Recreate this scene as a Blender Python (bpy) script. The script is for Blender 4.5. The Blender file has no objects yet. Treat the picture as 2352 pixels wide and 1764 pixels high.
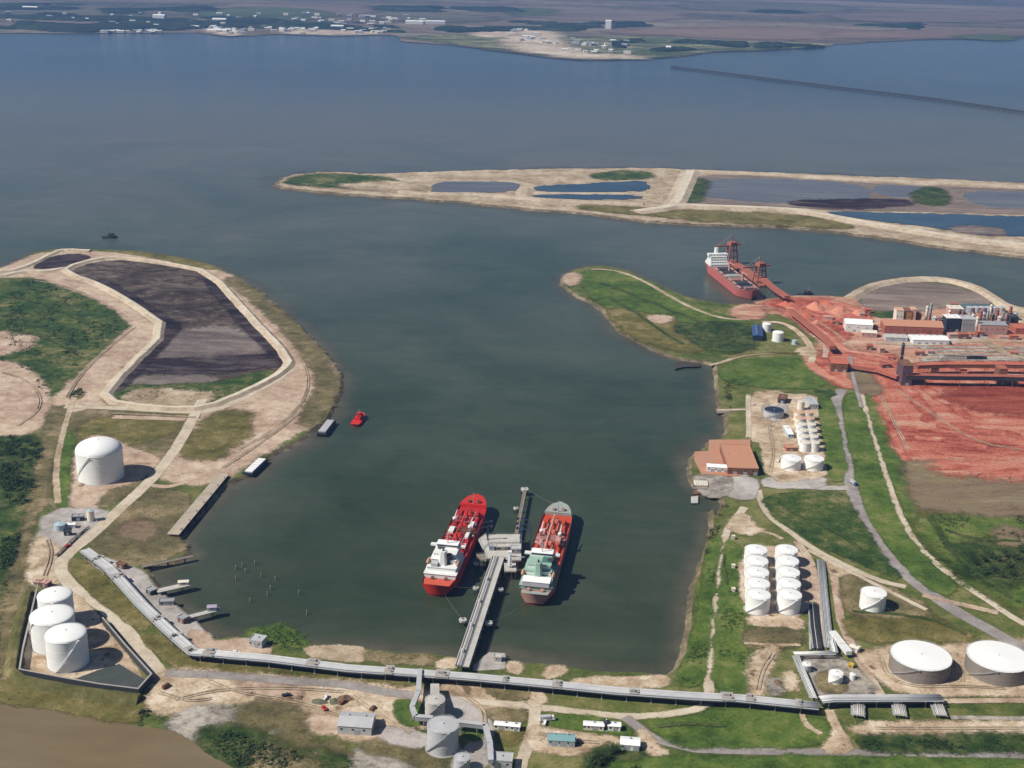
import bpy, math, random
from mathutils import Vector, Matrix, noise as mnoise
from mathutils.geometry import tessellate_polygon
R = math.radians
random.seed(7)
SC = bpy.context.scene
COL = SC.collection

# ------------------------------------------------------------------ camera
FPX, CX, CY = 3000.0, 1176.0, 882.0           # focal length and centre in photo pixels
CAM_H = 450.0
pit, rol = R(18.98), R(1.5)
_f = Vector((0, math.cos(pit), -math.sin(pit)))
_r0, _u0 = Vector((1, 0, 0)), Vector((0, math.sin(pit), math.cos(pit)))
_r = _r0 * math.cos(rol) + _u0 * math.sin(rol)
_u = _u0 * math.cos(rol) - _r0 * math.sin(rol)
cam = bpy.data.objects.new('camera', bpy.data.cameras.new('camera'))
COL.objects.link(cam)
m3 = Matrix((_r, _u, -_f)).transposed()
cam.matrix_world = Matrix.Translation((0, 0, CAM_H)) @ m3.to_4x4()
cam.data.sensor_width = 36.0
cam.data.lens = FPX / 2352 * 36
cam.data.clip_start = 1.0
cam.data.clip_end = 120000.0
SC.camera = cam

# ------------------------------------------------------------------ light
SUN_EL = R(46)
to_sun = Vector((-math.cos(R(20)) * math.cos(SUN_EL), -math.sin(R(20)) * math.cos(SUN_EL), math.sin(SUN_EL)))
w = bpy.data.worlds.new('World'); SC.world = w; w.use_nodes = True
nt = w.node_tree
bg = nt.nodes['Background']
sky = nt.nodes.new('ShaderNodeTexSky'); sky.sky_type = 'NISHITA'; sky.sun_disc = False
sky.sun_elevation = SUN_EL
sky.sun_rotation = math.atan2(to_sun.x, to_sun.y)
sky.air_density = 1.0; sky.dust_density = 0.6; sky.ozone_density = 1.2
nt.links.new(sky.outputs[0], bg.inputs[0]); bg.inputs[1].default_value = 0.05
sl = bpy.data.lights.new('sun', 'SUN'); sl.energy = 4.9; sl.angle = R(0.5); sl.color = (1, 0.945, 0.84)
so = bpy.data.objects.new('sun', sl); COL.objects.link(so)
so.rotation_euler = to_sun.to_track_quat('Z', 'Y').to_euler()
SC.view_settings.view_transform = 'Standard'; SC.view_settings.look = 'None'
SC.view_settings.exposure = 0.12; SC.view_settings.gamma = 1.0
SC.cycles.transparent_max_bounces = 16
SC.cycles.max_bounces = 5; SC.cycles.volume_bounces = 1
SC.cycles.use_denoising = True

# ------------------------------------------------------------------ survey: photo point -> ground point
LZ = 2.6                                       # height of the made ground above the water
def P(x, y, z=LZ):
    d = _r * (x - CX) + _u * (CY - y) + _f * FPX
    t = (z - CAM_H) / d.z
    v = d * t
    return Vector((v.x, v.y, z))
TILES = {'V': (0, 0, 0.9405), 'A': (0, 500, 2.765), 'B': (0, 1000, 2.765), 'C': (0, 1164, 2.765), 'D': (800, 1164, 2.765),
         'E': (1552, 1164, 2.765), 'F': (1552, 800, 2.765), 'G': (1252, 400, 2.0109), 'H': (900, 1080, 4.424),
         'K': (1560, 500, 4.424), 'L': (1852, 600, 4.424), 'M': (600, 350, 2.212), 'N': (1500, 350, 2.5962),
         'O': (0, 0, 1.881), 'Q': (1176, 0, 1.881), 'X': (0, 0, 1), 'I': (1560, 880, 5.53), 'J': (1800, 1440, 5.53),
         'S': (760, 1500, 5.53), 'U': (1150, 1520, 5.53), 'W': (60, 1130, 4.424)}
def W(t, x, y, z=LZ):
    ox, oy, s = TILES[t]
    return P(ox + x / s, oy + y / s, z)
def WL(t, pts, z=LZ):
    out = []
    for p in pts:
        if isinstance(p, str): t = p; continue
        out.append(W(t, p[0], p[1], z))
    return out

# ------------------------------------------------------------------ materials
def _new(name):
    m = bpy.data.materials.new(name); m.use_nodes = True
    n = m.node_tree; b = n.nodes['Principled BSDF']
    return m, n, b
def _noise(n, vec, scale, detail=4, rough=0.6, dist=0.0):
    t = n.nodes.new('ShaderNodeTexNoise'); t.inputs['Scale'].default_value = scale
    t.inputs['Detail'].default_value = detail; t.inputs['Roughness'].default_value = rough
    t.inputs['Distortion'].default_value = dist
    n.links.new(vec, t.inputs['Vector']); return t.outputs['Fac']
def _ramp(n, fac, stops):
    r = n.nodes.new('ShaderNodeValToRGB')
    els = r.color_ramp.elements
    while len(els) < len(stops): els.new(0.5)
    for e, (p, c) in zip(els, stops):
        e.position = p; e.color = (c[0], c[1], c[2], 1)
    n.links.new(fac, r.inputs[0]); return r.outputs[0]
def _mix(n, fac, a, b, mode='MIX'):
    x = n.nodes.new('ShaderNodeMix'); x.data_type = 'RGBA'; x.blend_type = mode
    if isinstance(fac, (int, float)): x.inputs[0].default_value = fac
    else: n.links.new(fac, x.inputs[0])
    for s, v in ((6, a), (7, b)):
        if isinstance(v, tuple): x.inputs[s].default_value = (*v, 1)
        else: n.links.new(v, x.inputs[s])
    return x.outputs[2]
def _math(n, op, a, b=None, c=None, clamp=False):
    x = n.nodes.new('ShaderNodeMath'); x.operation = op; x.use_clamp = clamp
    for i, v in enumerate((a, b, c)):
        if v is None: continue
        if isinstance(v, (int, float)): x.inputs[i].default_value = v
        else: n.links.new(v, x.inputs[i])
    return x.outputs[0]
GM = {}
def ground_mat(name, stops, s1=0.02, s2=0.12, s3=0.8, rough=0.95, stretch=(1, 1, 1), rot=0.0, dist=0.0, feather=0.7, var=0.35, bump=0.0, specks=None):
    """soil, grass, gravel: three sizes of noise through a colour ramp; the rim of the sheet breaks up along noise"""
    m, n, b = _new(name)
    g = n.nodes.new('ShaderNodeNewGeometry')
    mp = n.nodes.new('ShaderNodeMapping'); mp.inputs['Scale'].default_value = stretch; mp.inputs['Rotation'].default_value = (0, 0, rot)
    n.links.new(g.outputs['Position'], mp.inputs['Vector'])
    v = mp.outputs[0]
    a1 = _noise(n, v, s1, 5, 0.6, dist); a2 = _noise(n, v, s2, 4, 0.65, dist * .5); a3 = _noise(n, g.outputs['Position'], s3, 3, 0.7)
    f = _math(n, 'ADD', _math(n, 'MULTIPLY', a1, 0.42), _math(n, 'ADD', _math(n, 'MULTIPLY', a2, 0.33), _math(n, 'MULTIPLY', a3, 0.25)))
    f = _math(n, 'MULTIPLY_ADD', _math(n, 'SUBTRACT', f, 0.5), 5.0, 0.5, clamp=True)
    col = _ramp(n, f, stops)
    if specks:
        sp = _noise(n, g.outputs['Position'], specks[1], 2, 0.5)
        k = _math(n, 'MULTIPLY', _math(n, 'SUBTRACT', sp, specks[2]), 14.0, clamp=True)
        col = _mix(n, k, col, specks[0])
    n.links.new(col, b.inputs['Base Color'])
    b.inputs['Roughness'].default_value = rough
    b.inputs['Specular IOR Level'].default_value = 0.15
    if bump:
        bp = n.nodes.new('ShaderNodeBump'); bp.inputs['Strength'].default_value = bump; bp.inputs['Distance'].default_value = 1.0
        n.links.new(_math(n, 'ADD', a2, a3), bp.inputs['Height']); n.links.new(bp.outputs[0], b.inputs['Normal'])
    if feather:
        at = n.nodes.new('ShaderNodeAttribute'); at.attribute_name = 'rim'
        en = _noise(n, g.outputs['Position'], 0.16, 5, 0.7)
        e2 = _noise(n, g.outputs['Position'], 0.6, 4, 0.7)
        k = _math(n, 'ADD', at.outputs['Fac'], _math(n, 'MULTIPLY', _math(n, 'SUBTRACT', en, 0.5), feather * 2.4))
        k = _math(n, 'ADD', k, _math(n, 'MULTIPLY', _math(n, 'SUBTRACT', e2, 0.5), feather * 1.3))
        k = _math(n, 'MULTIPLY', _math(n, 'SUBTRACT', k, 0.28), 1.7, clamp=True)
        n.links.new(k, b.inputs['Alpha'])
    GM[name] = m
    return m
PM = {}
def paint(name, c, rough=0.55, metal=0.0, dirt=0.25, dirtcol=None, scale=0.35, streak=True):
    """painted or galvanised surface with weathering that runs down it"""
    if name in PM: return PM[name]
    m, n, b = _new(name)
    tc = n.nodes.new('ShaderNodeTexCoord')
    mp = n.nodes.new('ShaderNodeMapping'); mp.inputs['Scale'].default_value = (1, 1, 0.18 if streak else 1)
    n.links.new(tc.outputs['Object'], mp.inputs['Vector'])
    f = _noise(n, mp.outputs[0], scale, 6, 0.65)
    f2 = _noise(n, tc.outputs['Object'], scale * 0.25, 3, 0.5)
    k = _math(n, 'MULTIPLY', _math(n, 'SUBTRACT', _math(n, 'ADD', _math(n, 'MULTIPLY', f, .6), _math(n, 'MULTIPLY', f2, .4)), 0.44), 4.0, clamp=True)
    k = _math(n, 'MULTIPLY', k, dirt)
    dc = dirtcol or tuple(v * 0.45 for v in c)
    col = _mix(n, k, tuple(c), tuple(dc))
    n.links.new(col, b.inputs['Base Color']); b.inputs['Roughness'].default_value = rough; b.inputs['Metallic'].default_value = metal
    b.inputs['Specular IOR Level'].default_value = 0.3
    PM[name] = m; return m

# ------------------------------------------------------------------ mesh helpers
class MB:
    def __init__(s): s.v = []; s.f = []; s.mi = []; s.cur = 0
    def add(s, vs, fs):
        o = len(s.v); s.v += [tuple(p) for p in vs]
        for f in fs: s.f.append([i + o for i in f]); s.mi.append(s.cur)
    def box(s, c, sz, rz=0.0, rx=0.0):
        M = Matrix.Rotation(rz, 3, 'Z') @ Matrix.Rotation(rx, 3, 'X')
        c = Vector(c); h = Vector(sz) / 2
        vs = [c + M @ Vector((sx * h.x, sy * h.y, sz_ * h.z)) for sz_ in (-1, 1) for sy in (-1, 1) for sx in (-1, 1)]
        s.add(vs, [(0, 2, 3, 1), (4, 5, 7, 6), (0, 1, 5, 4), (2, 6, 7, 3), (0, 4, 6, 2), (1, 3, 7, 5)]); return s
    def beam(s, a, b, w_, h_):
        a, b = Vector(a), Vector(b); d = b - a
        if d.length < 1e-6: return s
        d.normalize(); up = Vector((0, 0, 1)) if abs(d.z) < 0.95 else Vector((1, 0, 0))
        x = d.cross(up).normalized() * w_ / 2; y = x.cross(d).normalized() * h_ / 2
        vs = [a - x - y, a + x - y, a + x + y, a - x + y, b - x - y, b + x - y, b + x + y, b - x + y]
        s.add(vs, [(0, 1, 2, 3), (7, 6, 5, 4), (0, 4, 5, 1), (1, 5, 6, 2), (2, 6, 7, 3), (3, 7, 4, 0)]); return s
    def lathe(s, c, prof, n=32, cap=True):
        c = Vector(c); vs = []; fs = []
        for (r, z) in prof:
            for i in range(n):
                a = 2 * math.pi * i / n
                vs.append(c + Vector((r * math.cos(a), r * math.sin(a), z)))
        for k in range(len(prof) - 1):
            for i in range(n):
                j = (i + 1) % n
                fs.append((k * n + i, k * n + j, (k + 1) * n + j, (k + 1) * n + i))
        if cap:
            fs.append(tuple(reversed(range(n)))); fs.append(tuple((len(prof) - 1) * n + i for i in range(n)))
        s.add(vs, fs); return s
    def tube(s, pts, r, n=8):
        pts = [Vector(p) for p in pts]; vs = []; fs = []
        for k, p in enumerate(pts):
            d = (pts[min(k + 1, len(pts) - 1)] - pts[max(k - 1, 0)]).normalized()
            up = Vector((0, 0, 1)) if abs(d.z) < 0.95 else Vector((1, 0, 0))
            x = d.cross(up).normalized(); y = x.cross(d).normalized()
            rr = r[k] if isinstance(r, (list, tuple)) else r
            for i in range(n):
                a = 2 * math.pi * i / n
                vs.append(p + (x * math.cos(a) + y * math.sin(a)) * rr)
        for k in range(len(pts) - 1):
            for i in range(n):
                j = (i + 1) % n
                fs.append((k * n + i, (k + 1) * n + i, (k + 1) * n + j, k * n + j))
        fs.append(tuple(range(n))); fs.append(tuple(reversed([(len(pts) - 1) * n + i for i in range(n)])))
        s.add(vs, fs); return s
    def prism(s, poly, z0, z1):
        n = len(poly); vs = [(p[0], p[1], z0) for p in poly] + [(p[0], p[1], z1) for p in poly]
        ar = sum(poly[i][0] * poly[(i + 1) % n][1] - poly[(i + 1) % n][0] * poly[i][1] for i in range(n))
        if ar < 0: vs = [(p[0], p[1], z0) for p in poly[::-1]] + [(p[0], p[1], z1) for p in poly[::-1]]
        fs = [(i, (i + 1) % n, n + (i + 1) % n, n + i) for i in range(n)] + [tuple(reversed(range(n))), tuple(range(n, 2 * n))]
        s.add(vs, fs); return s
    def gable(s, L, Wd, z0, rise, over=0.5):
        l, h = L / 2 + over, Wd / 2 + over
        t = 0.3
        vs = [(-l, -h, z0), (l, -h, z0), (l, h, z0), (-l, h, z0), (-l, 0, z0 + rise), (l, 0, z0 + rise)]
        s.add(vs, [(0, 1, 5, 4), (3, 4, 5, 2), (0, 4, 3), (1, 2, 5), (0, 3, 2, 1)]); return s
    def mesh(s, name, mats, smooth=False):
        me = bpy.data.meshes.new(name); me.from_pydata(s.v, [], s.f)
        for m_ in (mats if isinstance(mats, (list, tuple)) else [mats]): me.materials.append(m_)
        if any(s.mi): me.polygons.foreach_set('material_index', s.mi)
        if smooth: me.polygons.foreach_set('use_smooth', [len(p.vertices) < 6 for p in me.polygons])
        me.update(); return me
def tag(o, label=None, cat=None, group=None, kind=None):
    if label: o['label'] = label
    if cat: o['category'] = cat
    if group: o['group'] = group
    if kind: o['kind'] = kind
    return o
def thing(name, label, cat, loc=(0, 0, 0), rz=0.0, group=None):
    o = bpy.data.objects.new(name, None); COL.objects.link(o); o.location = loc; o.rotation_euler = (0, 0, rz)
    o.empty_display_size = 0.5
    return tag(o, label, cat, group)
def obj(name, mb, mats, parent=None, smooth=False):
    o = bpy.data.objects.new(name, mb.mesh(name, mats, smooth)); COL.objects.link(o)
    if parent: o.parent = parent
    return o
def dup(root, loc, rz, label=None, group=None, cat=None):
    r = root.copy(); COL.objects.link(r); r.location = loc; r.rotation_euler = (0, 0, rz)
    if label: r['label'] = label
    if group: r['group'] = group
    if cat: r['category'] = cat
    for ch in [c for c in bpy.data.objects if c.parent == root]:
        c = ch.copy(); COL.objects.link(c); c.parent = r
        for g in [x for x in bpy.data.objects if x.parent == ch]:
            d = g.copy(); COL.objects.link(d); d.parent = c
    return r

# ------------------------------------------------------------------ ground sheets
def chaikin(pts, closed, k=1):
    for _ in range(k):
        out = []; n = len(pts)
        rng = range(n) if closed else range(n - 1)
        if not closed: out.append(pts[0])
        for i in rng:
            a, b = pts[i], pts[(i + 1) % n]
            out += [a * .75 + b * .25, a * .25 + b * .75]
        if not closed: out.append(pts[-1])
        pts = out
    return pts
def resample(pts, closed, step):
    out = []; n = len(pts)
    for i in (range(n) if closed else range(n - 1)):
        a, b = pts[i], pts[(i + 1) % n]; L = (b - a).length; k = max(1, int(L / step))
        out += [a.lerp(b, j / k) for j in range(k)]
    if not closed: out.append(pts[-1])
    return out
def rough(pts, amp, size, seed):
    out = []
    for p in pts:
        q = Vector((p.x / size, p.y / size, seed * 3.7))
        d = Vector((mnoise.fractal(q, 0.9, 2.0, 4), mnoise.fractal(q + Vector((31, 17, 5)), 0.9, 2.0, 4), 0))
        out.append(p + d * amp)
    return out
def normals(pts, closed):
    n = len(pts); out = []
    for i in range(n):
        a = pts[(i - 1) % n] if (closed or i > 0) else pts[i]
        b = pts[(i + 1) % n] if (closed or i < n - 1) else pts[i]
        d = (b - a); d.z = 0
        if d.length < 1e-6: d = Vector((1, 0, 0))
        d.normalize(); out.append(Vector((d.y, -d.x, 0)))
    return out
_seed = [0]
_lev = [0]
def level():
    _lev[0] += 1; return LZ + 0.02 + 0.004 * _lev[0]
def area(poly):
    n = len(poly); return sum(poly[i].x * poly[(i + 1) % n].y - poly[(i + 1) % n].x * poly[i].y for i in range(n)) / 2
def sheet(name, pts, mat, z=None, fw=3.0, jit=2.0, smooth=1, step=None, label=None, kind='structure'):
    """a patch of ground cover laid on the land, with a ragged rim fw metres wide"""
    _seed[0] += 1
    if z is None: z = level()
    pts = [Vector((p.x, p.y, 0)) for p in pts]
    if area(pts) < 0: pts = pts[::-1]
    dist = min(p.length for p in pts)
    step = step or max(3.0, dist / 300)
    if smooth: pts = chaikin(pts, True, smooth)
    pts = resample(pts, True, step)
    if jit: pts = rough(pts, jit, 18.0, _seed[0])
    tri = tessellate_polygon([pts])
    nr = normals(pts, True); n = len(pts)
    me = bpy.data.meshes.new(name)
    outer = [p + k * fw * 2.0 for p, k in zip(pts, nr)]
    vs = [(p.x, p.y, z) for p in pts] + [(p.x, p.y, z - 0.004) for p in outer]
    fs = []
    for t in tri:
        a, b, c = (pts[i] for i in t)
        cr = (b - a).cross(c - a).z
        fs.append(t if cr > 0 else t[::-1])
    if fw > 0:
        fs += [(i, n + i, n + (i + 1) % n, (i + 1) % n) for i in range(n)]
    else: vs = vs[:n]
    me.from_pydata(vs, [], fs); me.materials.append(mat)
    at = me.attributes.new('rim', 'FLOAT', 'POINT')
    at.data.foreach_set('value', ([1.0] * n + [0.0] * n)[:len(vs)])
    o = bpy.data.objects.new(name, me); COL.objects.link(o)
    return tag(o, label, None, None, kind)
def strip(name, pts, width, mat, z=None, fw=1.5, smooth=2, wob=0.4, kind='structure', label=None):
    """a road or track of constant width with soft worn edges"""
    _seed[0] += 1
    if z is None: z = level()
    pts = [Vector((p.x, p.y, 0)) for p in pts]
    if smooth: pts = chaikin(pts, False, smooth)
    pts = resample(pts, False, 5.0)
    if wob: pts = rough(pts, wob, 25.0, _seed[0])
    nr = normals(pts, False); h = width / 2
    vs = []; val = []
    for i, (p, k) in enumerate(zip(pts, nr)):
        e = 0.0 if i in (0, len(pts) - 1) else 1.0
        for off, zz, vv in ((-h - fw, -0.003, 0.0), (-h, 0, e), (h, 0, e), (h + fw, -0.003, 0.0)):
            q = p + k * off; vs.append((q.x, q.y, z + zz)); val.append(vv)
    fs = []
    for i in range(len(pts) - 1):
        for j in range(3):
            a = i * 4 + j; fs.append((a, a + 1, a + 5, a + 4))
    me = bpy.data.meshes.new(name); me.from_pydata(vs, [], fs); me.materials.append(mat)
    me.attributes.new('rim', 'FLOAT', 'POINT').data.foreach_set('value', val)
    me.update()
    if len(me.polygons) and me.polygons[0].normal.z < 0: me.flip_normals()
    o = bpy.data.objects.new(name, me); COL.objects.link(o)
    return tag(o, label, None, None, kind)
def levee(name, pts, crown, base, h, mat, closed=False, z0=LZ, crownmat=None, label=None, cat='embankment'):
    _seed[0] += 1
    pts = [Vector((p.x, p.y, 0)) for p in pts]
    pts = chaikin(pts, closed, 1); pts = resample(pts, closed, 6.0); pts = rough(pts, 0.8, 20.0, _seed[0])
    nr = normals(pts, closed); n = len(pts)
    vs = []
    for i, (p, k) in enumerate(zip(pts, nr)):
        for j, (off, z) in enumerate(((-base / 2, z0 - 0.4), (-crown / 2 - .6, z0 + h - .25), (-crown / 2, z0 + h), (crown / 2, z0 + h), (crown / 2 + .6, z0 + h - .25), (base / 2, z0 - 0.4))):
            wv = mnoise.noise(Vector((p.x / 9, p.y / 9, j * 5.1))) * (0.9 if j in (0, 5) else 0.25)
            q = p + k * (off + wv); vs.append((q.x, q.y, z + mnoise.noise(Vector((p.x / 7, p.y / 7, j))) * 0.2))
    fs = []; mi = []
    for i in range(n if closed else n - 1):
        for j in range(5):
            a, b = i * 6 + j, ((i + 1) % n) * 6 + j
            fs.append((a, a + 1, b + 1, b)); mi.append(1 if (j == 2 and crownmat) else 0)
    if not closed:
        fs += [(5, 4, 3, 2, 1, 0), tuple((n - 1) * 6 + j for j in range(6))]; mi += [0, 0]
    me = bpy.data.meshes.new(name); me.from_pydata(vs, [], fs); me.materials.append(mat)
    if crownmat: me.materials.append(crownmat); me.polygons.foreach_set('material_index', mi)
    me.attributes.new('rim', 'FLOAT', 'POINT').data.foreach_set('value', [1.0] * len(vs))
    me.update()
    if me.polygons[2].normal.z < 0: me.flip_normals()
    o = bpy.data.objects.new(name, me); COL.objects.link(o)
    tag(o, label, None, None, 'structure')
    return o
def land(name, pts, mat, bankmat, jit=2.5, bank=5.0, z=LZ):
    _seed[0] += 1
    pts = [Vector((p.x, p.y, 0)) for p in pts]
    if area(pts) < 0: pts = pts[::-1]
    pts = chaikin(pts, True, 1); pts = resample(pts, True, 6.0); pts = rough(pts, jit, 22.0, _seed[0])
    n = len(pts); nr = normals(pts, True)
    rnd = [abs(mnoise.noise(p / 12)) for p in pts]
    r1 = [p + k * bank * .45 for p, k in zip(pts, nr)]
    r2 = [p + k * (bank * (0.8 + r_)) for p, k, r_ in zip(pts, nr, rnd)]
    vs = [(p.x, p.y, z) for p in pts] + [(p.x, p.y, z * .45) for p in r1] + [(p.x, p.y, -0.5) for p in r2]
    fs = []
    for t in tessellate_polygon([pts]):
        a, b, c = (pts[i] for i in t)
        fs.append(t if (b - a).cross(c - a).z > 0 else t[::-1])
    k0 = len(fs)
    for q in (0, n): fs += [(q + i, q + n + i, q + n + (i + 1) % n, q + (i + 1) % n) for i in range(n)]
    me = bpy.data.meshes.new(name); me.from_pydata(vs, [], fs); me.materials.append(mat); me.materials.append(bankmat)
    me.polygons.foreach_set('material_index', [0] * k0 + [1] * (len(fs) - k0))
    me.attributes.new('rim', 'FLOAT', 'POINT').data.foreach_set('value', [1.0] * len(vs))
    o = bpy.data.objects.new(name, me); COL.objects.link(o)
    return tag(o, None, None, None, 'structure'), pts
# ================================================================== GROUND MATERIALS
g_grass = ground_mat('grass_soil', [(0, (0.040, 0.062, 0.015)), (.35, (0.084, 0.110, 0.026)), (.6, (0.128, 0.136, 0.040)), (1, (0.221, 0.198, 0.085))], 0.012, 0.07, 0.5, feather=0)
g_green = ground_mat('green_grass', [(0, (0.032, 0.060, 0.012)), (.4, (0.071, 0.118, 0.021)), (.7, (0.113, 0.153, 0.032)), (1, (0.194, 0.191, 0.065))], 0.015, 0.09, 0.5)
g_marsh = ground_mat('marsh_growth', [(0, (0.015, 0.036, 0.009)), (.4, (0.040, 0.076, 0.017)), (.65, (0.085, 0.104, 0.028)), (1, (0.210, 0.180, 0.085))], 0.018, 0.09, 0.5)
g_dark = ground_mat('dark_scrub_ground', [(0, (0.014, 0.031, 0.008)), (.5, (0.038, 0.065, 0.015)), (1, (0.108, 0.114, 0.042))], 0.03, 0.12, 0.6)
g_dry = ground_mat('dry_grass', [(0, (.07, .065, .03)), (.4, (.125, .105, .048)), (.7, (.185, .150, .075)), (1, (.30, .23, .14))], 0.018, 0.08, 0.6)
g_olive = ground_mat('olive_verge', [(0, (.066, .064, .018)), (.45, (.128, .114, .034)), (.8, (.19, .155, .058)), (1, (.28, .225, .115))], 0.02, 0.10, 0.6)
g_sand = ground_mat('sand', [(0, (.25, .185, .115)), (.4, (.36, .275, .185)), (.7, (.47, .375, .27)), (1, (.56, .47, .35))], 0.02, 0.09, 0.6)
g_pale = ground_mat('pale_shell_road', [(0, (.40, .32, .235)), (.5, (.52, .44, .335)), (1, (.63, .55, .44))], 0.03, 0.15, 0.7, feather=.6)
g_pink = ground_mat('pink_sand', [(0, (.30, .20, .14)), (.4, (.43, .31, .23)), (.75, (.52, .40, .30)), (1, (.60, .49, .38))], 0.02, 0.10, 0.6)
g_tan = ground_mat('tan_dirt', [(0, (.29, .205, .13)), (.45, (.46, .35, .24)), (.8, (.57, .455, .335)), (1, (.66, .56, .44))], 0.025, 0.10, 0.6, specks=((.16, .11, .07), 0.11, .66))
g_conc = ground_mat('concrete_yard', [(0, (.26, .235, .215)), (.5, (.39, .355, .33)), (1, (.52, .48, .45))], 0.03, 0.14, 0.9, feather=.35)
g_asph = ground_mat('grey_road', [(0, (.21, .185, .175)), (.5, (.29, .26, .245)), (1, (.38, .345, .32))], 0.03, 0.15, 0.9, feather=.3)
g_mud = ground_mat('dark_pond_mud', [(0, (0.022, 0.014, 0.012)), (.4, (0.056, 0.040, 0.031)), (.65, (0.104, 0.078, 0.062)), (1, (0.179, 0.135, 0.119))], 0.014, 0.08, 0.5, stretch=(.8, 1.15, 1), dist=1.6, rough=.8)
g_mudlight = ground_mat('grey_pond_mud', [(0, (0.085, 0.066, 0.063)), (.5, (0.162, 0.129, 0.118)), (1, (0.255, 0.211, 0.185))], 0.014, 0.07, 0.5, stretch=(.5, 1.4, 1), dist=1.0)
g_muddark = ground_mat('black_pond_mud', [(0, (.012, .008, .010)), (.5, (.034, .022, .024)), (1, (.11, .085, .085))], 0.02, 0.08, 0.5, stretch=(.4, 1.5, 1), dist=.8)
g_red = ground_mat('red_ore_dust', [(0, (0.204, 0.046, 0.029)), (.35, (0.367, 0.092, 0.060)), (.6, (0.479, 0.159, 0.105)), (.85, (0.510, 0.237, 0.163)), (1, (0.561, 0.318, 0.231))], 0.016, 0.06, 0.35, dist=.8)
g_redmud = ground_mat('red_mud', [(0, (0.200, 0.037, 0.023)), (.35, (0.375, 0.100, 0.065)), (.6, (0.470, 0.165, 0.110)), (.85, (0.500, 0.235, 0.165)), (1, (0.500, 0.31, 0.21))], 0.010, 0.05, 0.3, stretch=(.45, 1.6, 1), rot=R(35), dist=1.6)
g_redpink = ground_mat('pink_ore_road', [(0, (0.400, 0.136, 0.090)), (.5, (0.520, 0.208, 0.143)), (1, (0.600, 0.304, 0.217))], 0.03, 0.12, 0.6)
g_plant = ground_mat('plant_yard', [(0, (0.245, 0.105, 0.068)), (.4, (0.388, 0.189, 0.129)), (.7, (0.500, 0.294, 0.205)), (1, (0.592, 0.412, 0.312))], 0.02, 0.09, 0.4, stretch=(.6, 1.4, 1))
g_brownmud = ground_mat('brown_mud', [(0, (.13, .09, .06)), (.5, (.21, .15, .095)), (.8, (.20, .17, .09)), (1, (.30, .21, .15))], 0.012, 0.05, 0.3, stretch=(.5, 1.6, 1), dist=1)
g_moundmud = ground_mat('mound_mud', [(0, (.12, .095, .08)), (.5, (.20, .155, .13)), (1, (.30, .24, .20))], 0.01, 0.05, 0.3, stretch=(.4, 1.6, 1), dist=1)
g_gravel = ground_mat('grey_gravel', [(0, (.17, .15, .13)), (.5, (.30, .265, .225)), (1, (.46, .42, .36))], 0.04, 0.16, 0.7)
g_bank = ground_mat('shore_bank', [(0, (.06, .052, .032)), (.5, (.14, .112, .07)), (1, (.29, .23, .155))], 0.02, 0.10, 0.6, feather=0)
g_levee = ground_mat('levee_sand', [(0, (.30, .235, .16)), (.5, (.45, .36, .265)), (1, (.55, .46, .35))], 0.02, 0.12, 0.6, feather=0)
g_crown = ground_mat('levee_crown', [(0, (.48, .40, .31)), (.5, (.60, .52, .41)), (1, (.68, .60, .49))], 0.03, 0.12, 0.6, feather=0)
g_farland = ground_mat('far_fields', [(0, (.035, .045, .03)), (.35, (.095, .090, .065)), (.6, (.15, .12, .09)), (1, (.24, .21, .16))], 0.0006, 0.0028, 0.012, stretch=(.5, 1.8, 1), dist=.6, feather=0)
g_fargreen = ground_mat('far_marsh', [(0, (.030, .05, .022)), (.5, (.095, .12, .05)), (1, (.34, .29, .19))], 0.004, 0.016, 0.05, stretch=(.6, 1.4, 1), feather=.7)
g_farsand = ground_mat('far_shore_sand', [(0, (.26, .20, .15)), (.5, (.48, .39, .30)), (1, (.66, .58, .47))], 0.004, 0.02, 0.06, feather=.7)

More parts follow.
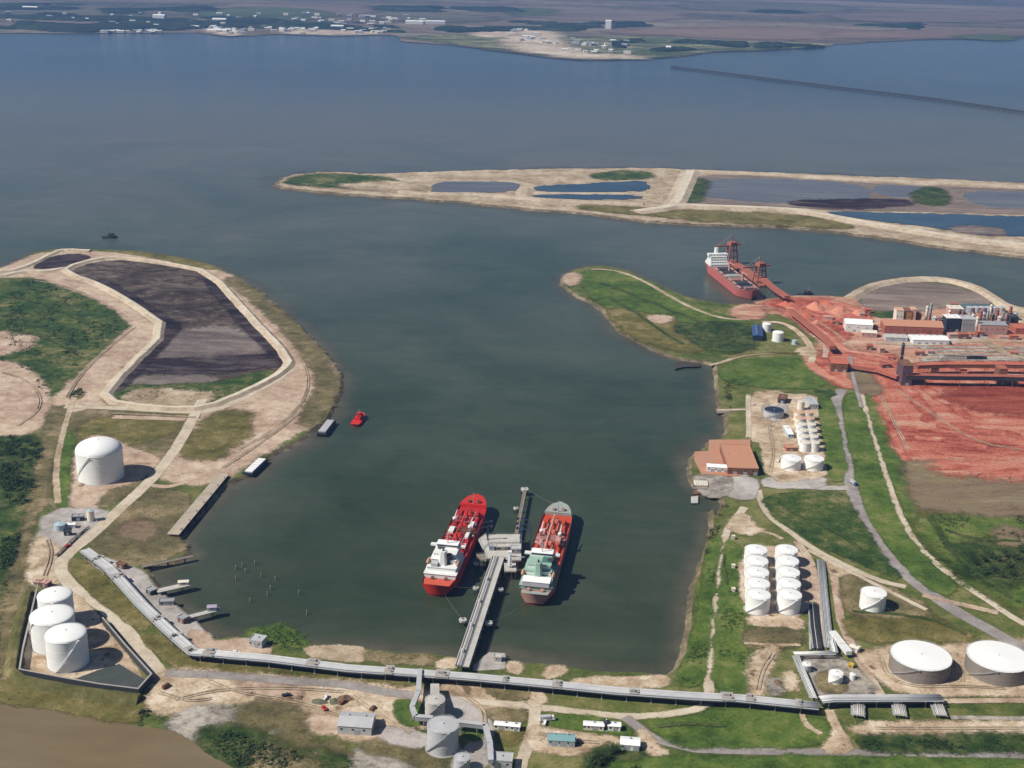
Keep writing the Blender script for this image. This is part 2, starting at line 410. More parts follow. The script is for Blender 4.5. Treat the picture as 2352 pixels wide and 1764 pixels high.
def water_mat(name, stops, s1, s2, stretch=(1, 1, 1), rough=0.12, wave=0.35, silt_sky=False, feather=False, dist=1.0):
    m, n, b = _new(name)
    g = n.nodes.new('ShaderNodeNewGeometry')
    mp = n.nodes.new('ShaderNodeMapping'); mp.inputs['Scale'].default_value = stretch
    n.links.new(g.outputs['Position'], mp.inputs['Vector'])
    a1 = _noise(n, mp.outputs[0], s1, 4, .55, dist); a2 = _noise(n, mp.outputs[0], s2, 4, .6, dist)
    f = _math(n, 'ADD', _math(n, 'MULTIPLY', a1, .65), _math(n, 'MULTIPLY', a2, .35))
    f = _math(n, 'MULTIPLY_ADD', _math(n, 'SUBTRACT', f, .5), 2.0, .5, clamp=True)
    col = _ramp(n, f, stops)
    if silt_sky:                                     # silty band beyond the harbour; farther out sky and haze blue is painted in
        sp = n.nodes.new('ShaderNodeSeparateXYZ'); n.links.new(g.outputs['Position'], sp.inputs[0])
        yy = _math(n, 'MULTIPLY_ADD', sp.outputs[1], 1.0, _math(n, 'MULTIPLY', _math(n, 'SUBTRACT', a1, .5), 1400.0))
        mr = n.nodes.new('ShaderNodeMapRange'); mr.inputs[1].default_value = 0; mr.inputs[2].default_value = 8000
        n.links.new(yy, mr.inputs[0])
        big = _ramp(n, mr.outputs[0], silt_sky)
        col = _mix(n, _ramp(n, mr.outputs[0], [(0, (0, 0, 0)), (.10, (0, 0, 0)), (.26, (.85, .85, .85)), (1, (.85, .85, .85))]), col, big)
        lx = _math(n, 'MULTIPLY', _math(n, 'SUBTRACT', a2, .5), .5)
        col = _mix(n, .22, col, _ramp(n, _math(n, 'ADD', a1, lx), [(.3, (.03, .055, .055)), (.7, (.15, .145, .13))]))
    mq = n.nodes.new('ShaderNodeMapping'); mq.inputs['Scale'].default_value = (.35, 1.6, 1); mq.inputs['Rotation'].default_value = (0, 0, .25)
    n.links.new(g.outputs['Position'], mq.inputs['Vector'])
    rp = _math(n, 'ADD', _math(n, 'MULTIPLY', _noise(n, mq.outputs[0], .055, 6, .75), .6), _math(n, 'MULTIPLY', _noise(n, mq.outputs[0], .008, 5, .7), .4))
    col = _mix(n, 1.0, col, _ramp(n, rp, [(.36, (.80, .80, .80)), (.64, (1.0, 1.0, 1.0))]), 'MULTIPLY')
    n.links.new(col, b.inputs['Base Color'])
    b.inputs['Roughness'].default_value = rough; b.inputs['IOR'].default_value = 1.333; b.inputs['Specular IOR Level'].default_value = 0.2
    w1 = _noise(n, g.outputs['Position'], 0.45, 3, .6); w2 = _noise(n, g.outputs['Position'], 0.09, 3, .6)
    bp = n.nodes.new('ShaderNodeBump'); bp.inputs['Strength'].default_value = wave; bp.inputs['Distance'].default_value = 0.6
    n.links.new(_math(n, 'ADD', w1, _math(n, 'MULTIPLY', w2, 1.6)), bp.inputs['Height']); n.links.new(bp.outputs[0], b.inputs['Normal'])
    if feather:
        at = n.nodes.new('ShaderNodeAttribute'); at.attribute_name = 'rim'
        en = _noise(n, g.outputs['Position'], 0.03, 5, .65)
        k = _math(n, 'MULTIPLY', _math(n, 'ADD', at.outputs['Fac'], _math(n, 'MULTIPLY', _math(n, 'SUBTRACT', en, .5), .5)), 0.75, clamp=True)
        n.links.new(k, b.inputs['Alpha'])
    return m
w_bay = water_mat('bay_water', [(0, (.025, .039, .016)), (.5, (.034, .052, .022)), (1, (.048, .066, .032))], 0.003, 0.014, silt_sky=[
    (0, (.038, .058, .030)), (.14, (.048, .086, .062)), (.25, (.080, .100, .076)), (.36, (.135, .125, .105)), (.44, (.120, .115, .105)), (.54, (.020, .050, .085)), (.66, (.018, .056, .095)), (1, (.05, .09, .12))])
w_silt = water_mat('silty_shallows', [(0, (.10, .10, .07)), (.5, (.15, .14, .10)), (1, (.21, .19, .14))], 0.02, 0.08, feather=True)
w_blue = water_mat('blue_pond_water', [(0, (.016, .038, .075)), (.5, (.028, .062, .10)), (1, (.07, .12, .145))], 0.008, 0.04, stretch=(.5, 1.5, 1), wave=.1)
w_teal = water_mat('teal_pond_water', [(0, (.09, .13, .13)), (.5, (.14, .19, .19)), (1, (.2, .24, .24))], 0.008, 0.04, wave=.1)
w_grey = water_mat('grey_pond_water', [(0, (.075, .072, .075)), (.5, (.145, .14, .145)), (1, (.22, .21, .21))], 0.005, 0.025, stretch=(.4, 1.6, 1), wave=.08)
w_brown = water_mat('brown_pond_water', [(0, (.15, .095, .05)), (.45, (.195, .145, .082)), (.75, (.205, .165, .098)), (1, (.22, .185, .115))], 0.006, 0.015, wave=.05, dist=.3)
w_green = water_mat('green_basin_water', [(0, (.055, .065, .06)), (1, (.10, .11, .10))], 0.03, 0.1, wave=.05)

# ================================================================== WATER AND SEA BED OF THE SCENE
def big_plane(name, s, z, mat):
    me = bpy.data.meshes.new(name); me.from_pydata([(-s, -3000, z), (s, -3000, z), (s, 2 * s, z), (-s, 2 * s, z)], [], [(0, 1, 2, 3)])
    me.materials.append(mat); o = bpy.data.objects.new(name, me); COL.objects.link(o); return tag(o, None, None, None, 'structure')
big_plane('water', 40000, 0.0, w_bay)

# ================================================================== LAND
MAIN = WL('A', [(-900, 360), (-300, 350), (0, 330), (150, 250), (240, 208), (400, 195), (560, 200), (780, 205), (960, 225), (1180, 262), (1340, 300), (1440, 345), (1560, 400), (1700, 520),
    (1850, 640), (1980, 770), (2100, 900), (2170, 1000), (2160, 1080), (2120, 1170), (2080, 1260), (1990, 1330), (1900, 1400), (1800, 1450), (1700, 1510), (1620, 1570), 'B', (1560, 250), (1430, 300), (1320, 420), (1120, 640),
    (1170, 690), (1200, 745), (1050, 800), (920, 850), (960, 920), (1010, 990), (1100, 1060), (1190, 1140), (1290, 1230), (1370, 1310), (1500, 1275), (1640, 1290), (1760, 1320), (1800, 1330), (1930, 1345), (2212, 1350),
    'D', (0, 890), (110, 905), (400, 930), (600, 950), (800, 965), (900, 930), (1000, 935), (1020, 985), (1240, 1000), (1500, 1040), (1800, 1055), (2040, 1075), (2100, 1000), (2150, 900),
    'E', (110, 560), (180, 350), (230, 200), (240, 100), (240, 0), 'F', (250, 1080), (320, 1000), (300, 960), (230, 900), (110, 860), (105, 660), (200, 640), (210, 580), (330, 570), (340, 420), (290, 400), (270, 280), (270, 140), (250, 100), (200, 75),
    'G', (700, 860), (580, 835), (470, 790), (380, 740), (320, 690), (290, 640), (200, 580), (120, 540), (80, 500), (90, 465), (150, 435), (230, 420), (330, 430), (430, 465), (560, 530), (680, 575), (820, 600), (920, 600), (1000, 600),
    (1080, 575), (1180, 560), (1280, 560), (1400, 570), (1440, 540), (1520, 500), (1640, 478), (1760, 472), (1900, 490), (2010, 520), (2120, 590), (2212, 630), (2500, 700), (3000, 760),
    'X', (3400, 1000), (3600, 2300), (-1500, 2300), (-900, 900)])
main, MAIN_OUT = land('ground', MAIN, g_grass, g_bank)
ISLE = WL('M', [(75, 172), (95, 140), (150, 115), (330, 96), (560, 112), (850, 98), (1300, 86), (1700, 82), 'N', (0, 92), (230, 105), (700, 120), (1200, 140), (1560, 152), (2212, 182), (2700, 205), (3600, 240),
    (3600, 900), (2800, 700), (2212, 615), (1900, 585), (1600, 540), (1400, 505), (1180, 480), (1000, 460), (800, 440), (500, 432), (260, 425), 'M', (1950, 345), (1800, 325), (1620, 300), (1400, 288), (1160, 262), (850, 235), (560, 218), (300, 198)])
isle, ISLE_OUT = land('spoil_island', ISLE, g_sand, g_bank, jit=8, bank=9)
FAR = WL('O', [(-3000, 128), (-600, 138), (0, 143), (400, 142), (700, 140), (850, 140), (980, 158), (1200, 148), (1500, 150), (1700, 152), (1750, 180), (1980, 195), (2100, 215), (2212, 228), 'Q', (160, 248), (300, 260), (550, 258), (760, 240), (860, 222), (1060, 220), (1180, 208), (1340, 204), (1400, 190),
    (1480, 186), (1740, 170), (2212, 160), (3200, 140), (5200, 60)])
fl = FAR[-1]; ff = FAR[0]
FAR += [Vector((39000, 60000, LZ)), Vector((39000, 79000, LZ)), Vector((-39000, 79000, LZ)), Vector((-39000, ff.y, LZ))]
def far_land(pts):
    _seed[0] += 1
    p = [Vector((q.x, q.y, 0)) for q in pts]
    k = len(p) - 4
    q = resample(p[:k], False, 60.0); q = rough(q, 22.0, 120.0, 3) + p[k:]
    if area(q) < 0: q = q[::-1]
    fs = []
    for t in tessellate_polygon([q]):
        a, b, c = (q[i] for i in t); fs.append(t if (b - a).cross(c - a).z > 0 else t[::-1])
    me = bpy.data.meshes.new('far_ground'); me.from_pydata([(v.x, v.y, 1.5) for v in q], [], fs); me.materials.append(g_farland)
    o = bpy.data.objects.new('far_ground', me); COL.objects.link(o); tag(o, None, None, None, 'structure')
far_land(FAR)
# silty shallows along the made shores
def shoal(name, outl, wd, z=0.05):
    n = len(outl); nr = normals(outl, True); vs = []; val = []
    for i, (p, k) in enumerate(zip(outl, nr)):
        ww = wd * (0.45 + 1.1 * abs(mnoise.noise(p / 90)))
        for off, vv in ((1.0, .9), (7.0 + ww * .3, .55), (ww + 9, 0.0)):
            q = p + k * off; vs.append((q.x, q.y, z - off * .0003)); val.append(vv)
    fs = []
    for i in range(n):
        j = (i + 1) % n
        for c in (0, 1): fs.append((i * 3 + c, i * 3 + c + 1, j * 3 + c + 1, j * 3 + c))
    me = bpy.data.meshes.new(name); me.from_pydata(vs, [], fs); me.materials.append(w_silt)
    me.attributes.new('rim', 'FLOAT', 'POINT').data.foreach_set('value', val)
    o = bpy.data.objects.new(name, me); COL.objects.link(o); tag(o, None, None, None, 'structure')
shoal('shallow_water', MAIN_OUT, 20); shoal('shallow_water', ISLE_OUT, 40)

# ---- left peninsula
S = lambda t, pts, name, mat, **k: sheet(name, WL(t, pts), mat, **k)
S('A', [(-500, 380), (0, 345), (150, 262), (300, 218), (560, 215), (780, 228), (960, 248), (1320, 320), (1480, 375), (1660, 510), (1880, 700), (2070, 900), (2130, 1010), (2110, 1120), (2020, 1260), (1880, 1370), (1700, 1470), (1560, 1560), (1440, 1640), (1300, 1700),
      (1000, 1640), (1120, 1480), (1250, 1400), (1260, 1340), (1180, 1290), (600, 1290), (470, 1310), (440, 1230), (320, 1190), (380, 1060), (600, 880), (790, 700), (780, 640), (560, 520), (380, 440), (200, 370), (-500, 400)], 'sand_flat', g_pink, fw=5, jit=3)
S('A', [(1560, 420), (1700, 540), (1930, 760), (2090, 960), (2120, 1080), (2050, 1220), (1960, 1330), (1920, 1290), (2020, 1100), (2050, 1010), (1960, 880), (1800, 700), (1640, 540), (1420, 370)], 'dry_grass_verge', g_dry, fw=7, jit=4)
S('A', [(780, 208), (960, 225), (1180, 262), (1370, 315), (1350, 335), (1160, 290), (960, 250), (780, 225)], 'grass_verge', g_olive, fw=4)
S('A', [(-500, 430), (60, 390), (200, 385), (420, 460), (600, 540), (740, 620), (780, 670), (760, 720), (640, 840), (480, 970), (400, 1050), (330, 1110), (280, 1160), (240, 1050), (120, 950), (0, 910), (-500, 900)], 'marsh', g_marsh, fw=6, jit=5)
S('A', [(-500, 910), (0, 915), (100, 930), (250, 1020), (270, 1130), (330, 1210), (300, 1290), (150, 1375), (0, 1420), (-500, 1440)], 'sand_flat', g_pink, fw=5, jit=3)
S('A', [(-200, 730), (150, 745), (180, 800), (60, 860), (-200, 880)], 'bare_soil', g_pink, fw=9, jit=6)
S('B', [(-500, 60), (0, 20), (220, 10), (290, 60), (250, 260), (190, 420), (100, 470), (-500, 480)], 'marsh', g_dark, fw=6, jit=4)
S('B', [(-500, 480), (100, 480), (190, 440), (130, 650), (90, 850), (60, 1300), (-500, 1400)], 'marsh', g_marsh, fw=6, jit=4)
S('B', [(170, 520), (290, 440), (330, 300), (320, 120), (360, 20), (420, -180), (330, -180), (290, 60), (230, 380), (110, 760), (30, 1200), (20, 1560), (110, 1560), (150, 1100), (210, 800)], 'dry_grass_verge', g_dry, fw=5, jit=2)
S('B', [(330, 470), (350, 250), (420, 0), (490, -180), (1180, -180), (1150, 0), (960, 230), (830, 370), (600, 470)], 'grass_verge', g_dry, fw=4)
S('B', [(560, -90), (800, -120), (1130, -120), (1080, -20), (800, 60), (520, 30)], 'grass_verge', g_olive, fw=8, jit=5)
S('B', [(350, 470), (430, 440), (420, 180), (470, 60), (430, -60), (370, 180)], 'green_grass', g_green, fw=3)
S('B', [(455, 440), (480, 280), (500, 60), (620, -10), (800, 80), (990, 130), (980, 210), (850, 300), (700, 330), (620, 400), (590, 480), (500, 470)], 'sand_pad', g_pink, fw=3)
S('B', [(300, 470), (700, 470), (640, 560), (430, 740), (420, 850), (330, 920), (210, 900), (240, 680)], 'yard', g_conc, fw=3)
S('B', [(240, 640), (330, 700), (400, 760), (440, 900), (300, 960), (200, 930), (215, 800)], 'sand_pad', g_tan, fw=4)
S('B', [(600, 640), (720, 540), (850, 420), (960, 350), (1120, 350), (1210, 390), (1150, 540), (1110, 640), (1190, 720), (1060, 780), (880, 830), (760, 800), (640, 760), (580, 690)], 'dry_field', g_dry, fw=3)
S('B', [(800, 560), (960, 560), (960, 640), (820, 640)], 'bare_soil', g_brownmud, fw=8, jit=4)
S('B', [(1220, 10), (1560, -100), (1560, 0), (1450, 80), (1380, 130), (1260, 150), (1200, 120)], 'grass_verge', g_olive, fw=8, jit=6)
S('A', [(1380, 1240), (1540, 1240), (1560, 1290), (1450, 1380), (1380, 1480), (1260, 1440), (1300, 1330)], 'grass_verge', g_olive, fw=8, jit=5)
S('A', [(1100, 1240), (1250, 1245), (1250, 1280), (1110, 1275)], 'grass_verge', g_olive, fw=3)
S('A', [(440, 1140), (480, 1090), (530, 1120), (490, 1160)], 'grass_verge', g_olive, fw=3)
# pond bed and its dyke
S('A', [(455, 330), (620, 278), (800, 272), (1080, 310), (1320, 350), (1600, 640), (1830, 890), (1800, 960), (1600, 1090), (1400, 1180), (1250, 1210), (690, 1180), (700, 1120), (760, 1020), (920, 860), (1075, 710), (900, 590), (650, 420), (480, 360)], 'pond_bed', g_mud, fw=2)
S('A', [(1050, 830), (1180, 720), (1400, 700), (1560, 740), (1660, 850), (1500, 880), (1000, 910)], 'pond_bed', g_mudlight, fw=14, jit=6)
S('A', [(860, 935), (1000, 905), (1400, 900), (1780, 870), (1800, 930), (1560, 960), (1250, 1000), (840, 1000)], 'pond_bed', g_muddark, fw=8, jit=5)
S('A', [(800, 1020), (1250, 1005), (1420, 1030), (1100, 1055), (780, 1060)], 'pond_bed', g_mudlight, fw=8, jit=4)
S('A', [(700, 1170), (740, 1090), (1000, 1065), (1350, 1075), (1760, 960), (1700, 1030), (1400, 1170), (1200, 1205)], 'grass_verge', g_marsh, fw=8, jit=5)
S('A', [(840, 1110), (960, 1090), (1200, 1105), (1300, 1115), (1330, 1150), (1200, 1190), (900, 1180), (780, 1160)], 'bare_soil', g_sand, fw=6, jit=3)
for pl in ([(1330, 360), (1600, 660), (1840, 900), (1800, 920), (1560, 700), (1300, 400)], [(620, 400), (900, 590), (1075, 715), (740, 1080), (760, 1100), (1120, 720), (1130, 690), (900, 540), (660, 390)]):
    S('A', pl, 'pond_bed', g_muddark, fw=5, jit=1)
S('A', [(215, 305), (330, 245), (480, 228), (570, 240), (560, 268), (420, 310), (230, 330)], 'pond_bed', g_muddark, fw=2)
levee('dyke', WL('A', [(1340, 350), (1600, 640), (1850, 900), (1800, 985), (1560, 1110), (1300, 1215), (1000, 1215), (640, 1165), (760, 1010), (1070, 710), (860, 560), (640, 430), (470, 372), (400, 325), (620, 262), (780, 255), (1100, 300)]), 5, 15, 2.6, g_levee, True, crownmat=g_crown)
levee('dyke', WL('A', [(-400, 370), (40, 350), (200, 300), (340, 222), (420, 205), (570, 214)]), 5, 14, 2.2, g_levee, crownmat=g_crown)
levee('dyke', WL('A', [(-400, 400), (0, 380), (130, 345), (300, 345), (400, 325)]), 5, 14, 2.2, g_levee, crownmat=g_crown)
strip('road', WL('A', [(400, 1200), (700, 1205), (1000, 1225), (1300, 1240), (1500, 1170), (1700, 1060), 'A', (1850, 960)]), 9, g_pale)
strip('road', WL('A', [(700, 1265), (1200, 1280)]), 8, g_pink)
strip('road', WL('B', [(1288, -235), (1200, -60), (1120, 80), (980, 270), (820, 410), (590, 630), (440, 740), (370, 830), (440, 950), (560, 1030), (700, 1120), (850, 1300), (960, 1440), (1040, 1550)]), 9, g_pale)
strip('road', WL('B', [(360, 780), (560, 590)]), 1.6, g_muddark, fw=.8)
strip('track', WL('B', [(960, 320), (1100, 330), (1300, 240), (1500, 180)]), 5, g_pink)
strip('track', WL('B', [(370, 440), (350, 200), (420, -100), (480, -260)]), 4, g_sand)
# strips beside the pipe rack
S('B', [(430, 830), (460, 780), (560, 790), (640, 860), (750, 980), (880, 1090), (950, 1180), (930, 1230), (880, 1240), (780, 1160), (620, 1050), (500, 920)], 'grass_verge', g_olive, fw=1.5, jit=1)
S('B', [(880, 1280), (960, 1265), (1060, 1290), (1170, 1400), (1190, 1430), (1500, 1450), (1860, 1480), (1830, 1535), (1500, 1520), (1150, 1490), (1040, 1430)], 'grass_verge', g_olive, fw=1.5, jit=1)
S('B', [(1880, 1500), (2212, 1520), 'D', (380, 1100), (400, 1160), (200, 1150), (0, 1140), 'B', (1900, 1540)], 'grass_verge', g_olive, fw=1.5, jit=1)
S('B', [(560, 740), (700, 800), (900, 860), (1000, 1000), (1190, 1150), (1380, 1320), (1250, 1370), (1180, 1350), (1020, 1180), (860, 1000), (700, 880), (560, 800)], 'yard', g_conc, fw=2)
S('B', [(1190, 1240), (1290, 1250), (1370, 1330), (1560, 1280), (1700, 1340), (1700, 1400), (1250, 1380)], 'sand_pad', g_pink, fw=2)
S('B', [(1560, 1250), (1680, 1215), (1800, 1190), (1900, 1300), (1930, 1345), (1800, 1370), (1720, 1360), (1700, 1290)], 'green_spit', g_green, fw=5, z=1.0)
S('B', [(1930, 1340), (2212, 1340), 'D', (100, 905), (110, 975), 'D', (0, 985), 'B', (1950, 1400)], 'sand_pad', g_sand, fw=1.5, jit=.8)
S('D', [(110, 925), (400, 945), (590, 960), (560, 1010), (120, 985)], 'grass_verge', g_dry, fw=2)
S('D', [(560, 975), (690, 955), (690, 1020), (560, 1020)], 'sand_pad', g_tan, fw=2)
S('D', [(800, 1010), (900, 930), (995, 935), (990, 1030), (800, 1040)], 'concrete_pad', g_conc, fw=.8, jit=.5, smooth=0)
S('D', [(1010, 1040), (1040, 990), (1090, 990), (1090, 1060)], 'sand_pad', g_tan, fw=2)
S('D', [(1240, 1090), (1270, 1015), (1400, 1020), (1330, 1080)], 'sand_pad', g_tan, fw=2)
S('D', [(1420, 1110), (1700, 1085), (1900, 1085), (2050, 1085), (2010, 1155), (1700, 1150), (1440, 1130)], 'sand_pad', g_tan, fw=2)
S('D', [(860, 1130), (1180, 1150), (1160, 1230), (900, 1220)], 'grass_verge', g_dry, fw=2)
S('D', [(590, 1110), (800, 1110), (880, 1200), (950, 1240), (1190, 1250), (1300, 1290), (1130, 1290), (850, 1300), (760, 1290), (610, 1260)], 'sand_pad', g_tan, fw=2)
# south-west containment area
S('C', [(135, 1060), (230, 600), (300, 530), (480, 530), (640, 740), (950, 1110), (880, 1190), (400, 1125)], 'sand_pad', g_tan, fw=1)
S('C', [(430, 1115), (620, 1040), (760, 1000), (940, 1110), (880, 1185), (500, 1135)], 'basin_water', w_green, fw=0, smooth=0, jit=.6)
# dirt construction ground
S('C', [(1030, 1040), (1400, 1070), (2212, 1140), (2900, 1190), (2880, 1300), (2840, 1350), (2600, 1390), (2480, 1420), (2440, 1530), (2212, 1440), (1950, 1400), (1960, 1290), (1500, 1235), (1400, 1230), (1250, 1300), (900, 1290), (990, 1180)], 'dirt_ground', g_tan, fw=5, jit=3)
S('C', [(1500, 1110), (1900, 1150), (1880, 1200), (1560, 1190)], 'bare_soil', g_pink, fw=4, jit=3)
S('C', [(1920, 1330), (2160, 1340), (2160, 1390), (1930, 1390)], 'bare_soil', g_pink, fw=4, jit=2)
S('C', [(1080, 1400), (1180, 1330), (1290, 1280), (1450, 1290), (1610, 1310), (1560, 1370), (1450, 1400), (1330, 1440), (1200, 1480)], 'gravel_ground', g_gravel, fw=5, jit=3)
S('C', [(1560, 1250), (1900, 1270), (1900, 1500), (2212, 1560), (2212, 1640), (1900, 1560), (1560, 1450)], 'dry_field', g_dry, fw=6, jit=4)
S('C', [(1290, 1440), (1420, 1400), (1520, 1430), (1700, 1500), (1900, 1570), (2212, 1630), (2500, 1760), (1500, 1800), (1400, 1620)], 'scrub_ground', g_dark, fw=6, jit=4)
S('C', [(1650, 1540), (1900, 1600), (2050, 1700), (1650, 1700)], 'bare_soil', g_dry, fw=8, jit=4)
S('C', [(-500, 1240), (0, 1245), (400, 1290), (830, 1390), (1080, 1420), (1210, 1480), (1330, 1580), (1500, 1660), (1700, 1800), (1000, 2100), (-500, 2100)], 'pond_water', w_brown, fw=0, jit=2)
S('C', [(-500, 1150), (0, 1130), (120, 1090), (400, 1160), (850, 1220), (900, 1290), (830, 1380), (400, 1280), (0, 1235), (-500, 1230)], 'grass_verge', g_olive, fw=3)
S('D', [(60, 1550), (160, 1530), (400, 1600), (500, 1680), (560, 1800), (60, 1800)], 'bare_soil', g_gravel, fw=5, jit=3)
S('D', [(110, 1490), (500, 1530), (560, 1600), (640, 1640), (620, 1760), (460, 1640), (300, 1570), (110, 1540)], 'dry_field', g_dry, fw=4)
# roads of the south shore
strip('road', WL('C', [(1040, 1060), (1400, 1070), (1800, 1105), (2212, 1130), 'D', (200, 1175), (420, 1200)]), 7, g_asph)
strip('road', WL('D', [(420, 1200), (640, 1220), (860, 1245), (1190, 1270), (1500, 1310), (1750, 1335), (2000, 1325), (2212, 1290), 'E', (170, 1270), (215, 1235), (205, 1150), (230, 850), (250, 700), (290, 400), (300, 190), (370, 90), (440, 0)]), 5.5, g_pale)
strip('road', WL('D', [(1750, 1335), (1840, 1400), (1940, 1480), (2212, 1545), 'E', (200, 1545), (500, 1555), (1000, 1560), (2212, 1580), (2700, 1590)]), 6, g_asph)
strip('road', WL('D', [(1200, 1160), (1190, 1270), (1165, 1440), (1130, 1540), (1090, 1640), (1070, 1900)]), 6, g_pale)
S('D', [(1150, 1140), (1220, 1180), (1240, 1250), (1130, 1260), (1180, 1190)], 'sand_pad', g_tan, fw=2)
S('D', [(200, 1390), (480, 1440), (510, 1520), (300, 1510), (220, 1470)], 'yard', g_conc, fw=2)
S('D', [(600, 1180), (900, 1330), (920, 1500), (870, 1680), (640, 1680), (720, 1560), (800, 1480), (700, 1420), (600, 1330)], 'yard', g_conc, fw=2)
S('D', [(700, 1400), (860, 1395), (850, 1470), (780, 1480)], 'green_grass', g_green, fw=2)
S('D', [(300, 1240), (400, 1230), (480, 1260), (500, 1340), (420, 1400), (310, 1350)], 'green_grass', g_green, fw=2)
S('D', [(860, 1300), (960, 1280), (1080, 1290), (1130, 1330), (1110, 1390), (950, 1370)], 'scrub_ground', g_dry, fw=2)
S('D', [(950, 1430), (1110, 1420), (1090, 1500), (980, 1510)], 'grass_verge', g_olive, fw=2)
S('D', [(1170, 1395), (1260, 1425), (1450, 1435), (1720, 1480), (1690, 1500), (1560, 1560), (1350, 1560), (1140, 1540)], 'dirt_ground', g_tan, fw=3)
S('D', [(1860, 1390), (1960, 1530), (2040, 1560), (1980, 1595), (1890, 1570), (1850, 1480)], 'sand_pad', g_tan, fw=2)
S('D', [(1290, 1320), (1500, 1330), (1680, 1360), (1830, 1440), (1700, 1445), (1450, 1415), (1270, 1390)], 'green_grass', g_green, fw=2)
S('D', [(1880, 1370), (2100, 1350), (2300, 1310), 'E', (230, 1290), (900, 1330), (1000, 1430), (930, 1520), (200, 1520), (50, 1500), 'D', (2150, 1510), (2000, 1470)], 'green_grass', g_green, fw=3)
S('D', [(1560, 1560), (1700, 1520), (1870, 1580), (1860, 1680), (1500, 1700)], 'scrub_ground', g_dark, fw=5, jit=3)
S('E', [(250, 100), (290, 150), (250, 400), (215, 700), (190, 1000), (160, 1140), (0, 1130), (90, 900), (160, 600), (190, 350)], 'green_grass', g_green, fw=2)
S('E', [(320, 200), (420, 260), (420, 700), (440, 900), (500, 1180), (240, 1180), (260, 850), (290, 500)], 'green_grass', g_green, fw=2)
S('E', [(410, 275), (620, 250), (790, 290), (860, 340), (870, 700), (430, 700)], 'sand_pad', g_pink, fw=2, jit=1)
S('E', [(450, 700), (640, 690), (790, 710), (800, 780), (640, 760), (480, 750)], 'sand_pad', g_tan, fw=3)
S('E', [(450, 770), (780, 790), (800, 870), (600, 900), (440, 880)], 'dry_field', g_dry, fw=3)
strip('track', WL('E', [(430, 865), (620, 880), (800, 880)]), 2, g_tan)
S('E', [(490, 1190), (485, 1030), (520, 960), (600, 880), (640, 890), (610, 970), (560, 1050), (540, 1190)], 'bare_soil', g_tan, fw=4, jit=2)
S('E', [(700, 1060), (730, 1050), (760, 1130), (740, 1180), (710, 1130)], 'bare_soil', g_tan, fw=3, jit=2)
S('E', [(600, 1100), (650, 1090), (660, 1190), (610, 1190)], 'bare_soil', g_gravel, fw=3, jit=2)
S('E', [(340, 150), (360, 80), (440, 40), (490, 130), (560, 150), (460, 185)], 'sand_pad', g_tan, fw=3)
strip('track', WL('E', [(470, 150), (600, 165), (680, 210)]), 2.5, g_tan)
strip('road', WL('E', [(760, 220), (830, 300), (870, 380), (900, 600), (925, 900)]), 5, g_pink)
strip('road', WL('E', [(960, 340), (1000, 400), (1030, 600), (1050, 740), (1110, 870), (1180, 1000), (1310, 1205)]), 5, g_pink)
S('E', [(950, 330), (1080, 380), (1180, 430), (1050, 450), (1000, 420)], 'sand_pad', g_tan, fw=2)
S('E', [(790, 960), (980, 950), (1080, 980), (1200, 1080), (1290, 1190), (900, 1200), (850, 1100)], 'yard', g_gravel, fw=3)
S('E', [(880, 1060), (1000, 1050), (1080, 1130), (1060, 1180), (920, 1180)], 'dry_field', g_dry, fw=2)
S('E', [(1170, 930), (1360, 890), (1800, 870), (2400, 850), (2400, 1200), (2100, 1195), (1750, 1190), (1420, 1180), (1300, 1110), (1200, 1000)], 'sand_pad', g_tan, fw=3)
S('E', [(1090, 700), (1500, 690), (1700, 720), (1900, 850), (1800, 860), (1400, 850), (1180, 850), (1100, 800)], 'dry_field', g_olive, fw=4)
S('E', [(1060, 440), (1200, 450), (1400, 540), (1600, 640), (1600, 690), (1150, 700), (1060, 620)], 'dry_field', g_dry, fw=3)
strip('road', WL('F', [(520, 900), (540, 970), (590, 1070), (740, 1180), (860, 1270), (1050, 1370), (1290, 1480), (1470, 1520)]), 5, g_pale)
strip('track', WL('E', [(830, 270), (1060, 390), (1280, 500), (1400, 560), (1600, 660)]), 3, g_pale)
strip('track', WL('E', [(1130, 1245), (1500, 1240), (2300, 1230)]), 4, g_pink)
strip('track', WL('E', [(1720, 1340), (2300, 1350)]), 3, g_gravel)
S('E', [(1180, 1400), (1300, 1380), (2212, 1370), (2500, 1375), (2500, 1450), (1900, 1450), (1500, 1465), (1300, 1440), (1120, 1430)], 'sand_pad', g_tan, fw=3)
S('E', [(1120, 1480), (1400, 1470), (2500, 1470), (2500, 1540), (1300, 1550)], 'green_grass', g_dark, fw=5, jit=3)
S('E', [(-400, 1600), (1000, 1600), (2500, 1620), (2500, 1800), (-400, 1800)], 'green_grass', g_green, fw=3)
S('E', [(1020, 1420), (1060, 1440), (1130, 1560), (920, 1565), (1000, 1470)], 'sand_pad', g_tan, fw=2)
strip('track', WL('E', [(970, 1290), (1010, 1380), (1050, 1460)]), 5, g_tan)
strip('track', WL('E', [(800, 1320), (830, 1390), (930, 1450)]), 2.5, g_tan)
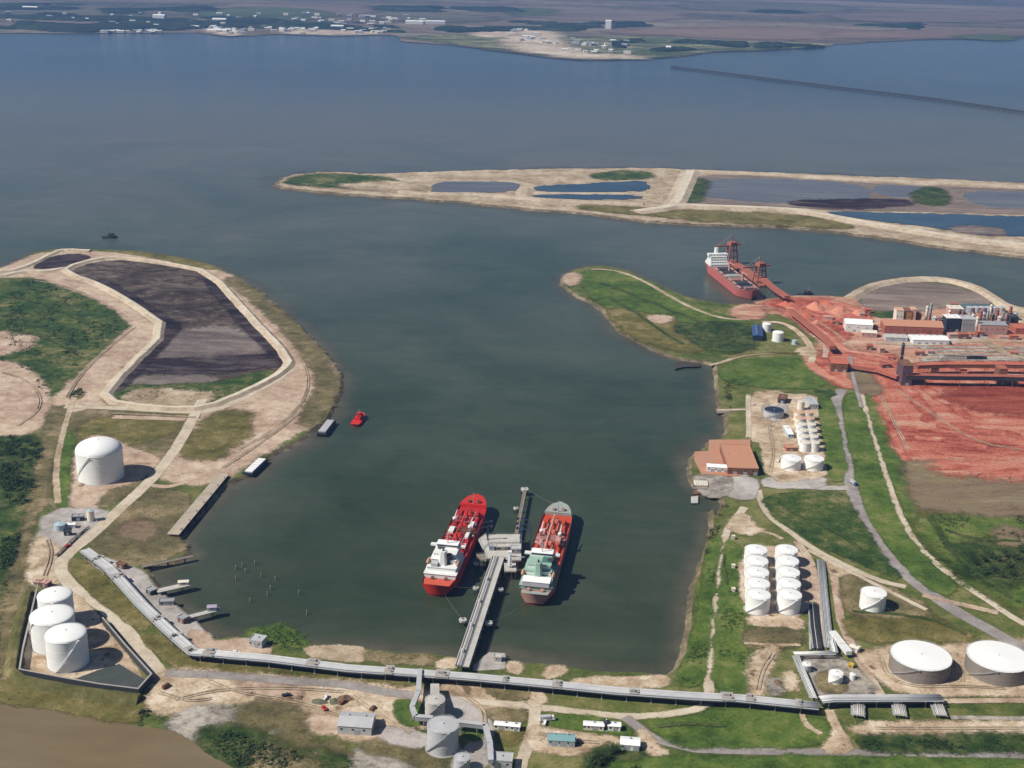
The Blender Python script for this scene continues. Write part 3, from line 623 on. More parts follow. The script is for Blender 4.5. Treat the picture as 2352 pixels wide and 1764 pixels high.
# ---- right shore
strip('road', WL('F', [(1060, 260), (1010, 330), (1030, 480), (1070, 650), (1110, 850), (1150, 1000), (1230, 1160), (1340, 1330), (1480, 1460), (1660, 1590), 'E', (1750, 650), (1950, 760), (2212, 910), (2500, 1080)]), 10.5, g_asph)
strip('road', WL('F', [(1100, 60), (1140, 180), (1185, 320), (1240, 500), (1320, 760), (1390, 980), (1450, 1120), (1560, 1290), (1760, 1460), (2050, 1650), 'E', (2070, 660), (2212, 750), (2500, 900)]), 5, g_pale)
strip('road', WL('E', [(1560, 560), (1800, 620), (2060, 680)]), 5, g_pink)
strip('road', WL('F', [(560, 870), (950, 890), (1110, 890)]), 8, g_conc)
S('F', [(560, 830), (700, 815), (950, 815), (950, 890), (560, 890)], 'yard', g_conc, fw=2)
S('F', [(465, 290), (640, 270), (700, 300), (880, 290), (900, 400), (930, 560), (970, 790), (900, 830), (570, 850), (560, 600), (470, 590)], 'yard', g_tan, fw=2)
S('F', [(560, 350), (620, 380), (700, 340), (690, 420), (640, 470), (560, 440)], 'yard', g_conc, fw=2)
S('F', [(210, 640), (470, 640), (480, 800), (440, 820), (350, 800)], 'dock_apron', g_conc, fw=1)
S('F', [(340, 815), (520, 825), (520, 900), (490, 960), (400, 960), (300, 930), (260, 870)], 'yard', g_conc, fw=2)
S('F', [(120, 800), (350, 800), (340, 930), (240, 960), (120, 900)], 'yard', g_gravel, fw=2)
strip('track', WL('F', [(460, 290), (465, 580)]), 4, g_pale)
strip('track', WL('F', [(255, 395), (460, 390)]), 3.5, g_pale)
strip('track', WL('F', [(210, 110), (300, 90), (420, 45), (620, 30), (780, 30)]), 4.5, g_sand)
strip('track', WL('F', [(490, 250), (620, 180), (760, 110)]), 3, g_olive)
strip('track', WL('F', [(500, 240), (420, 190), (330, 140)]), 2.5, g_olive)
S('F', [(300, 130), (420, 70), (760, 60), (850, 100), (900, 180), (960, 230), (880, 260), (500, 250), (280, 200)], 'green_grass', g_green, fw=3)
S('F', [(560, 940), (900, 920), (1080, 920), (1110, 1020), (1200, 1160), (1330, 1360), (1450, 1480), (1250, 1400), (900, 1250), (720, 1130), (600, 1040)], 'green_grass', g_marsh, fw=3)
for pl in ([(900, 300), (990, 320), (1040, 560), (1090, 840), (980, 850), (940, 560)], [(1070, 290), (1150, 290), (1260, 650), (1350, 950), (1420, 1130), (1580, 1340), (1800, 1520), (1680, 1580), (1500, 1440), (1280, 1170), (1180, 950), (1080, 500)],
           [(1210, 290), (1290, 300), (1400, 650), (1500, 960), (1620, 1200), (1900, 1500), (2150, 1650), (1800, 1450), (1500, 1130), (1380, 850), (1280, 560)]):
    S('F', pl, 'green_grass', g_green, fw=2)
S('F', [(1600, 1020), (2400, 1010), (2500, 1700), (2212, 1700), (1900, 1480), (1700, 1300), (1560, 1120)], 'green_grass', g_olive, fw=8, jit=5)
S('F', [(1640, 1090), (2400, 1060), (2500, 1650), (2212, 1640), (1900, 1450), (1720, 1290), (1600, 1150)], 'green_grass', g_green, fw=12, jit=9)
S('F', [(1830, 1350), (1950, 1280), (2212, 1270), (2400, 1300), (2300, 1400), (2100, 1500), (1950, 1450)], 'scrub_ground', g_dark, fw=12, jit=8)
S('F', [(2050, 1180), (2160, 1140), (2212, 1200), (2100, 1250)], 'bare_soil', g_brownmud, fw=8, jit=5)
S('F', [(1490, 690), (2400, 660), (2500, 1060), (1620, 1030), (1550, 960), (1510, 820)], 'mud_flat', g_brownmud, fw=8, jit=5)
S('F', [(1700, 700), (2400, 690), (2400, 820), (1900, 790), (1700, 780)], 'mud_flat', g_redmud, fw=14, jit=8)
S('F', [(1270, 240), (1400, 220), (2500, 200), (2500, 690), (1900, 700), (1500, 700), (1430, 680), (1350, 440), (1290, 320)], 'red_mud_flat', g_redmud, fw=6, jit=5)
for a, b_, c in (((1450, 240), (1640, 480), 20), ((1560, 240), (1900, 470), 14), ((1650, 500), (2212, 560), 22), ((1500, 560), (2000, 640), 18), ((1700, 260), (2212, 420), 14)):
    strip('red_mud_streak', WL('F', [a, ((a[0] + b_[0]) / 2 + 10, (a[1] + b_[1]) / 2), b_]), c * .3, g_red, fw=9, wob=5)
S('F', [(1780, 300), (2000, 270), (2400, 250), (2400, 420), (2100, 400), (1900, 370)], 'red_mud_flat', ground_mat('deep_red_mud', [(0, (.14, .026, .018)), (.5, (.27, .06, .038)), (1, (.36, .12, .08))], 0.012, 0.06, .3, stretch=(.4, 1.6, 1), rot=R(20), dist=1.4), fw=16, jit=8)
strip('track', WL('F', [(1330, 380), (1420, 650), (1470, 720)]), 3, g_red, fw=6)
S('G', [(960, 600), (1080, 572), (1280, 566), (1400, 575), (1500, 610), (1600, 650), (1850, 620), (2150, 630), (2600, 740), (2600, 900), (1650, 905), (1560, 960), (1480, 980), (1390, 985), (1290, 940), (1215, 880), (1210, 835), (1290, 790), (1240, 740), (1120, 650), (1000, 640)], 'plant_ground', g_plant, fw=5, jit=3)
S('G', [(1000, 600), (1100, 578), (1290, 575), (1400, 610), (1490, 640), (1480, 690), (1360, 700), (1400, 760), (1330, 790), (1240, 730), (1120, 640)], 'red_dust_ground', g_red, fw=6, jit=4)
S('G', [(1230, 860), (1330, 820), (1500, 840), (1620, 840), (1640, 960), (1500, 970), (1400, 990), (1330, 960)], 'red_dust_ground', g_red, fw=6, jit=4)
S('G', [(1650, 870), (2500, 850), (2500, 960), (1660, 975)], 'red_dust_ground', g_red, fw=6, jit=3)
S('G', [(1420, 900), (1500, 930), (1540, 1010), (1480, 1020), (1440, 960)], 'bare_soil', g_brownmud, fw=6, jit=3)
S('G', [(1560, 745), (1700, 760), (2000, 745), (2050, 760), (1900, 790), (1620, 800)], 'yard', g_conc, fw=4)
S('G', [(1850, 770), (2100, 800), (2212, 830), (2212, 850), (1750, 830)], 'yard', g_plant, fw=4)
S('G', [(1450, 578), (1550, 525), (1700, 503), (1850, 508), (2000, 555), (2080, 598), (1900, 600), (1830, 620), (1600, 645), (1500, 625)], 'mud_flat', g_moundmud, fw=5, jit=3)
S('G', [(1500, 635), (1600, 645), (1700, 640), (1650, 665), (1520, 660)], 'grass_verge', g_marsh, fw=5, jit=3)
S('G', [(1830, 622), (1900, 600), (2060, 600), (2130, 635), (2050, 645), (1900, 640)], 'pond_water', w_teal, fw=0)
levee('dyke', WL('G', [(1410, 578), (1470, 540), (1530, 512), (1700, 487), (1850, 490), (1990, 525), (2070, 575), (2140, 622), (2260, 640), (2600, 690)]), 8, 24, 4, g_levee, crownmat=None)
S('G', [(2120, 640), (2212, 640), (2400, 670), (2400, 720), (2212, 700)], 'sand_pad', g_sand, fw=4)
# green point
S('G', [(150, 450), (330, 450), (480, 500), (640, 590), (820, 660), (950, 690), (940, 780), (800, 840), (640, 810), (460, 740), (330, 640), (210, 560)], 'green_grass', g_green, fw=6, jit=4)
S('G', [(300, 620), (420, 640), (600, 680), (720, 760), (720, 820), (600, 820), (440, 760), (330, 690)], 'dry_field', g_olive, fw=8, jit=5)
S('G', [(580, 700), (800, 690), (950, 700), (960, 790), (860, 830), (740, 800)], 'scrub_ground', g_dark, fw=8, jit=5)
S('G', [(480, 660), (560, 655), (575, 680), (500, 685)], 'bare_soil', g_pink, fw=6, jit=3)
S('G', [(90, 470), (150, 455), (150, 500), (110, 520)], 'bare_soil', g_pink, fw=5, jit=2)
strip('track', WL('G', [(210, 440), (330, 445), (450, 490), (600, 580), (700, 630), (830, 672), (950, 674)]), 5, g_sand)
S('G', [(860, 620), (960, 600), (1020, 640), (980, 670), (880, 665)], 'bare_soil', g_plant, fw=5, jit=3)
strip('road', WL('G', [(1000, 685), (1090, 685), (1150, 715), (1210, 770), (1240, 830), (1225, 880)]), 7, g_tan)
strip('road', WL('G', [(1225, 740), (1280, 770), (1300, 810), (1290, 850)]), 5, g_pink)
S('G', [(1180, 800), (1250, 810), (1240, 850), (1160, 830)], 'sand_pad', g_tan, fw=3)
strip('track', WL('G', [(840, 850), (950, 828), (1070, 825), (1180, 830)]), 5, g_olive)
strip('road', WL('G', [(1215, 870), (1290, 930), (1390, 970)]), 10, g_redpink, fw=3)
strip('road', WL('G', [(1120, 610), (1200, 680), (1290, 740), (1400, 830)]), 9, g_redpink, fw=3)
S('F', [(900, 260), (1000, 270), (1000, 310), (900, 300)], 'scrub_ground', g_marsh, fw=3)

# ---- spoil island
ZI = LZ + 0.05
S('M', [(150, 150), (200, 125), (330, 108), (540, 125), (700, 140), (560, 180), (400, 175), (160, 160)], 'grass_verge', g_marsh, fw=14, jit=9)
S('M', [(400, 165), (540, 160), (680, 150), (850, 185), (700, 200), (500, 185)], 'grass_verge', g_sand, fw=14, jit=8)
S('M', [(860, 155), (1000, 150), (1310, 150), (1320, 200), (1000, 208), (860, 205)], 'pond_water', w_grey, fw=0, jit=10)
S('M', [(1380, 175), (1540, 165), (1800, 150), (1960, 145), (1990, 180), (1930, 200), (1640, 205), (1400, 200)], 'pond_water', w_blue, fw=0, jit=10)
S('M', [(1380, 215), (1600, 212), (1930, 220), (1920, 240), (1640, 240), (1390, 232)], 'pond_water', w_blue, fw=0, jit=10)
S('M', [(1700, 110), (1850, 95), (1960, 105), (1980, 130), (1720, 140)], 'grass_verge', g_marsh, fw=12, jit=7)
S('M', [(1620, 270), (1800, 275), (1950, 290), (2212, 300), 'N', (500, 360), (830, 375), (1000, 400), (1180, 445), (1050, 455), (800, 432), (500, 425), (260, 405), 'M', (2000, 320), (1640, 290)], 'grass_verge', g_olive, fw=10, jit=8)
S('N', [(175, 300), (215, 200), (260, 132), (700, 148), (1200, 182), (1560, 200), (2212, 225), (2900, 250), (2900, 390), (2212, 368), (1600, 350), (1300, 348), (1100, 345), (830, 325), (400, 312)], 'pond_bed', g_moundmud, fw=6, jit=6)
S('N', [(320, 180), (700, 165), (1150, 190), (1260, 240), (1200, 280), (800, 295), (400, 270), (310, 240)], 'pond_water', w_grey, fw=10, jit=10)
S('N', [(1360, 205), (1600, 215), (1630, 260), (1400, 260)], 'pond_water', w_grey, fw=10, jit=10)
S('N', [(1920, 240), (2212, 250), (2900, 270), (2900, 350), (2212, 330), (1930, 310)], 'pond_water', w_grey, fw=10, jit=10)
S('N', [(170, 295), (220, 190), (270, 150), (320, 190), (280, 250), (270, 295)], 'grass_verge', g_dark, fw=10, jit=6)
S('N', [(1560, 260), (1640, 200), (1740, 240), (1740, 320), (1600, 310)], 'grass_verge', g_dark, fw=10, jit=8)
S('N', [(780, 300), (1000, 290), (1500, 280), (1550, 310), (1300, 335), (1000, 335)], 'pond_bed', g_muddark, fw=10, jit=8)
S('N', [(1000, 352), (1300, 358), (1700, 368), (2212, 385), (2900, 410), (2900, 540), (2212, 505), (1900, 480), (1500, 430), (1150, 385)], 'pond_water', w_blue, fw=0, jit=10)
S('N', [(1800, 450), (1950, 440), (2100, 470), (2050, 500), (1850, 480)], 'mud_flat', g_mudlight, fw=10, jit=6)
levee('dyke', WL('N', [(-100, 360), (60, 340), (130, 320), (180, 220), (225, 115)]), 16, 44, 4, g_levee, crownmat=g_crown)
levee('dyke', WL('N', [(100, 320), (400, 330), (800, 345), (950, 365), (1180, 410), (1500, 465), (1900, 530), (2212, 560), (2900, 640)]), 16, 38, 4, g_levee, crownmat=g_crown)
levee('dyke', WL('N', [(230, 112), (700, 130), (1200, 162), (1560, 175), (2212, 205), (2900, 235)]), 8, 30, 3, g_levee)
levee('dyke', WL('M', [(700, 140), (850, 118), (1300, 110), (1600, 105)]), 8, 30, 2.5, g_levee)
levee('dyke', WL('M', [(700, 200), (850, 212), (1150, 212), (1320, 235), (1620, 250), (1940, 262)]), 9, 30, 2.5, g_levee)
levee('dyke', WL('M', [(1340, 185), (1330, 235)]), 12, 34, 2.5, g_levee)
levee('dyke', WL('M', [(1380, 207), (1640, 210), (1950, 208)]), 5, 14, 2, g_levee)

# ---- far shore
def FS(t, pts, name, mat, **k): sheet(name, WL(t, pts, 1.5), mat, z=1.5 + .6 + .05 * _seed[0] * .1, step=50, **k)
FS('O', [(1750, 160), (2000, 150), (2212, 150), 'Q', (160, 150), (330, 165), (600, 155), (820, 175), (1000, 180), (1340, 190), (1300, 203), (1060, 215), (850, 220), (740, 235), (550, 250), (300, 250), (0, 215), 'O', (1980, 190)], 'marsh', g_fargreen, fw=40, jit=40)
FS('Q', [(0, 125), (160, 135), (160, 190), (300, 240), (520, 240), (520, 252), (300, 255), (0, 210)], 'sand_flat', g_farsand, fw=60, jit=50)
FS('O', [(900, 130), (960, 120), (1040, 150), (980, 156)], 'sand_flat', g_farsand, fw=40, jit=30)
FS('O', [(2050, 140), (2212, 125), (2212, 155), (2080, 160)], 'sand_flat', g_farsand, fw=40, jit=30)
FS('O', [(1250, 135), (1600, 128), (1600, 150), (1300, 148)], 'sand_flat', g_farsand, fw=60, jit=40)

# ---- wheel ruts across the bare ground, and damp lines through the grass
def ruts(t, pts):
    q = WL(t, pts); q = chaikin([Vector((p.x, p.y, 0)) for p in q], False, 2); nr = normals(q, False)
    for k in (-1.1, 1.1): strip('track', [p + n_ * k for p, n_ in zip(q, nr)], .7, g_rut, fw=.5, smooth=0, wob=.25)
g_rut = ground_mat('wheel_rut', [(0, (.28, .205, .14)), (.5, (.39, .30, .21)), (1, (.50, .41, .31))], .05, .2, .9, feather=.9)
g_damp = ground_mat('damp_grass', [(0, (.026, .048, .012)), (.5, (.052, .080, .020)), (1, (.10, .11, .04))], .03, .12, .6, feather=1.0)
for t, pts in (('C', [(1100, 1230), (1400, 1160), (1800, 1150), (2200, 1180)]), ('C', [(1300, 1100), (1500, 1180), (1900, 1240), (2160, 1330)]), ('C', [(1000, 1180), (1200, 1240), (1350, 1220)]), ('D', [(20, 1200), (150, 1300), (280, 1380), (400, 1440)]), ('D', [(640, 1130), (780, 1230), (860, 1290), (880, 1500)]),
               ('D', [(1200, 1440), (1400, 1490), (1600, 1500)]), ('B', [(300, 660), (330, 760), (280, 900)]), ('B', [(500, 330), (600, 250), (800, 180), (950, 180)]), ('A', [(1500, 1480), (1750, 1350), (1950, 1150), (1960, 950), (1750, 720), (1500, 480)]), ('A', [(1400, 1600), (1700, 1400), (1900, 1240)]),
               ('A', [(420, 1150), (520, 980), (720, 800), (860, 690)]), ('A', [(200, 400), (420, 430), (700, 560), (840, 660)]), ('E', [(1300, 960), (1340, 1080), (1500, 1150), (1800, 1140), (2100, 1160)]), ('E', [(1400, 900), (1700, 900), (1800, 1000), (1820, 1120)]), ('E', [(520, 1170), (540, 1050), (620, 930)]),
               ('I', [(1100, 200), (1150, 600), (1200, 900), (1150, 1150)]), ('E', [(1250, 1410), (1600, 1410), (2300, 1410)]), ('A', [(0, 980), (200, 1040), (280, 1200), (100, 1330)]), ('A', [(700, 1245), (1000, 1260), (1250, 1270)]), ('G', [(1000, 610), (1150, 640), (1300, 700), (1450, 830)]), ('F', [(1400, 260), (1600, 400), (1900, 600), (2200, 650)]), ('F', [(1300, 300), (1400, 500), (1480, 650)])):
    ruts(t, pts)
for t, pts, wd in (('F', [(1620, 1060), (1720, 1260), (1900, 1420), (2150, 1600)], 4), ('F', [(1700, 1150), (1900, 1220), (2200, 1230)], 3), ('F', [(640, 980), (800, 1080), (1000, 1150), (1200, 1300)], 3), 
                   ('E', [(1100, 660), (1400, 680), (1700, 740), (1850, 820)], 2.5), ('A', [(0, 500), (200, 520), (420, 600), (600, 700)], 5), ('A', [(50, 700), (300, 760), (480, 860)], 5), ('B', [(200, 1000), (120, 1300), (90, 1500)], 3),
                   ('G', [(250, 500), (400, 560), (600, 640), (760, 700)], 5), ('G', [(300, 580), (420, 640), (520, 720), (640, 790)], 4), ('D', [(1950, 1400), (2150, 1380), (2400, 1400)], 2.5), ('E', [(300, 300), (330, 500)], 1)):
    strip('drainage_line', WL(t, pts), wd * .45, g_damp, fw=wd * .9, wob=2.5)
# ================================================================== THINGS
GZ = LZ + 0.25
m_white = paint('white_tank_paint', (.82, .82, .81), .5, dirt=.22, dirtcol=(.56, .53, .49), scale=.3)
m_whiteroof = paint('white_roof_paint', (.84, .84, .83), .6, dirt=.08, streak=False)
m_cream = paint('cream_paint', (.74, .68, .58), .6, dirt=.2)
m_grey = paint('grey_steel', (.34, .345, .36), .55, dirt=.35, scale=.4)
m_lgrey = paint('light_grey_steel', (.47, .475, .49), .5, dirt=.3, scale=.4)
m_galv = paint('galvanised_steel', (.42, .43, .44), .45, metal=.2, dirt=.3, scale=.6)
m_rackp = paint('insulated_pipe', (.56, .56, .57), .4, dirt=.4, dirtcol=(.25, .22, .2), scale=.15, streak=False)
m_rust = paint('rusty_steel', (.20, .095, .055), .8, dirt=.6, dirtcol=(.09, .05, .04), scale=.5)
m_dark = paint('dark_steel', (.045, .047, .052), .6, dirt=.3, scale=.5)
m_conc = paint('concrete', (.36, .335, .31), .9, dirt=.45, scale=.25)
m_pconc = paint('pale_concrete', (.50, .475, .44), .9, dirt=.4, scale=.2, streak=False)
m_wood = paint('weathered_timber', (.24, .20, .165), .9, dirt=.5, scale=.6)
m_pile = paint('dark_timber_pile', (.06, .05, .042), .9, dirt=.4, scale=.6)
m_brown = paint('brown_grey_shell', (.235, .205, .18), .7, dirt=.5, dirtcol=(.13, .10, .09), scale=.18)
m_navy = paint('navy_steel', (.022, .035, .06), .45, dirt=.3)
m_blue = paint('blue_paint', (.045, .085, .20), .5, dirt=.25)
m_lblue = paint('pale_blue_paint', (.42, .52, .58), .5, dirt=.25)
m_teal = paint('teal_roof', (.20, .36, .38), .5, dirt=.3)
m_glass = paint('dark_glass', (.015, .02, .028), .12, dirt=.05)
m_orange = paint('orange_dusted_sheet', (.50, .235, .145), .8, dirt=.5, dirtcol=(.42, .25, .16), scale=.08, streak=False)
m_reddust = paint('red_dusted_steel', (.38, .125, .085), .8, dirt=.5, dirtcol=(.20, .055, .04), scale=.3)
m_pinkdust = paint('pink_dusted_roof', (.50, .30, .25), .8, dirt=.4, dirtcol=(.36, .16, .12), scale=.3)
m_shipred = paint('ship_red', (.56, .030, .022), .5, dirt=.35, dirtcol=(.33, .02, .018), scale=.12)
m_deckred = paint('deck_red', (.44, .022, .018), .6, dirt=.5, dirtcol=(.20, .012, .012), scale=.10, streak=False)
m_orangehull = paint('orange_red_hull', (.60, .105, .055), .5, dirt=.35, dirtcol=(.36, .07, .05), scale=.12)
m_orangedeck = paint('orange_deck', (.52, .065, .022), .6, dirt=.5, dirtcol=(.30, .035, .02), scale=.10, streak=False)
m_pinkish = paint('faded_pink_paint', (.55, .30, .26), .6, dirt=.4, scale=.2)
m_shipwhite = paint('ship_white', (.74, .75, .74), .45, dirt=.25, dirtcol=(.5, .42, .36), scale=.3)
m_shipgreen = paint('pale_green_deck', (.30, .44, .36), .6, dirt=.4, dirtcol=(.17, .28, .24), scale=.15, streak=False)
m_dgreen = paint('green_deck', (.07, .20, .16), .6, dirt=.4, scale=.15, streak=False)
m_greyhull = paint('grey_green_paint', (.33, .36, .33), .6, dirt=.4, scale=.15, streak=False)
m_anti = paint('dull_red_boot', (.20, .04, .03), .7, dirt=.5, scale=.2)
m_rubber = paint('black_rubber', (.018, .018, .018), .85, dirt=.1)
m_yellow = paint('yellow_paint', (.62, .42, .06), .5, dirt=.2)
m_carred = paint('car_red', (.40, .03, .03), .35, dirt=.1)

def mpp(p):                                        # metres across one photo pixel at a ground point
    return (p - Vector((0, 0, CAM_H))).length / FPX

# ---------------------------------------------------------------- storage tanks
def tank(name, label, p, r, h, shell=m_white, roof=m_whiteroof, rise=0.0, cone=0.6, stair=True, stair_a=3.6, group=None, cat='tank', rings=2, rail=True, base=True, n=48, z=GZ, roofname='roof', dome=False):
    t = thing(name, label, cat, (p.x, p.y, z), 0, group)
    mb = MB(); mb.lathe((0, 0, 0), [(r, 0), (r, h)], n, cap=False); sh = obj('shell', mb, shell, t, True)
    mb = MB()
    for k in range(1, min(rings, 2) + 1):
        zz = h * k / (min(rings, 2) + 1); mb.lathe((0, 0, zz - .06), [(r - .02, 0), (r + .10, 0), (r + .10, .12), (r - .02, .12)], n, cap=False)
    mb.lathe((0, 0, h - .12), [(r - .02, 0), (r + .18, 0), (r + .18, .12), (r - .3, .12)], n, cap=False)
    obj('stiffener_ring', mb, shell, sh)
    mb = MB()
    if rise > 0: prof = [((r + .1) * math.cos(a * math.pi / 2 / 10), h + .02 + rise * math.sin(a * math.pi / 2 / 10)) for a in range(10)] + [(.3, h + rise + .03)]
    else: prof = [(r + .05, h + .02), (r * .5, h + .02 + cone * .5), (.4, h + .02 + cone)]
    mb.lathe((0, 0, 0), prof, n, cap=False); ro = obj(roofname, mb, roof, t, True)
    top = h + max(rise, cone)
    mb = MB(); mb.lathe((0, 0, top - .1), [(.3, 0), (.3, .6), (.45, .65), (.45, .8), (.1, .9)], 12)
    obj('vent', mb, m_white, ro, True)
    if rail:
        mb = MB(); k = max(12, int(r * 1.6))
        ring = [Vector(((r - .1) * math.cos(a * 2 * math.pi / 48), (r - .1) * math.sin(a * 2 * math.pi / 48), h + 1.1)) for a in range(49)]
        mb.tube(ring, .05, 4); mb.tube([v - Vector((0, 0, .55)) for v in ring], .04, 4)
        for i in range(k):
            a = 2 * math.pi * i / k; x, y = (r - .1) * math.cos(a), (r - .1) * math.sin(a); mb.beam((x, y, h), (x, y, h + 1.1), .07, .07)
        obj('handrail', mb, m_galv, t)
    if stair:
        mb = MB(); steps = max(10, int(h / .3)); sw = min(1.5, 9.0 / r + .5); pr = None
        for i in range(steps):
            a = stair_a + sw * i / steps; zz = h * (i + 1) / steps; rr = r + .65
            mb.box((rr * math.cos(a), rr * math.sin(a), zz), (.9, .42, .08), a)
            if i % 4 == 0:
                q = Vector(((r + 1.05) * math.cos(a), (r + 1.05) * math.sin(a), zz)); mb.beam(q, q + Vector((0, 0, 1.1)), .06, .06)
                if pr: mb.beam(pr + Vector((0, 0, 1.1)), q + Vector((0, 0, 1.1)), .06, .06); mb.beam(pr, q, .08, .25)
                pr = q
        a = stair_a + sw; mb.box(((r + .7) * math.cos(a), (r + .7) * math.sin(a), h), (1.3, 1.6, .1), a)
        obj('staircase', mb, m_galv if shell is not m_white else m_white, t)
    if base:
        mb = MB(); mb.lathe((0, 0, 0), [(r + 1.4, -.4), (r + 1.2, .12), (r + .02, .16)], n); obj('foundation', mb, m_conc, t)
    mb = MB(); a = stair_a + 2.4
    mb.tube([(r * math.cos(a), r * math.sin(a), .9), ((r + 2.4) * math.cos(a), (r + 2.4) * math.sin(a), .9), ((r + 3.0) * math.cos(a), (r + 3.0) * math.sin(a), .4)], .3, 8)
    obj('nozzle_pipe', mb, m_galv, t)
    return t
tank('storage_tank', 'tall white domed tank standing alone with a dark shadow beside the diagonal sand road', W('B', 642, 262), 19.3, 25, rise=9, rings=4)
tank('storage_tank', 'rearmost and narrowest of the three clustered white tanks inside the lower left dike', W('C', 366, 738), 11.4, 21, rise=2.6, rings=3, rail=True)
tank('storage_tank', 'middle and widest of the three clustered white tanks inside the lower left dike', W('C', 348, 872), 14.0, 21, rise=2.6, rings=3, stair_a=2.9)
tank('storage_tank', 'front white tank of the three clustered inside the lower left dike, nearest its dark basin', W('C', 436, 992), 12.8, 21, rise=2.6, rings=3, stair_a=4.4)
tank('storage_tank', 'left of the two broad brown-grey tanks with flat white roofs at lower right', W('E', 1545, 1036), 19.4, 10.6, shell=m_brown, cone=.9, rings=3, stair_a=3.4)
tank('storage_tank', 'right of the two broad brown-grey tanks with flat white roofs, at the right edge', W('E', 2036, 1042), 20.2, 10.6, shell=m_brown, cone=.9, rings=3, stair_a=3.4)
tank('storage_tank', 'single mid-sized white tank in the grass below the curving grey road', W('E', 1246, 640), 9.0, 12, rings=3, cone=1.0)
proto = None
for c in range(2):
    for r_ in range(5):
        p = W('E', (502 + 3.5 * r_, 695 + 4.5 * r_)[c], 362 + 73 * r_)
        lab = ['rearmost', 'second from the rear', 'middle', 'second from the front', 'front'][r_] + ' white tank in the ' + ['waterside', 'inland'][c] + ' row of five by the slip'
        if proto is None:
            proto = tank('storage_tank', lab, p, 8.5, 12, rings=1, cone=1.0, group='ten white tanks in two rows of five', shell=m_white)
        else: dup(proto, (p.x, p.y, GZ), 0, lab)
tank('silo', 'large light grey silo at the bottom centre casting a black shadow', W('D', 600, 1532), 9.1, 15.6, shell=m_lgrey, roof=m_lgrey, rings=3, cone=.8, cat='silo')
tank('silo', 'pale narrow silo behind the large grey silo, below the pipe rack', W('S', 1322, 812), 6.0, 12, shell=m_pconc, roof=m_pconc, rings=2, cone=.6, cat='silo')
tank('silo', 'small pale silo in front of the large grey silo at the bottom edge', W('S', 1665, 1480), 4.6, 8, shell=m_lgrey, roof=m_lgrey, rings=1, cone=.5, cat='silo')
tank('round_tank', 'low round tank with navy blue top on the sandy yard of the waterfront tank farm', W('I', 1200, 420), 9.8, 6.5, shell=m_lgrey, roof=m_navy, rings=1, cone=.3)
tank('storage_tank', 'left of the two squat white tanks at the front of the waterfront tank farm', W('I', 1415, 1078), 8.9, 9.6, rings=2, cone=1.0)
tank('storage_tank', 'right of the two squat white tanks at the front of the waterfront tank farm', W('I', 1700, 1082), 8.9, 9.6, rings=2, cone=1.0)
m_peach = paint('peach_roof', (.66, .40, .27), .7, dirt=.3)
pA = pB = None
for c in range(2):
    for i in range(6):
        x = (1515, 1630)[c] + 15 * i; y = 470 + 78 * i
        p = W('I', x, y)
        lab = ['first', 'second', 'third', 'fourth', 'fifth', 'sixth'][i] + ' from the back of the ' + ['left', 'right'][c] + ' file of small ' + ('peach-topped' if i < 2 else 'white') + ' tanks'
        if i < 2:
            if pA is None: pA = tank('small_tank', lab, p, 5.0, 8.5, shell=m_cream, roof=m_peach, rings=1, cone=.6, stair=False, group='two files of small tanks on the waterfront tank farm', n=32)
            else: dup(pA, (p.x, p.y, GZ), 0, lab)
        else:
            if pB is None: pB = tank('small_tank', lab, p, 5.0, 8.5, shell=m_white, roof=m_cream, rings=1, cone=.6, stair=False, group='two files of small tanks on the waterfront tank farm', n=32)
            else: dup(pB, (p.x, p.y, GZ), 0, lab)
tank('small_tank', 'cream vessel at the back end of the files of small tanks', W('I', 1540, 340), 3.6, 9, shell=m_cream, roof=m_cream, rings=1, cone=.5, stair=False, n=28)
tank('storage_tank', 'smaller rear one of two white tanks beside the blue shed on the green point', W('K', 886, 1150), 5.4, 8.5, rise=1.4, rings=1, stair=False)
tank('storage_tank', 'larger front one of two white tanks beside the blue shed on the green point', W('K', 1000, 1250), 6.6, 10, rise=1.6, rings=1, stair=False)
tank('small_tank', 'tiny pale blue tank right of the two white tanks on the green point', W('K', 1172, 1285), 3.0, 4.5, shell=m_lblue, roof=m_lblue, rings=0, stair=False, rail=False, n=24)
tank('storage_tank', 'small bright white tank with black shadow among the pipes left of the big flat tanks', W('J', 655, 690), 4.6, 6.0, rings=1, cone=.6, n=32)
tank('small_tank', 'little lilac-white tank at the left inside the white pipe loop', W('J', 280, 560), 3.2, 5.0, shell=m_lgrey, roof=m_whiteroof, rings=1, stair=False, n=28)
tank('small_tank', 'little white tank between the small bright tank and the sandy track', W('J', 870, 670), 1.9, 4, rings=0, stair=False, rail=False, n=24)
tank('process_vessel', 'tall pale vessel standing in the equipment yard below the lone domed tank', W('W', 660, 290), 2.9, 8.5, shell=m_cream, roof=m_lblue, rings=2, stair=False, cat='vessel', n=28)
tank('small_tank', 'squat pale blue tank at the left of the equipment yard', W('W', 345, 380), 4.4, 4.5, shell=m_lblue, roof=m_lblue, rings=1, stair=False, n=32)

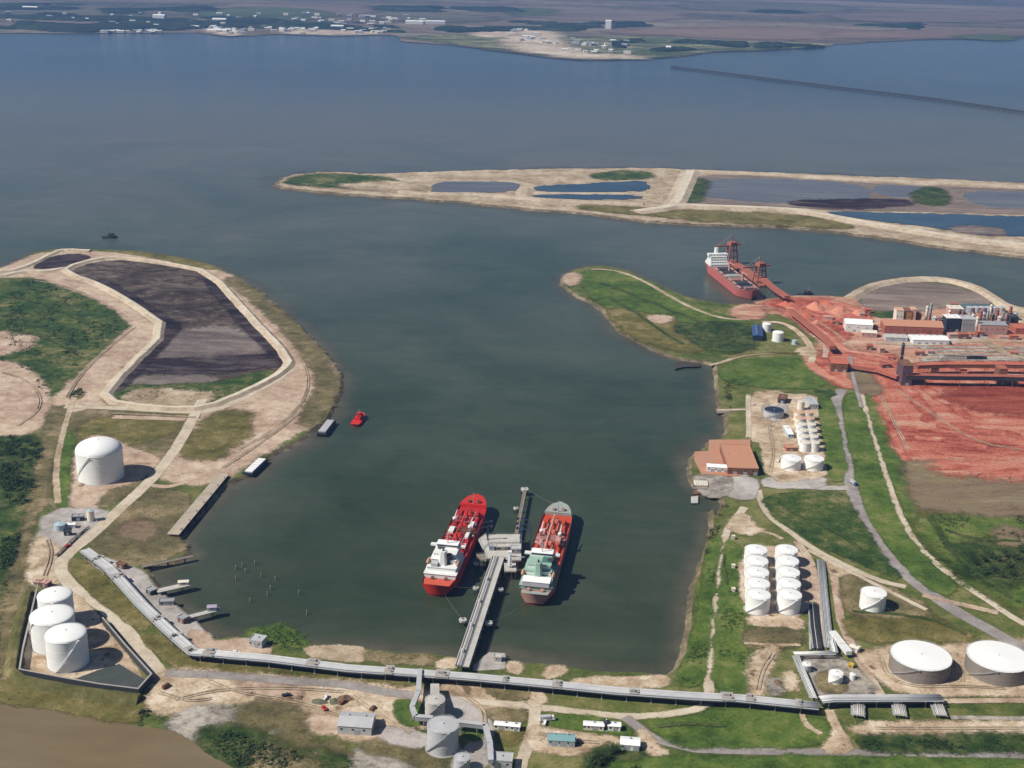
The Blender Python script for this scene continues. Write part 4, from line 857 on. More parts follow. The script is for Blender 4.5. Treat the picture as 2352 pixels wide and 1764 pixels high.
# ---------------------------------------------------------------- buildings
def building(name, label, p, L, Wd, H, rz=0, wall=m_lgrey, roof=m_whiteroof, rise=1.6, group=None, cat='building', doors=1, wins=3, z=GZ, extras=True):
    t = thing(name, label, cat, (p.x, p.y, z), rz, group)
    mb = MB(); mb.box((0, 0, H / 2), (L, Wd, H)); obj('wall', mb, wall, t)
    mb = MB()
    if rise > 0: mb.gable(L, Wd, H + .003, rise, .4)
    else:
        mb.box((0, 0, H + .16), (L + .5, Wd + .5, .3))
        for sx, sy, lx, ly in ((0, 1, L + .5, .3), (0, -1, L + .5, .3), (1, 0, .3, Wd - .1), (-1, 0, .3, Wd - .1)): mb.box((sx * (L / 2 + .1), sy * (Wd / 2 + .1), H + .55), (lx, ly, .48))
    ro = obj('roof', mb, roof, t)
    if extras:
        mb = MB(); k = max(1, int(L / 7))
        for i in range(k): mb.lathe(((i + .5) * L / k - L / 2, Wd * .1, H + rise * .8), [(.5, 0), (.5, .7), (.8, .8), (.1, 1.2)], 10)
        obj('roof_vent', mb, m_galv, ro)
    for i in range(doors):
        mb = MB(); mb.box(((i + .5) * L / doors - L / 2 + L * .08, -Wd / 2 - .03, 1.6), (min(3.4, L * .3), .14, min(3.2, H * .7))); obj('door', mb, m_grey, t)
    for i in range(wins):
        x = (i + .5) * L / wins - L / 2 - L * .05
        mb = MB(); mb.box((x, -Wd / 2 - .02, H * .62), (1.4, .1, 1.0)); wi = obj('window', mb, m_glass, t)
        mb = MB(); mb.box((x, -Wd / 2 - .05, H * .62 - .56), (1.6, .16, .1)); obj('sill', mb, wall, wi)
    return t
building('shed', 'large pale grey shed with twin gables left of the silos at the bottom', W('S', 330, 950), 20, 15, 5.5, R(-4), wall=m_lgrey, roof=m_lgrey, rise=2.2)
building('trailer_office', 'long white trailer office right of the large grey silo', W('U', 60, 850), 13, 4.2, 3.2, R(-6), wall=m_cream, rise=.5, doors=2, wins=4, cat='trailer')
building('trailer_office', 'short white trailer touching the grass left of the dirt crossing', W('U', 185, 865), 5.5, 4.2, 3.4, R(-6), wall=m_shipwhite, rise=.5, wins=2, cat='trailer')
building('office', 'long low white office on the grass island below the junction', W('U', 1180, 850), 12.0, 4.6, 3.3, R(-4), wall=m_cream, rise=.6, wins=5)
building('office', 'short bright white office right of the dark tank on the grass island', W('U', 1440, 860), 7.4, 4.6, 3.5, R(-4), wall=m_shipwhite, rise=.6, wins=2)
tank('water_tank', 'small dark tank standing between the two white offices on the grass island', W('U', 1340, 850), 1.9, 5.0, shell=m_dark, roof=m_dark, rings=1, stair=False, rail=False, n=24)
building('workshop', 'long workshop with a two-tone teal roof on the dirt lot', W('U', 765, 1040), 15.5, 7.0, 4.2, R(-3), wall=m_lblue, roof=m_teal, rise=1.6, doors=3)
building('shed', 'white shed at the right end of the dirt lot by the dark scrub', W('U', 1640, 1085), 11, 8, 4.0, R(-6), wall=m_shipwhite, rise=1.2, doors=2)
building('pump_house', 'grey flat-roofed pump house at the bottom edge right of the silos', W('D', 975, 1640), 12, 8, 5, R(-4), wall=m_lgrey, roof=m_lgrey, rise=0)
building('shed', 'pale concrete-walled shed on the shore pad right of the trestle', W('D', 950, 975), 5, 4.5, 3, R(-8), wall=m_pconc, roof=m_pconc, rise=0, doors=1, wins=1, extras=False)
building('shed', 'long blue-roofed shed left of the two white tanks on the green point', W('K', 790, 1200), 44, 11.5, 6, R(82), wall=m_navy, roof=m_blue, rise=1.8, doors=2)
building('transit_shed', 'big flat orange-roofed shed with dark brown side on the wharf', W('I', 750, 1020), 27, 56, 6.5, R(-1), wall=m_rust, roof=m_orange, rise=0, doors=3, wins=4, cat='shed')
building('dock_shed', 'long white-roofed shed on the orange dock apron', W('I', 520, 1120), 24, 8, 5.0, R(-6), wall=m_shipwhite, rise=1.4, doors=4, wins=4)
building('control_house', 'lilac-grey building at the back right of the waterfront tank farm', W('I', 1672, 290), 9, 22, 5, R(3), wall=m_lgrey, roof=m_lgrey, rise=0)
building('pump_shed', 'white lean shed left of the files of small tanks', W('I', 1380, 650), 5, 24, 4.5, R(2), wall=m_lblue, roof=m_whiteroof, rise=.8)
building('pump_shed', 'small orange-topped hut left of the two squat tanks', W('I', 1400, 850), 8, 9, 4, R(2), wall=m_reddust, roof=m_orange, rise=.8, wins=1)
building('equipment_house', 'dark brown box beyond the navy round tank', W('I', 1310, 235), 8, 14, 5, R(-20), wall=m_dark, roof=m_rust, rise=0, wins=1)
building('guard_hut', 'tiny pinkish hut on the lane above the three clustered tanks', W('W', 105, 945), 3.5, 3, 2.8, 0, wall=m_cream, roof=m_pinkdust, rise=.5, wins=1)
building('equipment_house', 'brown equipment box next to the tiny pinkish hut', W('W', 200, 960), 7, 5, 3.5, R(-20), wall=m_rust, roof=m_pinkdust, rise=0, wins=1)
building('equipment_house', 'dark green box on the apron by the middle finger pier', W('W', 1275, 1030), 6, 5, 3, R(-40), wall=m_dark, roof=m_grey, rise=0, wins=1, extras=False)
building('equipment_house', 'long dark low box on the apron between the two lower finger piers', W('W', 1430, 1140), 10, 4.5, 2.6, R(8), wall=m_grey, roof=m_grey, rise=0, wins=2, extras=False)
building('equipment_house', 'purplish brown box at the root of the lowest finger pier', W('W', 1600, 1320), 6, 5, 3.5, R(-35), wall=m_rust, roof=m_grey, rise=0, wins=1, extras=False)
building('equipment_house', 'brownish box on the pavement below the root of the top finger pier', W('W', 975, 770), 7, 4, 3, R(-30), wall=m_rust, roof=m_rust, rise=0, wins=1, extras=False)
building('pump_house', 'dark pump house in the equipment yard between the pale vessel and the blue tank', W('W', 530, 285), 9, 5, 3.5, R(5), wall=m_navy, roof=m_grey, rise=0, wins=2)
building('pump_house', 'small black pump house below the pale blue tank', W('W', 425, 435), 5, 4, 3, R(5), wall=m_dark, roof=m_dark, rise=0, wins=1, extras=False)
building('pump_house', 'white pump house in the middle of the equipment yard', W('W', 450, 360), 8, 4, 3, R(5), wall=m_shipwhite, roof=m_whiteroof, rise=.6, wins=2)
building('shore_station', 'grey block of the shore station beside the green spit', W('B', 1640, 1330), 9, 8, 4.5, R(-15), wall=m_lgrey, roof=m_lgrey, rise=0, wins=3)
building('yard_shed', 'small white structure at the near end of the sandy track by the pipes', W('J', 900, 300), 6, 5, 3, R(-40), wall=m_cream, roof=m_cream, rise=.6, wins=1)
building('yard_shed', 'yellow-sided small unit between the small bright tank and the sandy track', W('J', 850, 520), 3, 2.4, 2.2, R(-20), wall=m_yellow, roof=m_yellow, rise=0, wins=1, extras=False)

# ---------------------------------------------------------------- vehicles
def vehicle(name, label, p, rz, col=m_shipwhite, kind='pickup', z=GZ + .3, group='vehicles parked in the terminal', cat=None):
    t = thing(name, label, cat or ('car' if kind == 'car' else 'truck'), (p.x, p.y, z), rz, group)
    L = {'car': 4.6, 'pickup': 5.6, 'van': 6.2, 'truck': 9.5}[kind]; wd = 2.5 if kind == 'truck' else 2.0
    mb = MB(); mb.prism([(-L / 2, -wd / 2), (L / 2 - .25, -wd / 2), (L / 2, -wd / 2 + .3), (L / 2, wd / 2 - .3), (L / 2 - .25, wd / 2), (-L / 2, wd / 2)], .45, 1.05); obj('body', mb, col, t)
    x0, x1, hh = {'car': (-1.7, 1.0, 1.55), 'pickup': (-.4, 1.4, 1.9), 'van': (-3.0, 2.2, 2.4), 'truck': (2.6, 4.6, 2.8)}[kind]
    mb = MB(); a, b = (x0, x1); mb.add([(a, -wd / 2 + .1, 1.05), (b, -wd / 2 + .1, 1.05), (b, wd / 2 - .1, 1.05), (a, wd / 2 - .1, 1.05), (a + .25, -wd / 2 + .25, hh), (b - .5, -wd / 2 + .25, hh), (b - .5, wd / 2 - .25, hh), (a + .25, wd / 2 - .25, hh)],
        [(0, 1, 5, 4), (1, 2, 6, 5), (2, 3, 7, 6), (3, 0, 4, 7), (4, 5, 6, 7)]); cb = obj('cab', mb, col, t)
    mb = MB(); mb.box((b - .18, 0, 1.05 + (hh - 1.05) * .5), (.12, wd - .5, (hh - 1.05) * .7)); obj('windscreen', mb, m_glass, cb)
    if kind == 'truck': mb = MB(); mb.box((-1.2, 0, 2.1), (6.6, 2.5, 2.1)); obj('cargo_box', mb, m_lgrey, t)
    if kind == 'pickup': mb = MB(); mb.box((-1.6, -wd / 2 + .1, 1.25), (2.2, .12, .4)); mb.box((-1.6, wd / 2 - .1, 1.25), (2.2, .12, .4)); mb.box((-2.72, 0, 1.25), (.12, wd - .1, .4)); obj('load_bed', mb, col, t)
    for sx in (-1, 1):
        for sy in (-1, 1):
            mb = MB(); cx_, cy_ = sx * L * .31, sy * (wd / 2 - .08)
            mb.tube([(cx_, cy_ - .14, .4), (cx_, cy_ + .14, .4)], .4, 12); obj('wheel', mb, m_rubber, t)
    return t
vehicle('pickup_truck', 'white pickup beside the dirt crossing below the junction', W('U', 560, 790), R(75))
vehicle('box_truck', 'truck with pale box parked at the dirt crossing just above the teal workshop', W('U', 590, 750), R(10), kind='truck')
vehicle('box_truck', 'dark-cabbed truck parked at the right end of the teal workshop', W('U', 915, 1040), R(-5), col=m_dark, kind='truck')
vehicle('box_truck', 'bluish truck driving on the grey road beside the waterfront tank farm', W('F', 1130, 868), R(-72), col=m_blue, kind='truck', group=None)
vehicle('van', 'brown-dusted van on the tan dirt ground near the left end of the grey road', W('C', 1055, 1150), R(60), col=m_rust, kind='van')
vehicle('pickup_truck', 'pickup on the bare dirt above the large pale shed', W('S', 530, 720), R(70), col=m_rust)
vehicle('pickup_truck', 'brownish pickup on the dirt left of the large pale shed', W('S', 150, 640), R(55), col=m_rust)
vehicle('car', 'red car on the sand lane beside the dark pipe strip', W('W', 420, 560), R(55), col=m_carred, kind='car')
vehicle('car', 'white car on the pavement beside the shore station', W('B', 1500, 1385), R(-10), kind='car')
vehicle('pickup_truck', 'white pickup in the yard of the waterfront tank farm behind the squat tanks', W('I', 1250, 1000), R(80))
for i, (x, y) in enumerate(((1820, 1205), (2070, 1220), (2060, 1290))):
    vehicle('pickup_truck', ['darkest pickup beside the dirt patch with green scrub', 'white pickup between the dirt pits left of the silos', 'red pickup right of the dirt pits'][i], W('C', x, y), R(20 + 50 * i), col=[m_dark, m_shipwhite, m_carred][i])

# ---------------------------------------------------------------- containment wall (lower left)
def wallrun(name, label, pts, h, wd, mat, cat='wall', cap=None, z=LZ - .2, closed=False):
    t = thing(name, label, cat, tuple(pts[0][:2]) + (z,))
    o = Vector((pts[0].x, pts[0].y, 0)); P_ = [Vector((p.x, p.y, 0)) - o for p in pts]
    nr = normals(P_, closed)
    mb = MB(); mc = MB()
    n = len(P_)
    # mitred ribbon
    def off(i):
        a = P_[(i - 1) % n] if (closed or i) else P_[i]; b = P_[(i + 1) % n] if (closed or i < n - 1) else P_[i]
        d1 = (P_[i] - a).normalized() if (P_[i] - a).length > 1e-6 else (b - P_[i]).normalized()
        d2 = (b - P_[i]).normalized() if (b - P_[i]).length > 1e-6 else d1
        m_ = (Vector((d1.y, -d1.x, 0)) + Vector((d2.y, -d2.x, 0))).normalized()
        k = m_.dot(Vector((d1.y, -d1.x, 0))); return m_ / max(.4, k)
    for bld, w_, z0, z1 in ((mb, wd / 2, 0, h), (mc, wd / 2 + .15, h + .003, h + .22)):
        vs = []; fs = []
        for i in range(n):
            k = off(i)
            for s, zz in ((-1, z0), (-1, z1), (1, z1), (1, z0)): q = P_[i] + k * (s * w_); vs.append((q.x, q.y, zz))
        for i in range(n if closed else n - 1):
            a, b = i * 4, ((i + 1) % n) * 4
            for j in range(4): fs.append((a + j, a + (j + 1) % 4, b + (j + 1) % 4, b + j))
        if not closed: fs += [(0, 3, 2, 1), ((n - 1) * 4, (n - 1) * 4 + 1, (n - 1) * 4 + 2, (n - 1) * 4 + 3)]
        bld.add(vs, fs)
    obj('wall_body', mb, mat, t); obj('coping', mc, cap or mat, t)
    return t
_cw = WL('C', [(655, 745), (800, 920), (965, 1105), (880, 1200), (640, 1170), (400, 1128), (128, 1075), (150, 940), (238, 560)])
wallrun('containment_wall', 'high dark containment wall with a pale coping around the three clustered white tanks', _cw, 5.2, .8, m_dark, cap=m_conc)  # dark wall colour also carries the shade of the inner faces
_cn = normals(_cw, False)
levee('dyke', [p + k * 5.6 * (1 if (p + k * 3 - W('C', 450, 900)).length > (p - k * 3 - W('C', 450, 900)).length else -1) for p, k in zip(_cw, _cn)][3:], 3.0, 12, 4.0, ground_mat('grassed_slope', [(0, (.060, .062, .020)), (.45, (.105, .100, .035)), (.8, (.155, .135, .055)), (1, (.24, .20, .10))], 0.02, 0.10, 0.6, feather=0))

# ---------------------------------------------------------------- pipe racks
def pipe_rack(name, label, pts, wd, h, npipes=6, sp=14.0, topz=None, mat=m_lgrey, pipe=m_rackp, deck=True, r0=.38, cat='pipe rack', pname='pipe', z=LZ, double=False, grp=None):
    P_ = [Vector((p.x, p.y, 0)) for p in pts]
    o = P_[0].copy(); P_ = [p - o for p in P_]
    t = thing(name, label, cat, (o.x, o.y, z), 0, grp)
    def offs(k):
        out = []
        for i in range(len(P_)):
            d1 = (P_[i] - P_[i - 1]).normalized() if i else (P_[1] - P_[0]).normalized()
            d2 = (P_[i + 1] - P_[i]).normalized() if i < len(P_) - 1 else d1
            m_ = (Vector((d1.y, -d1.x, 0)) + Vector((d2.y, -d2.x, 0))).normalized(); m_ /= max(.4, m_.dot(Vector((d1.y, -d1.x, 0))))
            out.append(P_[i] + m_ * k)
        return out
    rnd = random.Random(len(label))
    for i in range(npipes):
        k = -wd / 2 + wd * (i + .5) / npipes; r = r0 * rnd.uniform(.55, 1.15)
        mb = MB(); mb.tube([p + Vector((0, 0, h + r + .2)) for p in resample(offs(k), False, 40)], r, 8); obj(pname, mb, [pipe, pipe, pipe, m_lgrey][i % 4], t, True)
    if deck and h > 4:  # dark tier added to stand for the shade under the rack
        for i in range(3):
            mb = MB(); mb.tube([p + Vector((0, 0, h - 2.0)) for p in resample(offs((i - 1) * wd * .33), False, 40)], .55, 6); obj('underside_shade_pipe', mb, m_dark, t, True)
        mb = MB()
        for a, b in zip(P_, P_[1:]): mb.beam(a + Vector((0, 0, h - 2.9)), b + Vector((0, 0, h - 2.9)), wd * .9, .25)
        obj('underside_shade_tray', mb, m_dark, t)
    if deck:
        mb = MB()
        for k in (-wd / 2 - .35, wd / 2 + .35):
            q = offs(k)
            for a, b in zip(q, q[1:]): mb.beam(a + Vector((0, 0, h)), b + Vector((0, 0, h)), .35, .7)
        obj('girder', mb, mat, t)
        mb = MB(); q = offs(wd / 2 + 1.0)
        for a, b in zip(q, q[1:]): mb.beam(a + Vector((0, 0, h + .35)), b + Vector((0, 0, h + .35)), 1.0, .1)
        obj('walkway', mb, m_galv, t)
    if wd > 5 and sum((b - a).length for a, b in zip(P_, P_[1:])) > 200:
        for j in range(1, len(P_)):
            a, b = P_[j - 1], P_[j]; l = (b - a).length; ang = math.atan2((b - a).y, (b - a).x); k = max(1, int(l / 55))
            for i in range(k):
                p = a.lerp(b, (i + .2 + .6 * rnd.random()) / k); ln = rnd.uniform(3, 9); mb = MB(); mb.box((0, 0, 0), (ln, wd + rnd.uniform(.5, 4), .5)); mb.box((rnd.uniform(-1, 1), rnd.uniform(-2, 2), .9), (ln * .5, 2, 1.4)); mb.box((ln * .3, -wd * .4, .8), (.9, .9, 1.6))
                q = obj('valve_platform', mb, [m_conc, m_grey, m_pconc, m_wood][i % 4], t); q.location = (p.x, p.y, h + .95); q.rotation_euler = (0, 0, ang)
    # bents
    L = sum((b - a).length for a, b in zip(P_, P_[1:])); nb = max(2, int(L / sp)); acc = 0; marks = [L * (i + .3) / nb for i in range(nb)]; first = None
    for a, b in zip(P_, P_[1:]):
        l = (b - a).length; d = (b - a).normalized()
        while marks and marks[0] <= acc + l:
            p = a + d * (marks.pop(0) - acc)
            if first is None:
                mb = MB()
                for s in (-1, 1): mb.box((0, s * wd * .42, h / 2 - .2), (.45, .45, h - .4)); mb.box((0, s * wd * .42, .15), (1.1, 1.1, .3))
                mb.box((0, 0, h - .3), (.45, wd + 2.2, .5)); mb.beam((0, -wd * .42, h * .15), (0, wd * .42, h * .8), .18, .18)
                first = obj('bent', mb, m_conc, t); q = first
            else: q = first.copy(); COL.objects.link(q); q.parent = t
            q.location = (p.x, p.y, 0); q.rotation_euler = (0, 0, math.atan2(d.y, d.x))
        acc += l
    return t
RZ = LZ + 5.6
main_path = WL('B', [(545, 752), (700, 870), (900, 1095), (1060, 1250), (1190, 1366)], RZ - 3.5) + WL('B', [(1230, 1372), (1700, 1412)], RZ) + WL('D', [(0, 1022), (480, 1055), (760, 1075), (1200, 1115), (1700, 1165), (2212, 1200)], RZ) + WL('E', [(400, 1212), (700, 1242), (905, 1262)], RZ)
pipe_rack('pipe_rack', 'long elevated grey pipe rack running along the whole south shore of the slip', main_path, 7.0, 5.2, 8, 15.0, r0=.5)
def slabs(name, label, pts, wd, h, mat=m_lgrey, z=LZ, sp=12, roof=True, cat='conveyor', legs=m_grey, wall=m_grey, hh=2.6, z1=None):
    """covered gallery carried on trestle legs; z1 lets it climb"""
    t = thing(name, label, cat, (pts[0].x, pts[0].y, z))
    o = pts[0]; P_ = [Vector((p.x - o.x, p.y - o.y, 0)) for p in pts]; L = sum((b - a).length for a, b in zip(P_, P_[1:])); acc = 0; Q = []
    for i, p in enumerate(P_):
        if i: acc += (p - P_[i - 1]).length
        Q.append(p + Vector((0, 0, h + ((z1 - h) if z1 is not None else 0) * acc / L)))
    mb = MB(); mr = MB()
    for a, b in zip(Q, Q[1:]):
        e = (b - a).normalized() * .15
        mb.beam(a - e, b + e, wd, hh); up = Vector((0, 0, hh / 2 + .12)); mr.beam(a + up - e, b + up + e, wd + .5, .2)
    obj('gallery', mb, wall, t); obj('roof', mr, mat, t)
    acc = 0
    for a, b in zip(Q, Q[1:]):
        l = (b - a).length; k = max(1, int(l / sp)); ang = math.atan2((b - a).y, (b - a).x)
        for i in range(k):
            p = a.lerp(b, (i + .5) / k)
            if p.z - hh / 2 < 1.2: continue
            mb = MB(); n_ = Vector((math.sin(ang), -math.cos(ang), 0))
            for s in (-1, 1): mb.beam(Vector((p.x, p.y, 0)) + n_ * s * wd * .8, Vector((p.x, p.y, p.z - hh / 2)) + n_ * s * wd * .4, .3, .3)
            mb.beam(Vector((p.x, p.y, p.z * .45)) - n_ * wd * .62, Vector((p.x, p.y, p.z * .45)) + n_ * wd * .62, .2, .2)
            obj('trestle_leg', mb, legs, t)
    return t
pipe_rack('pipe_rack', 'grey pipe rack with three short spurs in front of the big flat tanks', WL('E', [(920, 1222), (1000, 1214), (1360, 1212), (1690, 1212)], RZ), 6.0, 5.2, 6, 13.0, r0=.5)
for i, (a, b, c) in enumerate((((1165, 1225), (1162, 1330), 'left'), ((1420, 1225), (1430, 1330), 'middle'), ((1665, 1225), (1690, 1330), 'right'))):
    pipe_rack('pipe_spur', c + ' of three short pipe spurs dropping from the rack in front of the flat tanks', [W('E', *a, RZ), W('E', *b, LZ + 2.5)], 6.5, 2.4, 6, 8.0, r0=.6, pipe=m_pconc, grp='short pipe spurs')
pipe_rack('pipe_rack', 'white pipe rack slanting from the white pipe loop down to the long rack', WL('E', [(765, 945), (880, 1215)], LZ + 4), 2.8, 3.6, 3, 10, mat=m_shipwhite, pipe=m_shipwhite)
pipe_rack('pipe_rack', 'white pipe rack forming the top of the loop above the small tanks', WL('E', [(750, 930), (1010, 924)], LZ + 4), 3.0, 3.6, 3, 10, mat=m_shipwhite, pipe=m_shipwhite)
pipe_rack('pipe_rack', 'short pale pipe rack from the loop up to the slanting white gallery', WL('E', [(1005, 924), (990, 860), (985, 790)], LZ + 4), 2.6, 3.6, 3, 10, mat=m_lgrey, pipe=m_shipwhite)
slabs('pipe_gallery', 'white covered gallery slanting beside the sandy track left of the flat tanks', WL('E', [(995, 800), (1060, 880), (1100, 930)], LZ + 4), 4.2, 4, mat=m_shipwhite, wall=m_shipwhite, cat='gallery')
pipe_rack('pipe_bundle', 'dark bundle of pipes in the lane right of the ten white tanks', WL('E', [(872, 610), (885, 760), (905, 905)], LZ + 1.5), 5.0, 1.6, 6, 12, mat=m_dark, pipe=m_dark, cat='pipes')
pipe_rack('pipe_bundle', 'grey pipes running down from the track crossing right of the ten white tanks', WL('E', [(925, 340), (945, 560), (965, 760), (980, 900)], LZ + 1.5), 4.0, 1.6, 5, 12, mat=m_grey, pipe=m_lgrey, cat='pipes')
pipe_rack('pipe_bundle', 'pale single pipe lane left of the dark pipe bundle', WL('E', [(850, 720), (855, 905)], LZ + 1.5), 1.6, 1.0, 2, 12, mat=m_pconc, pipe=m_pconc, cat='pipes', deck=False)
slabs('conveyor_gallery', 'grey gallery dropping from the long rack down to the silo yard', WL('S', [(1130, 225), (1110, 500), (1030, 700), (1075, 820), (1290, 835)], LZ + 6), 2.6, 6, mat=m_lgrey, sp=9)
slabs('conveyor_gallery', 'grey gallery bending round the right side of the large grey silo', WL('S', [(1560, 880), (1960, 930), (2020, 1160), (2030, 1380)], LZ + 6), 2.8, 6, mat=m_lgrey, sp=9)
slabs('conveyor_gallery', 'short covered gallery between the long rack and the narrow pale silo', WL('S', [(1320, 380), (1320, 640)], LZ + 7), 5.0, 5, z1=9, mat=m_pconc, wall=m_lgrey, sp=7)
# dark trench pipe strip in equipment yard
pipe_rack('pipe_bundle', 'dark ground-level pipes in the sand lane left of the diagonal road', WL('W', [(310, 640), (470, 480), (640, 350)], LZ + .8), 1.6, .7, 2, 9, mat=m_rust, pipe=m_rust, cat='pipes', deck=False, r0=.3)

# ---------------------------------------------------------------- jetty trestle and berth
def piles(mb, cx, cy, w_, l_, z1, nx, ny, r=.45, ang=0, z0=-2.0):
    for i in range(nx):
        for j in range(ny):
            x = -w_ / 2 + w_ * (i + .5) / nx; y = -l_ / 2 + l_ * (j + .5) / ny
            c, s = math.cos(ang), math.sin(ang); X, Y = cx + x * c - y * s, cy + x * s + y * c
            mb.tube([(X, Y, z0), (X, Y, z1)], r, 8)
JZ = 8.0
def trestle():
    a = W('D', 722, 1010, JZ); b = W('D', 952, 318, JZ); d = b - a; L = d.length
    t = thing('trestle', 'long piled trestle carrying a roadway and pipes out to the twin ship berth', 'trestle', (a.x, a.y, 0), math.atan2(d.y, d.x))
    mb = MB(); mb.box((L / 2, -2.4, JZ - .4), (L, 4.4, .7)); obj('road_deck', mb, m_pconc, t)
    mb = MB(); mb.box((L / 2, 2.6, JZ - .75), (L, 4.4, .3)); obj('pipe_deck', mb, m_wood, t)
    mb = MB()
    for s in (-4.7, -.15):
        mb.beam((0, s, JZ + .9), (L, s, JZ + .9), .08, .08); mb.beam((0, s, JZ + .3), (L, s, JZ + .3), .12, .35)
        for i in range(int(L / 4)): mb.beam((i * 4, s, JZ - .1), (i * 4, s, JZ + .9), .1, .1)
    obj('guard_rail', mb, m_galv, t)
    for i, y in enumerate((.9, 1.9, 2.9, 3.7, 4.5)):
        mb = MB(); pts = []; x = 0
        while x < L:                                   # expansion loops
            pts += [(x, y, JZ + .3)]
            if i in (1, 2) and x + 34 < L: pts += [(x + 14, y, JZ + .3), (x + 14, y, JZ + 1.8), (x + 18, y, JZ + 1.8), (x + 18, y, JZ + .3)]
            x += 34
        pts.append((L, y, JZ + .3)); mb.tube(pts, (.4, .5, .42, .3, .35)[i], 8); obj('pipe', mb, [m_rackp, m_galv, m_shipwhite, m_rust, m_rackp][i], t)
    n = int(L / 11)
    for i in range(n):
        x = (i + .5) * L / n; mb = MB(); mb.box((x, 0, JZ - 1.35), (1.1, 10.2, .9))
        for y in (-4, -1.4, 1.4, 4): mb.tube([(x, y, -2), (x, y, JZ - 1.8)], .42, 8)
        obj('pile_bent', mb, m_conc, t)
    return t
trestle()
def platform(name, label, poly, z1, th=1.2, mat=m_pconc, cat='platform', npile=None, rail=True, deckname='deck'):
    o = sum(poly, Vector()) / len(poly)
    t = thing(name, label, cat, (o.x, o.y, 0))
    q = [(p.x - o.x, p.y - o.y) for p in poly]
    mb = MB(); mb.prism(q, z1 - th, z1); obj(deckname, mb, mat, t)
    mb = MB(); xs = [p[0] for p in q]; ys = [p[1] for p in q]
    def inside(x, y):
        c = False; n = len(q)
        for i in range(n):
            x1, y1 = q[i]; x2, y2 = q[(i + 1) % n]
            if (y1 > y) != (y2 > y) and x < (x2 - x1) * (y - y1) / (y2 - y1) + x1: c = not c
        return c
    sp = npile or 5.0; x = min(xs) + .8
    while x < max(xs):
        y = min(ys) + .8
        while y < max(ys):
            if inside(x, y): mb.tube([(x, y, -2), (x, y, z1 - th)], .4, 6)
            y += sp
        x += sp
    for x, y in q: mb.tube([(x * .92, y * .92, -2), (x * .92, y * .92, z1 - th)], .4, 6)
    obj('piles', mb, m_pile, t)['kind'] = 'stuff'
    if rail:
        mb = MB(); n = len(q)
        for i in range(n):
            a, b = Vector((*q[i], z1)) * 1, Vector((*q[(i + 1) % n], z1)); a = Vector((a.x * .985, a.y * .985, z1)); b = Vector((b.x * .985, b.y * .985, z1))
            mb.beam(a + Vector((0, 0, 1)), b + Vector((0, 0, 1)), .08, .08); k = max(1, int((b - a).length / 3))
            for j in range(k + 1): c = a.lerp(b, j / k); mb.beam(c, c + Vector((0, 0, 1)), .08, .08)
        obj('handrail', mb, m_galv, t)
    return t
HW = lambda *p: WL('H', list(p), JZ)
platform('jetty_platform', 'upper crosswise deck of the berth between the two tankers', HW((985, 650), (1315, 650), (1315, 735), (960, 735)), JZ)
platform('jetty_platform', 'main square deck at the head of the trestle', HW((985, 742), (1315, 742), (1315, 910), (1200, 910), (1130, 880), (960, 900), (940, 800)), JZ - .05)
platform('jetty_platform', 'small side deck reaching towards the left red tanker', HW((880, 700), (955, 640), (980, 740), (930, 800)), JZ - .1)
platform('jetty_platform', 'pinkish narrow side deck on the left of the trestle head', HW((860, 850), (955, 845), (960, 915), (890, 905)), JZ - .12, mat=m_wood)
def walkway(name, label, a, b, wd, z, cat='walkway', mat=m_wood):
    d = b - a; L = Vector((d.x, d.y)).length
    t = thing(name, label, cat, (a.x, a.y, 0), math.atan2(d.y, d.x))
    mb = MB(); mb.box((L / 2, 0, z - .2), (L, wd, .4)); obj('deck', mb, mat, t)
    mb = MB()
    for s in (-1, 1):
        mb.beam((0, s * wd * .47, z + 1), (L, s * wd * .47, z + 1), .09, .09)
        for i in range(int(L / 4) + 1): mb.beam((i * 4, s * wd * .47, z), (i * 4, s * wd * .47, z + 1), .09, .09)
    obj('handrail', mb, m_galv, t)
    n = max(2, int(L / 12))
    for i in range(n):
        x = (i + .5) * L / n; mb = MB(); mb.box((x, 0, z - .7), (.6, wd + .6, .6))
        for s in (-1, 1): mb.tube([(x, s * wd * .4, -2), (x, s * wd * .4, z - 1)], .3, 8)
        obj('pile_bent', mb, m_pile, t)
    return t
walkway('mooring_walkway', 'narrow timber walkway running out beyond the berth between both bows', HW((1262, 640))[0], HW((1352, 190))[0], 2.6, 6.0)
def dolphin(label, p, w_=5, z=5.0, group='mooring dolphins around the berth'):
    t = thing('mooring_dolphin', label, 'dolphin', (p.x, p.y, 0), .2, group)
    mb = MB(); mb.prism([(-w_ / 2, -w_ / 2 + 1), (-w_ / 2 + 1, -w_ / 2), (w_ / 2 - 1, -w_ / 2), (w_ / 2, -w_ / 2 + 1), (w_ / 2, w_ / 2 - 1), (w_ / 2 - 1, w_ / 2), (-w_ / 2 + 1, w_ / 2), (-w_ / 2, w_ / 2 - 1)], z - 1.4, z); obj('cap', mb, m_pconc, t)
    for sx in (-1, 1):
        for sy in (-1, 1): mb = MB(); mb.tube([(sx * w_ * .52, sy * w_ * .52, -2), (sx * w_ * .32, sy * w_ * .32, z - 1.4)], .38, 8); obj('pile', mb, m_pile, t)
    mb = MB(); mb.lathe((0, 0, z), [(.35, 0), (.3, .6), (.55, .8), (.5, 1.05)], 12); obj('bollard', mb, m_dark, t)
    return t
dolphin('mooring dolphin at the far tip of the narrow walkway', HW((1352, 165))[0], 6, 6)
dolphin('mooring dolphin left of the trestle, tied to the left tanker by a slack line', WL('H', [(722, 1515)], 5)[0])
dolphin('mooring dolphin right of the trestle about halfway to shore', WL('H', [(985, 1545)], 5)[0])
dolphin('mooring dolphin in the shade between the left tanker stern and the trestle', WL('H', [(855, 1190)], 5)[0], 4)
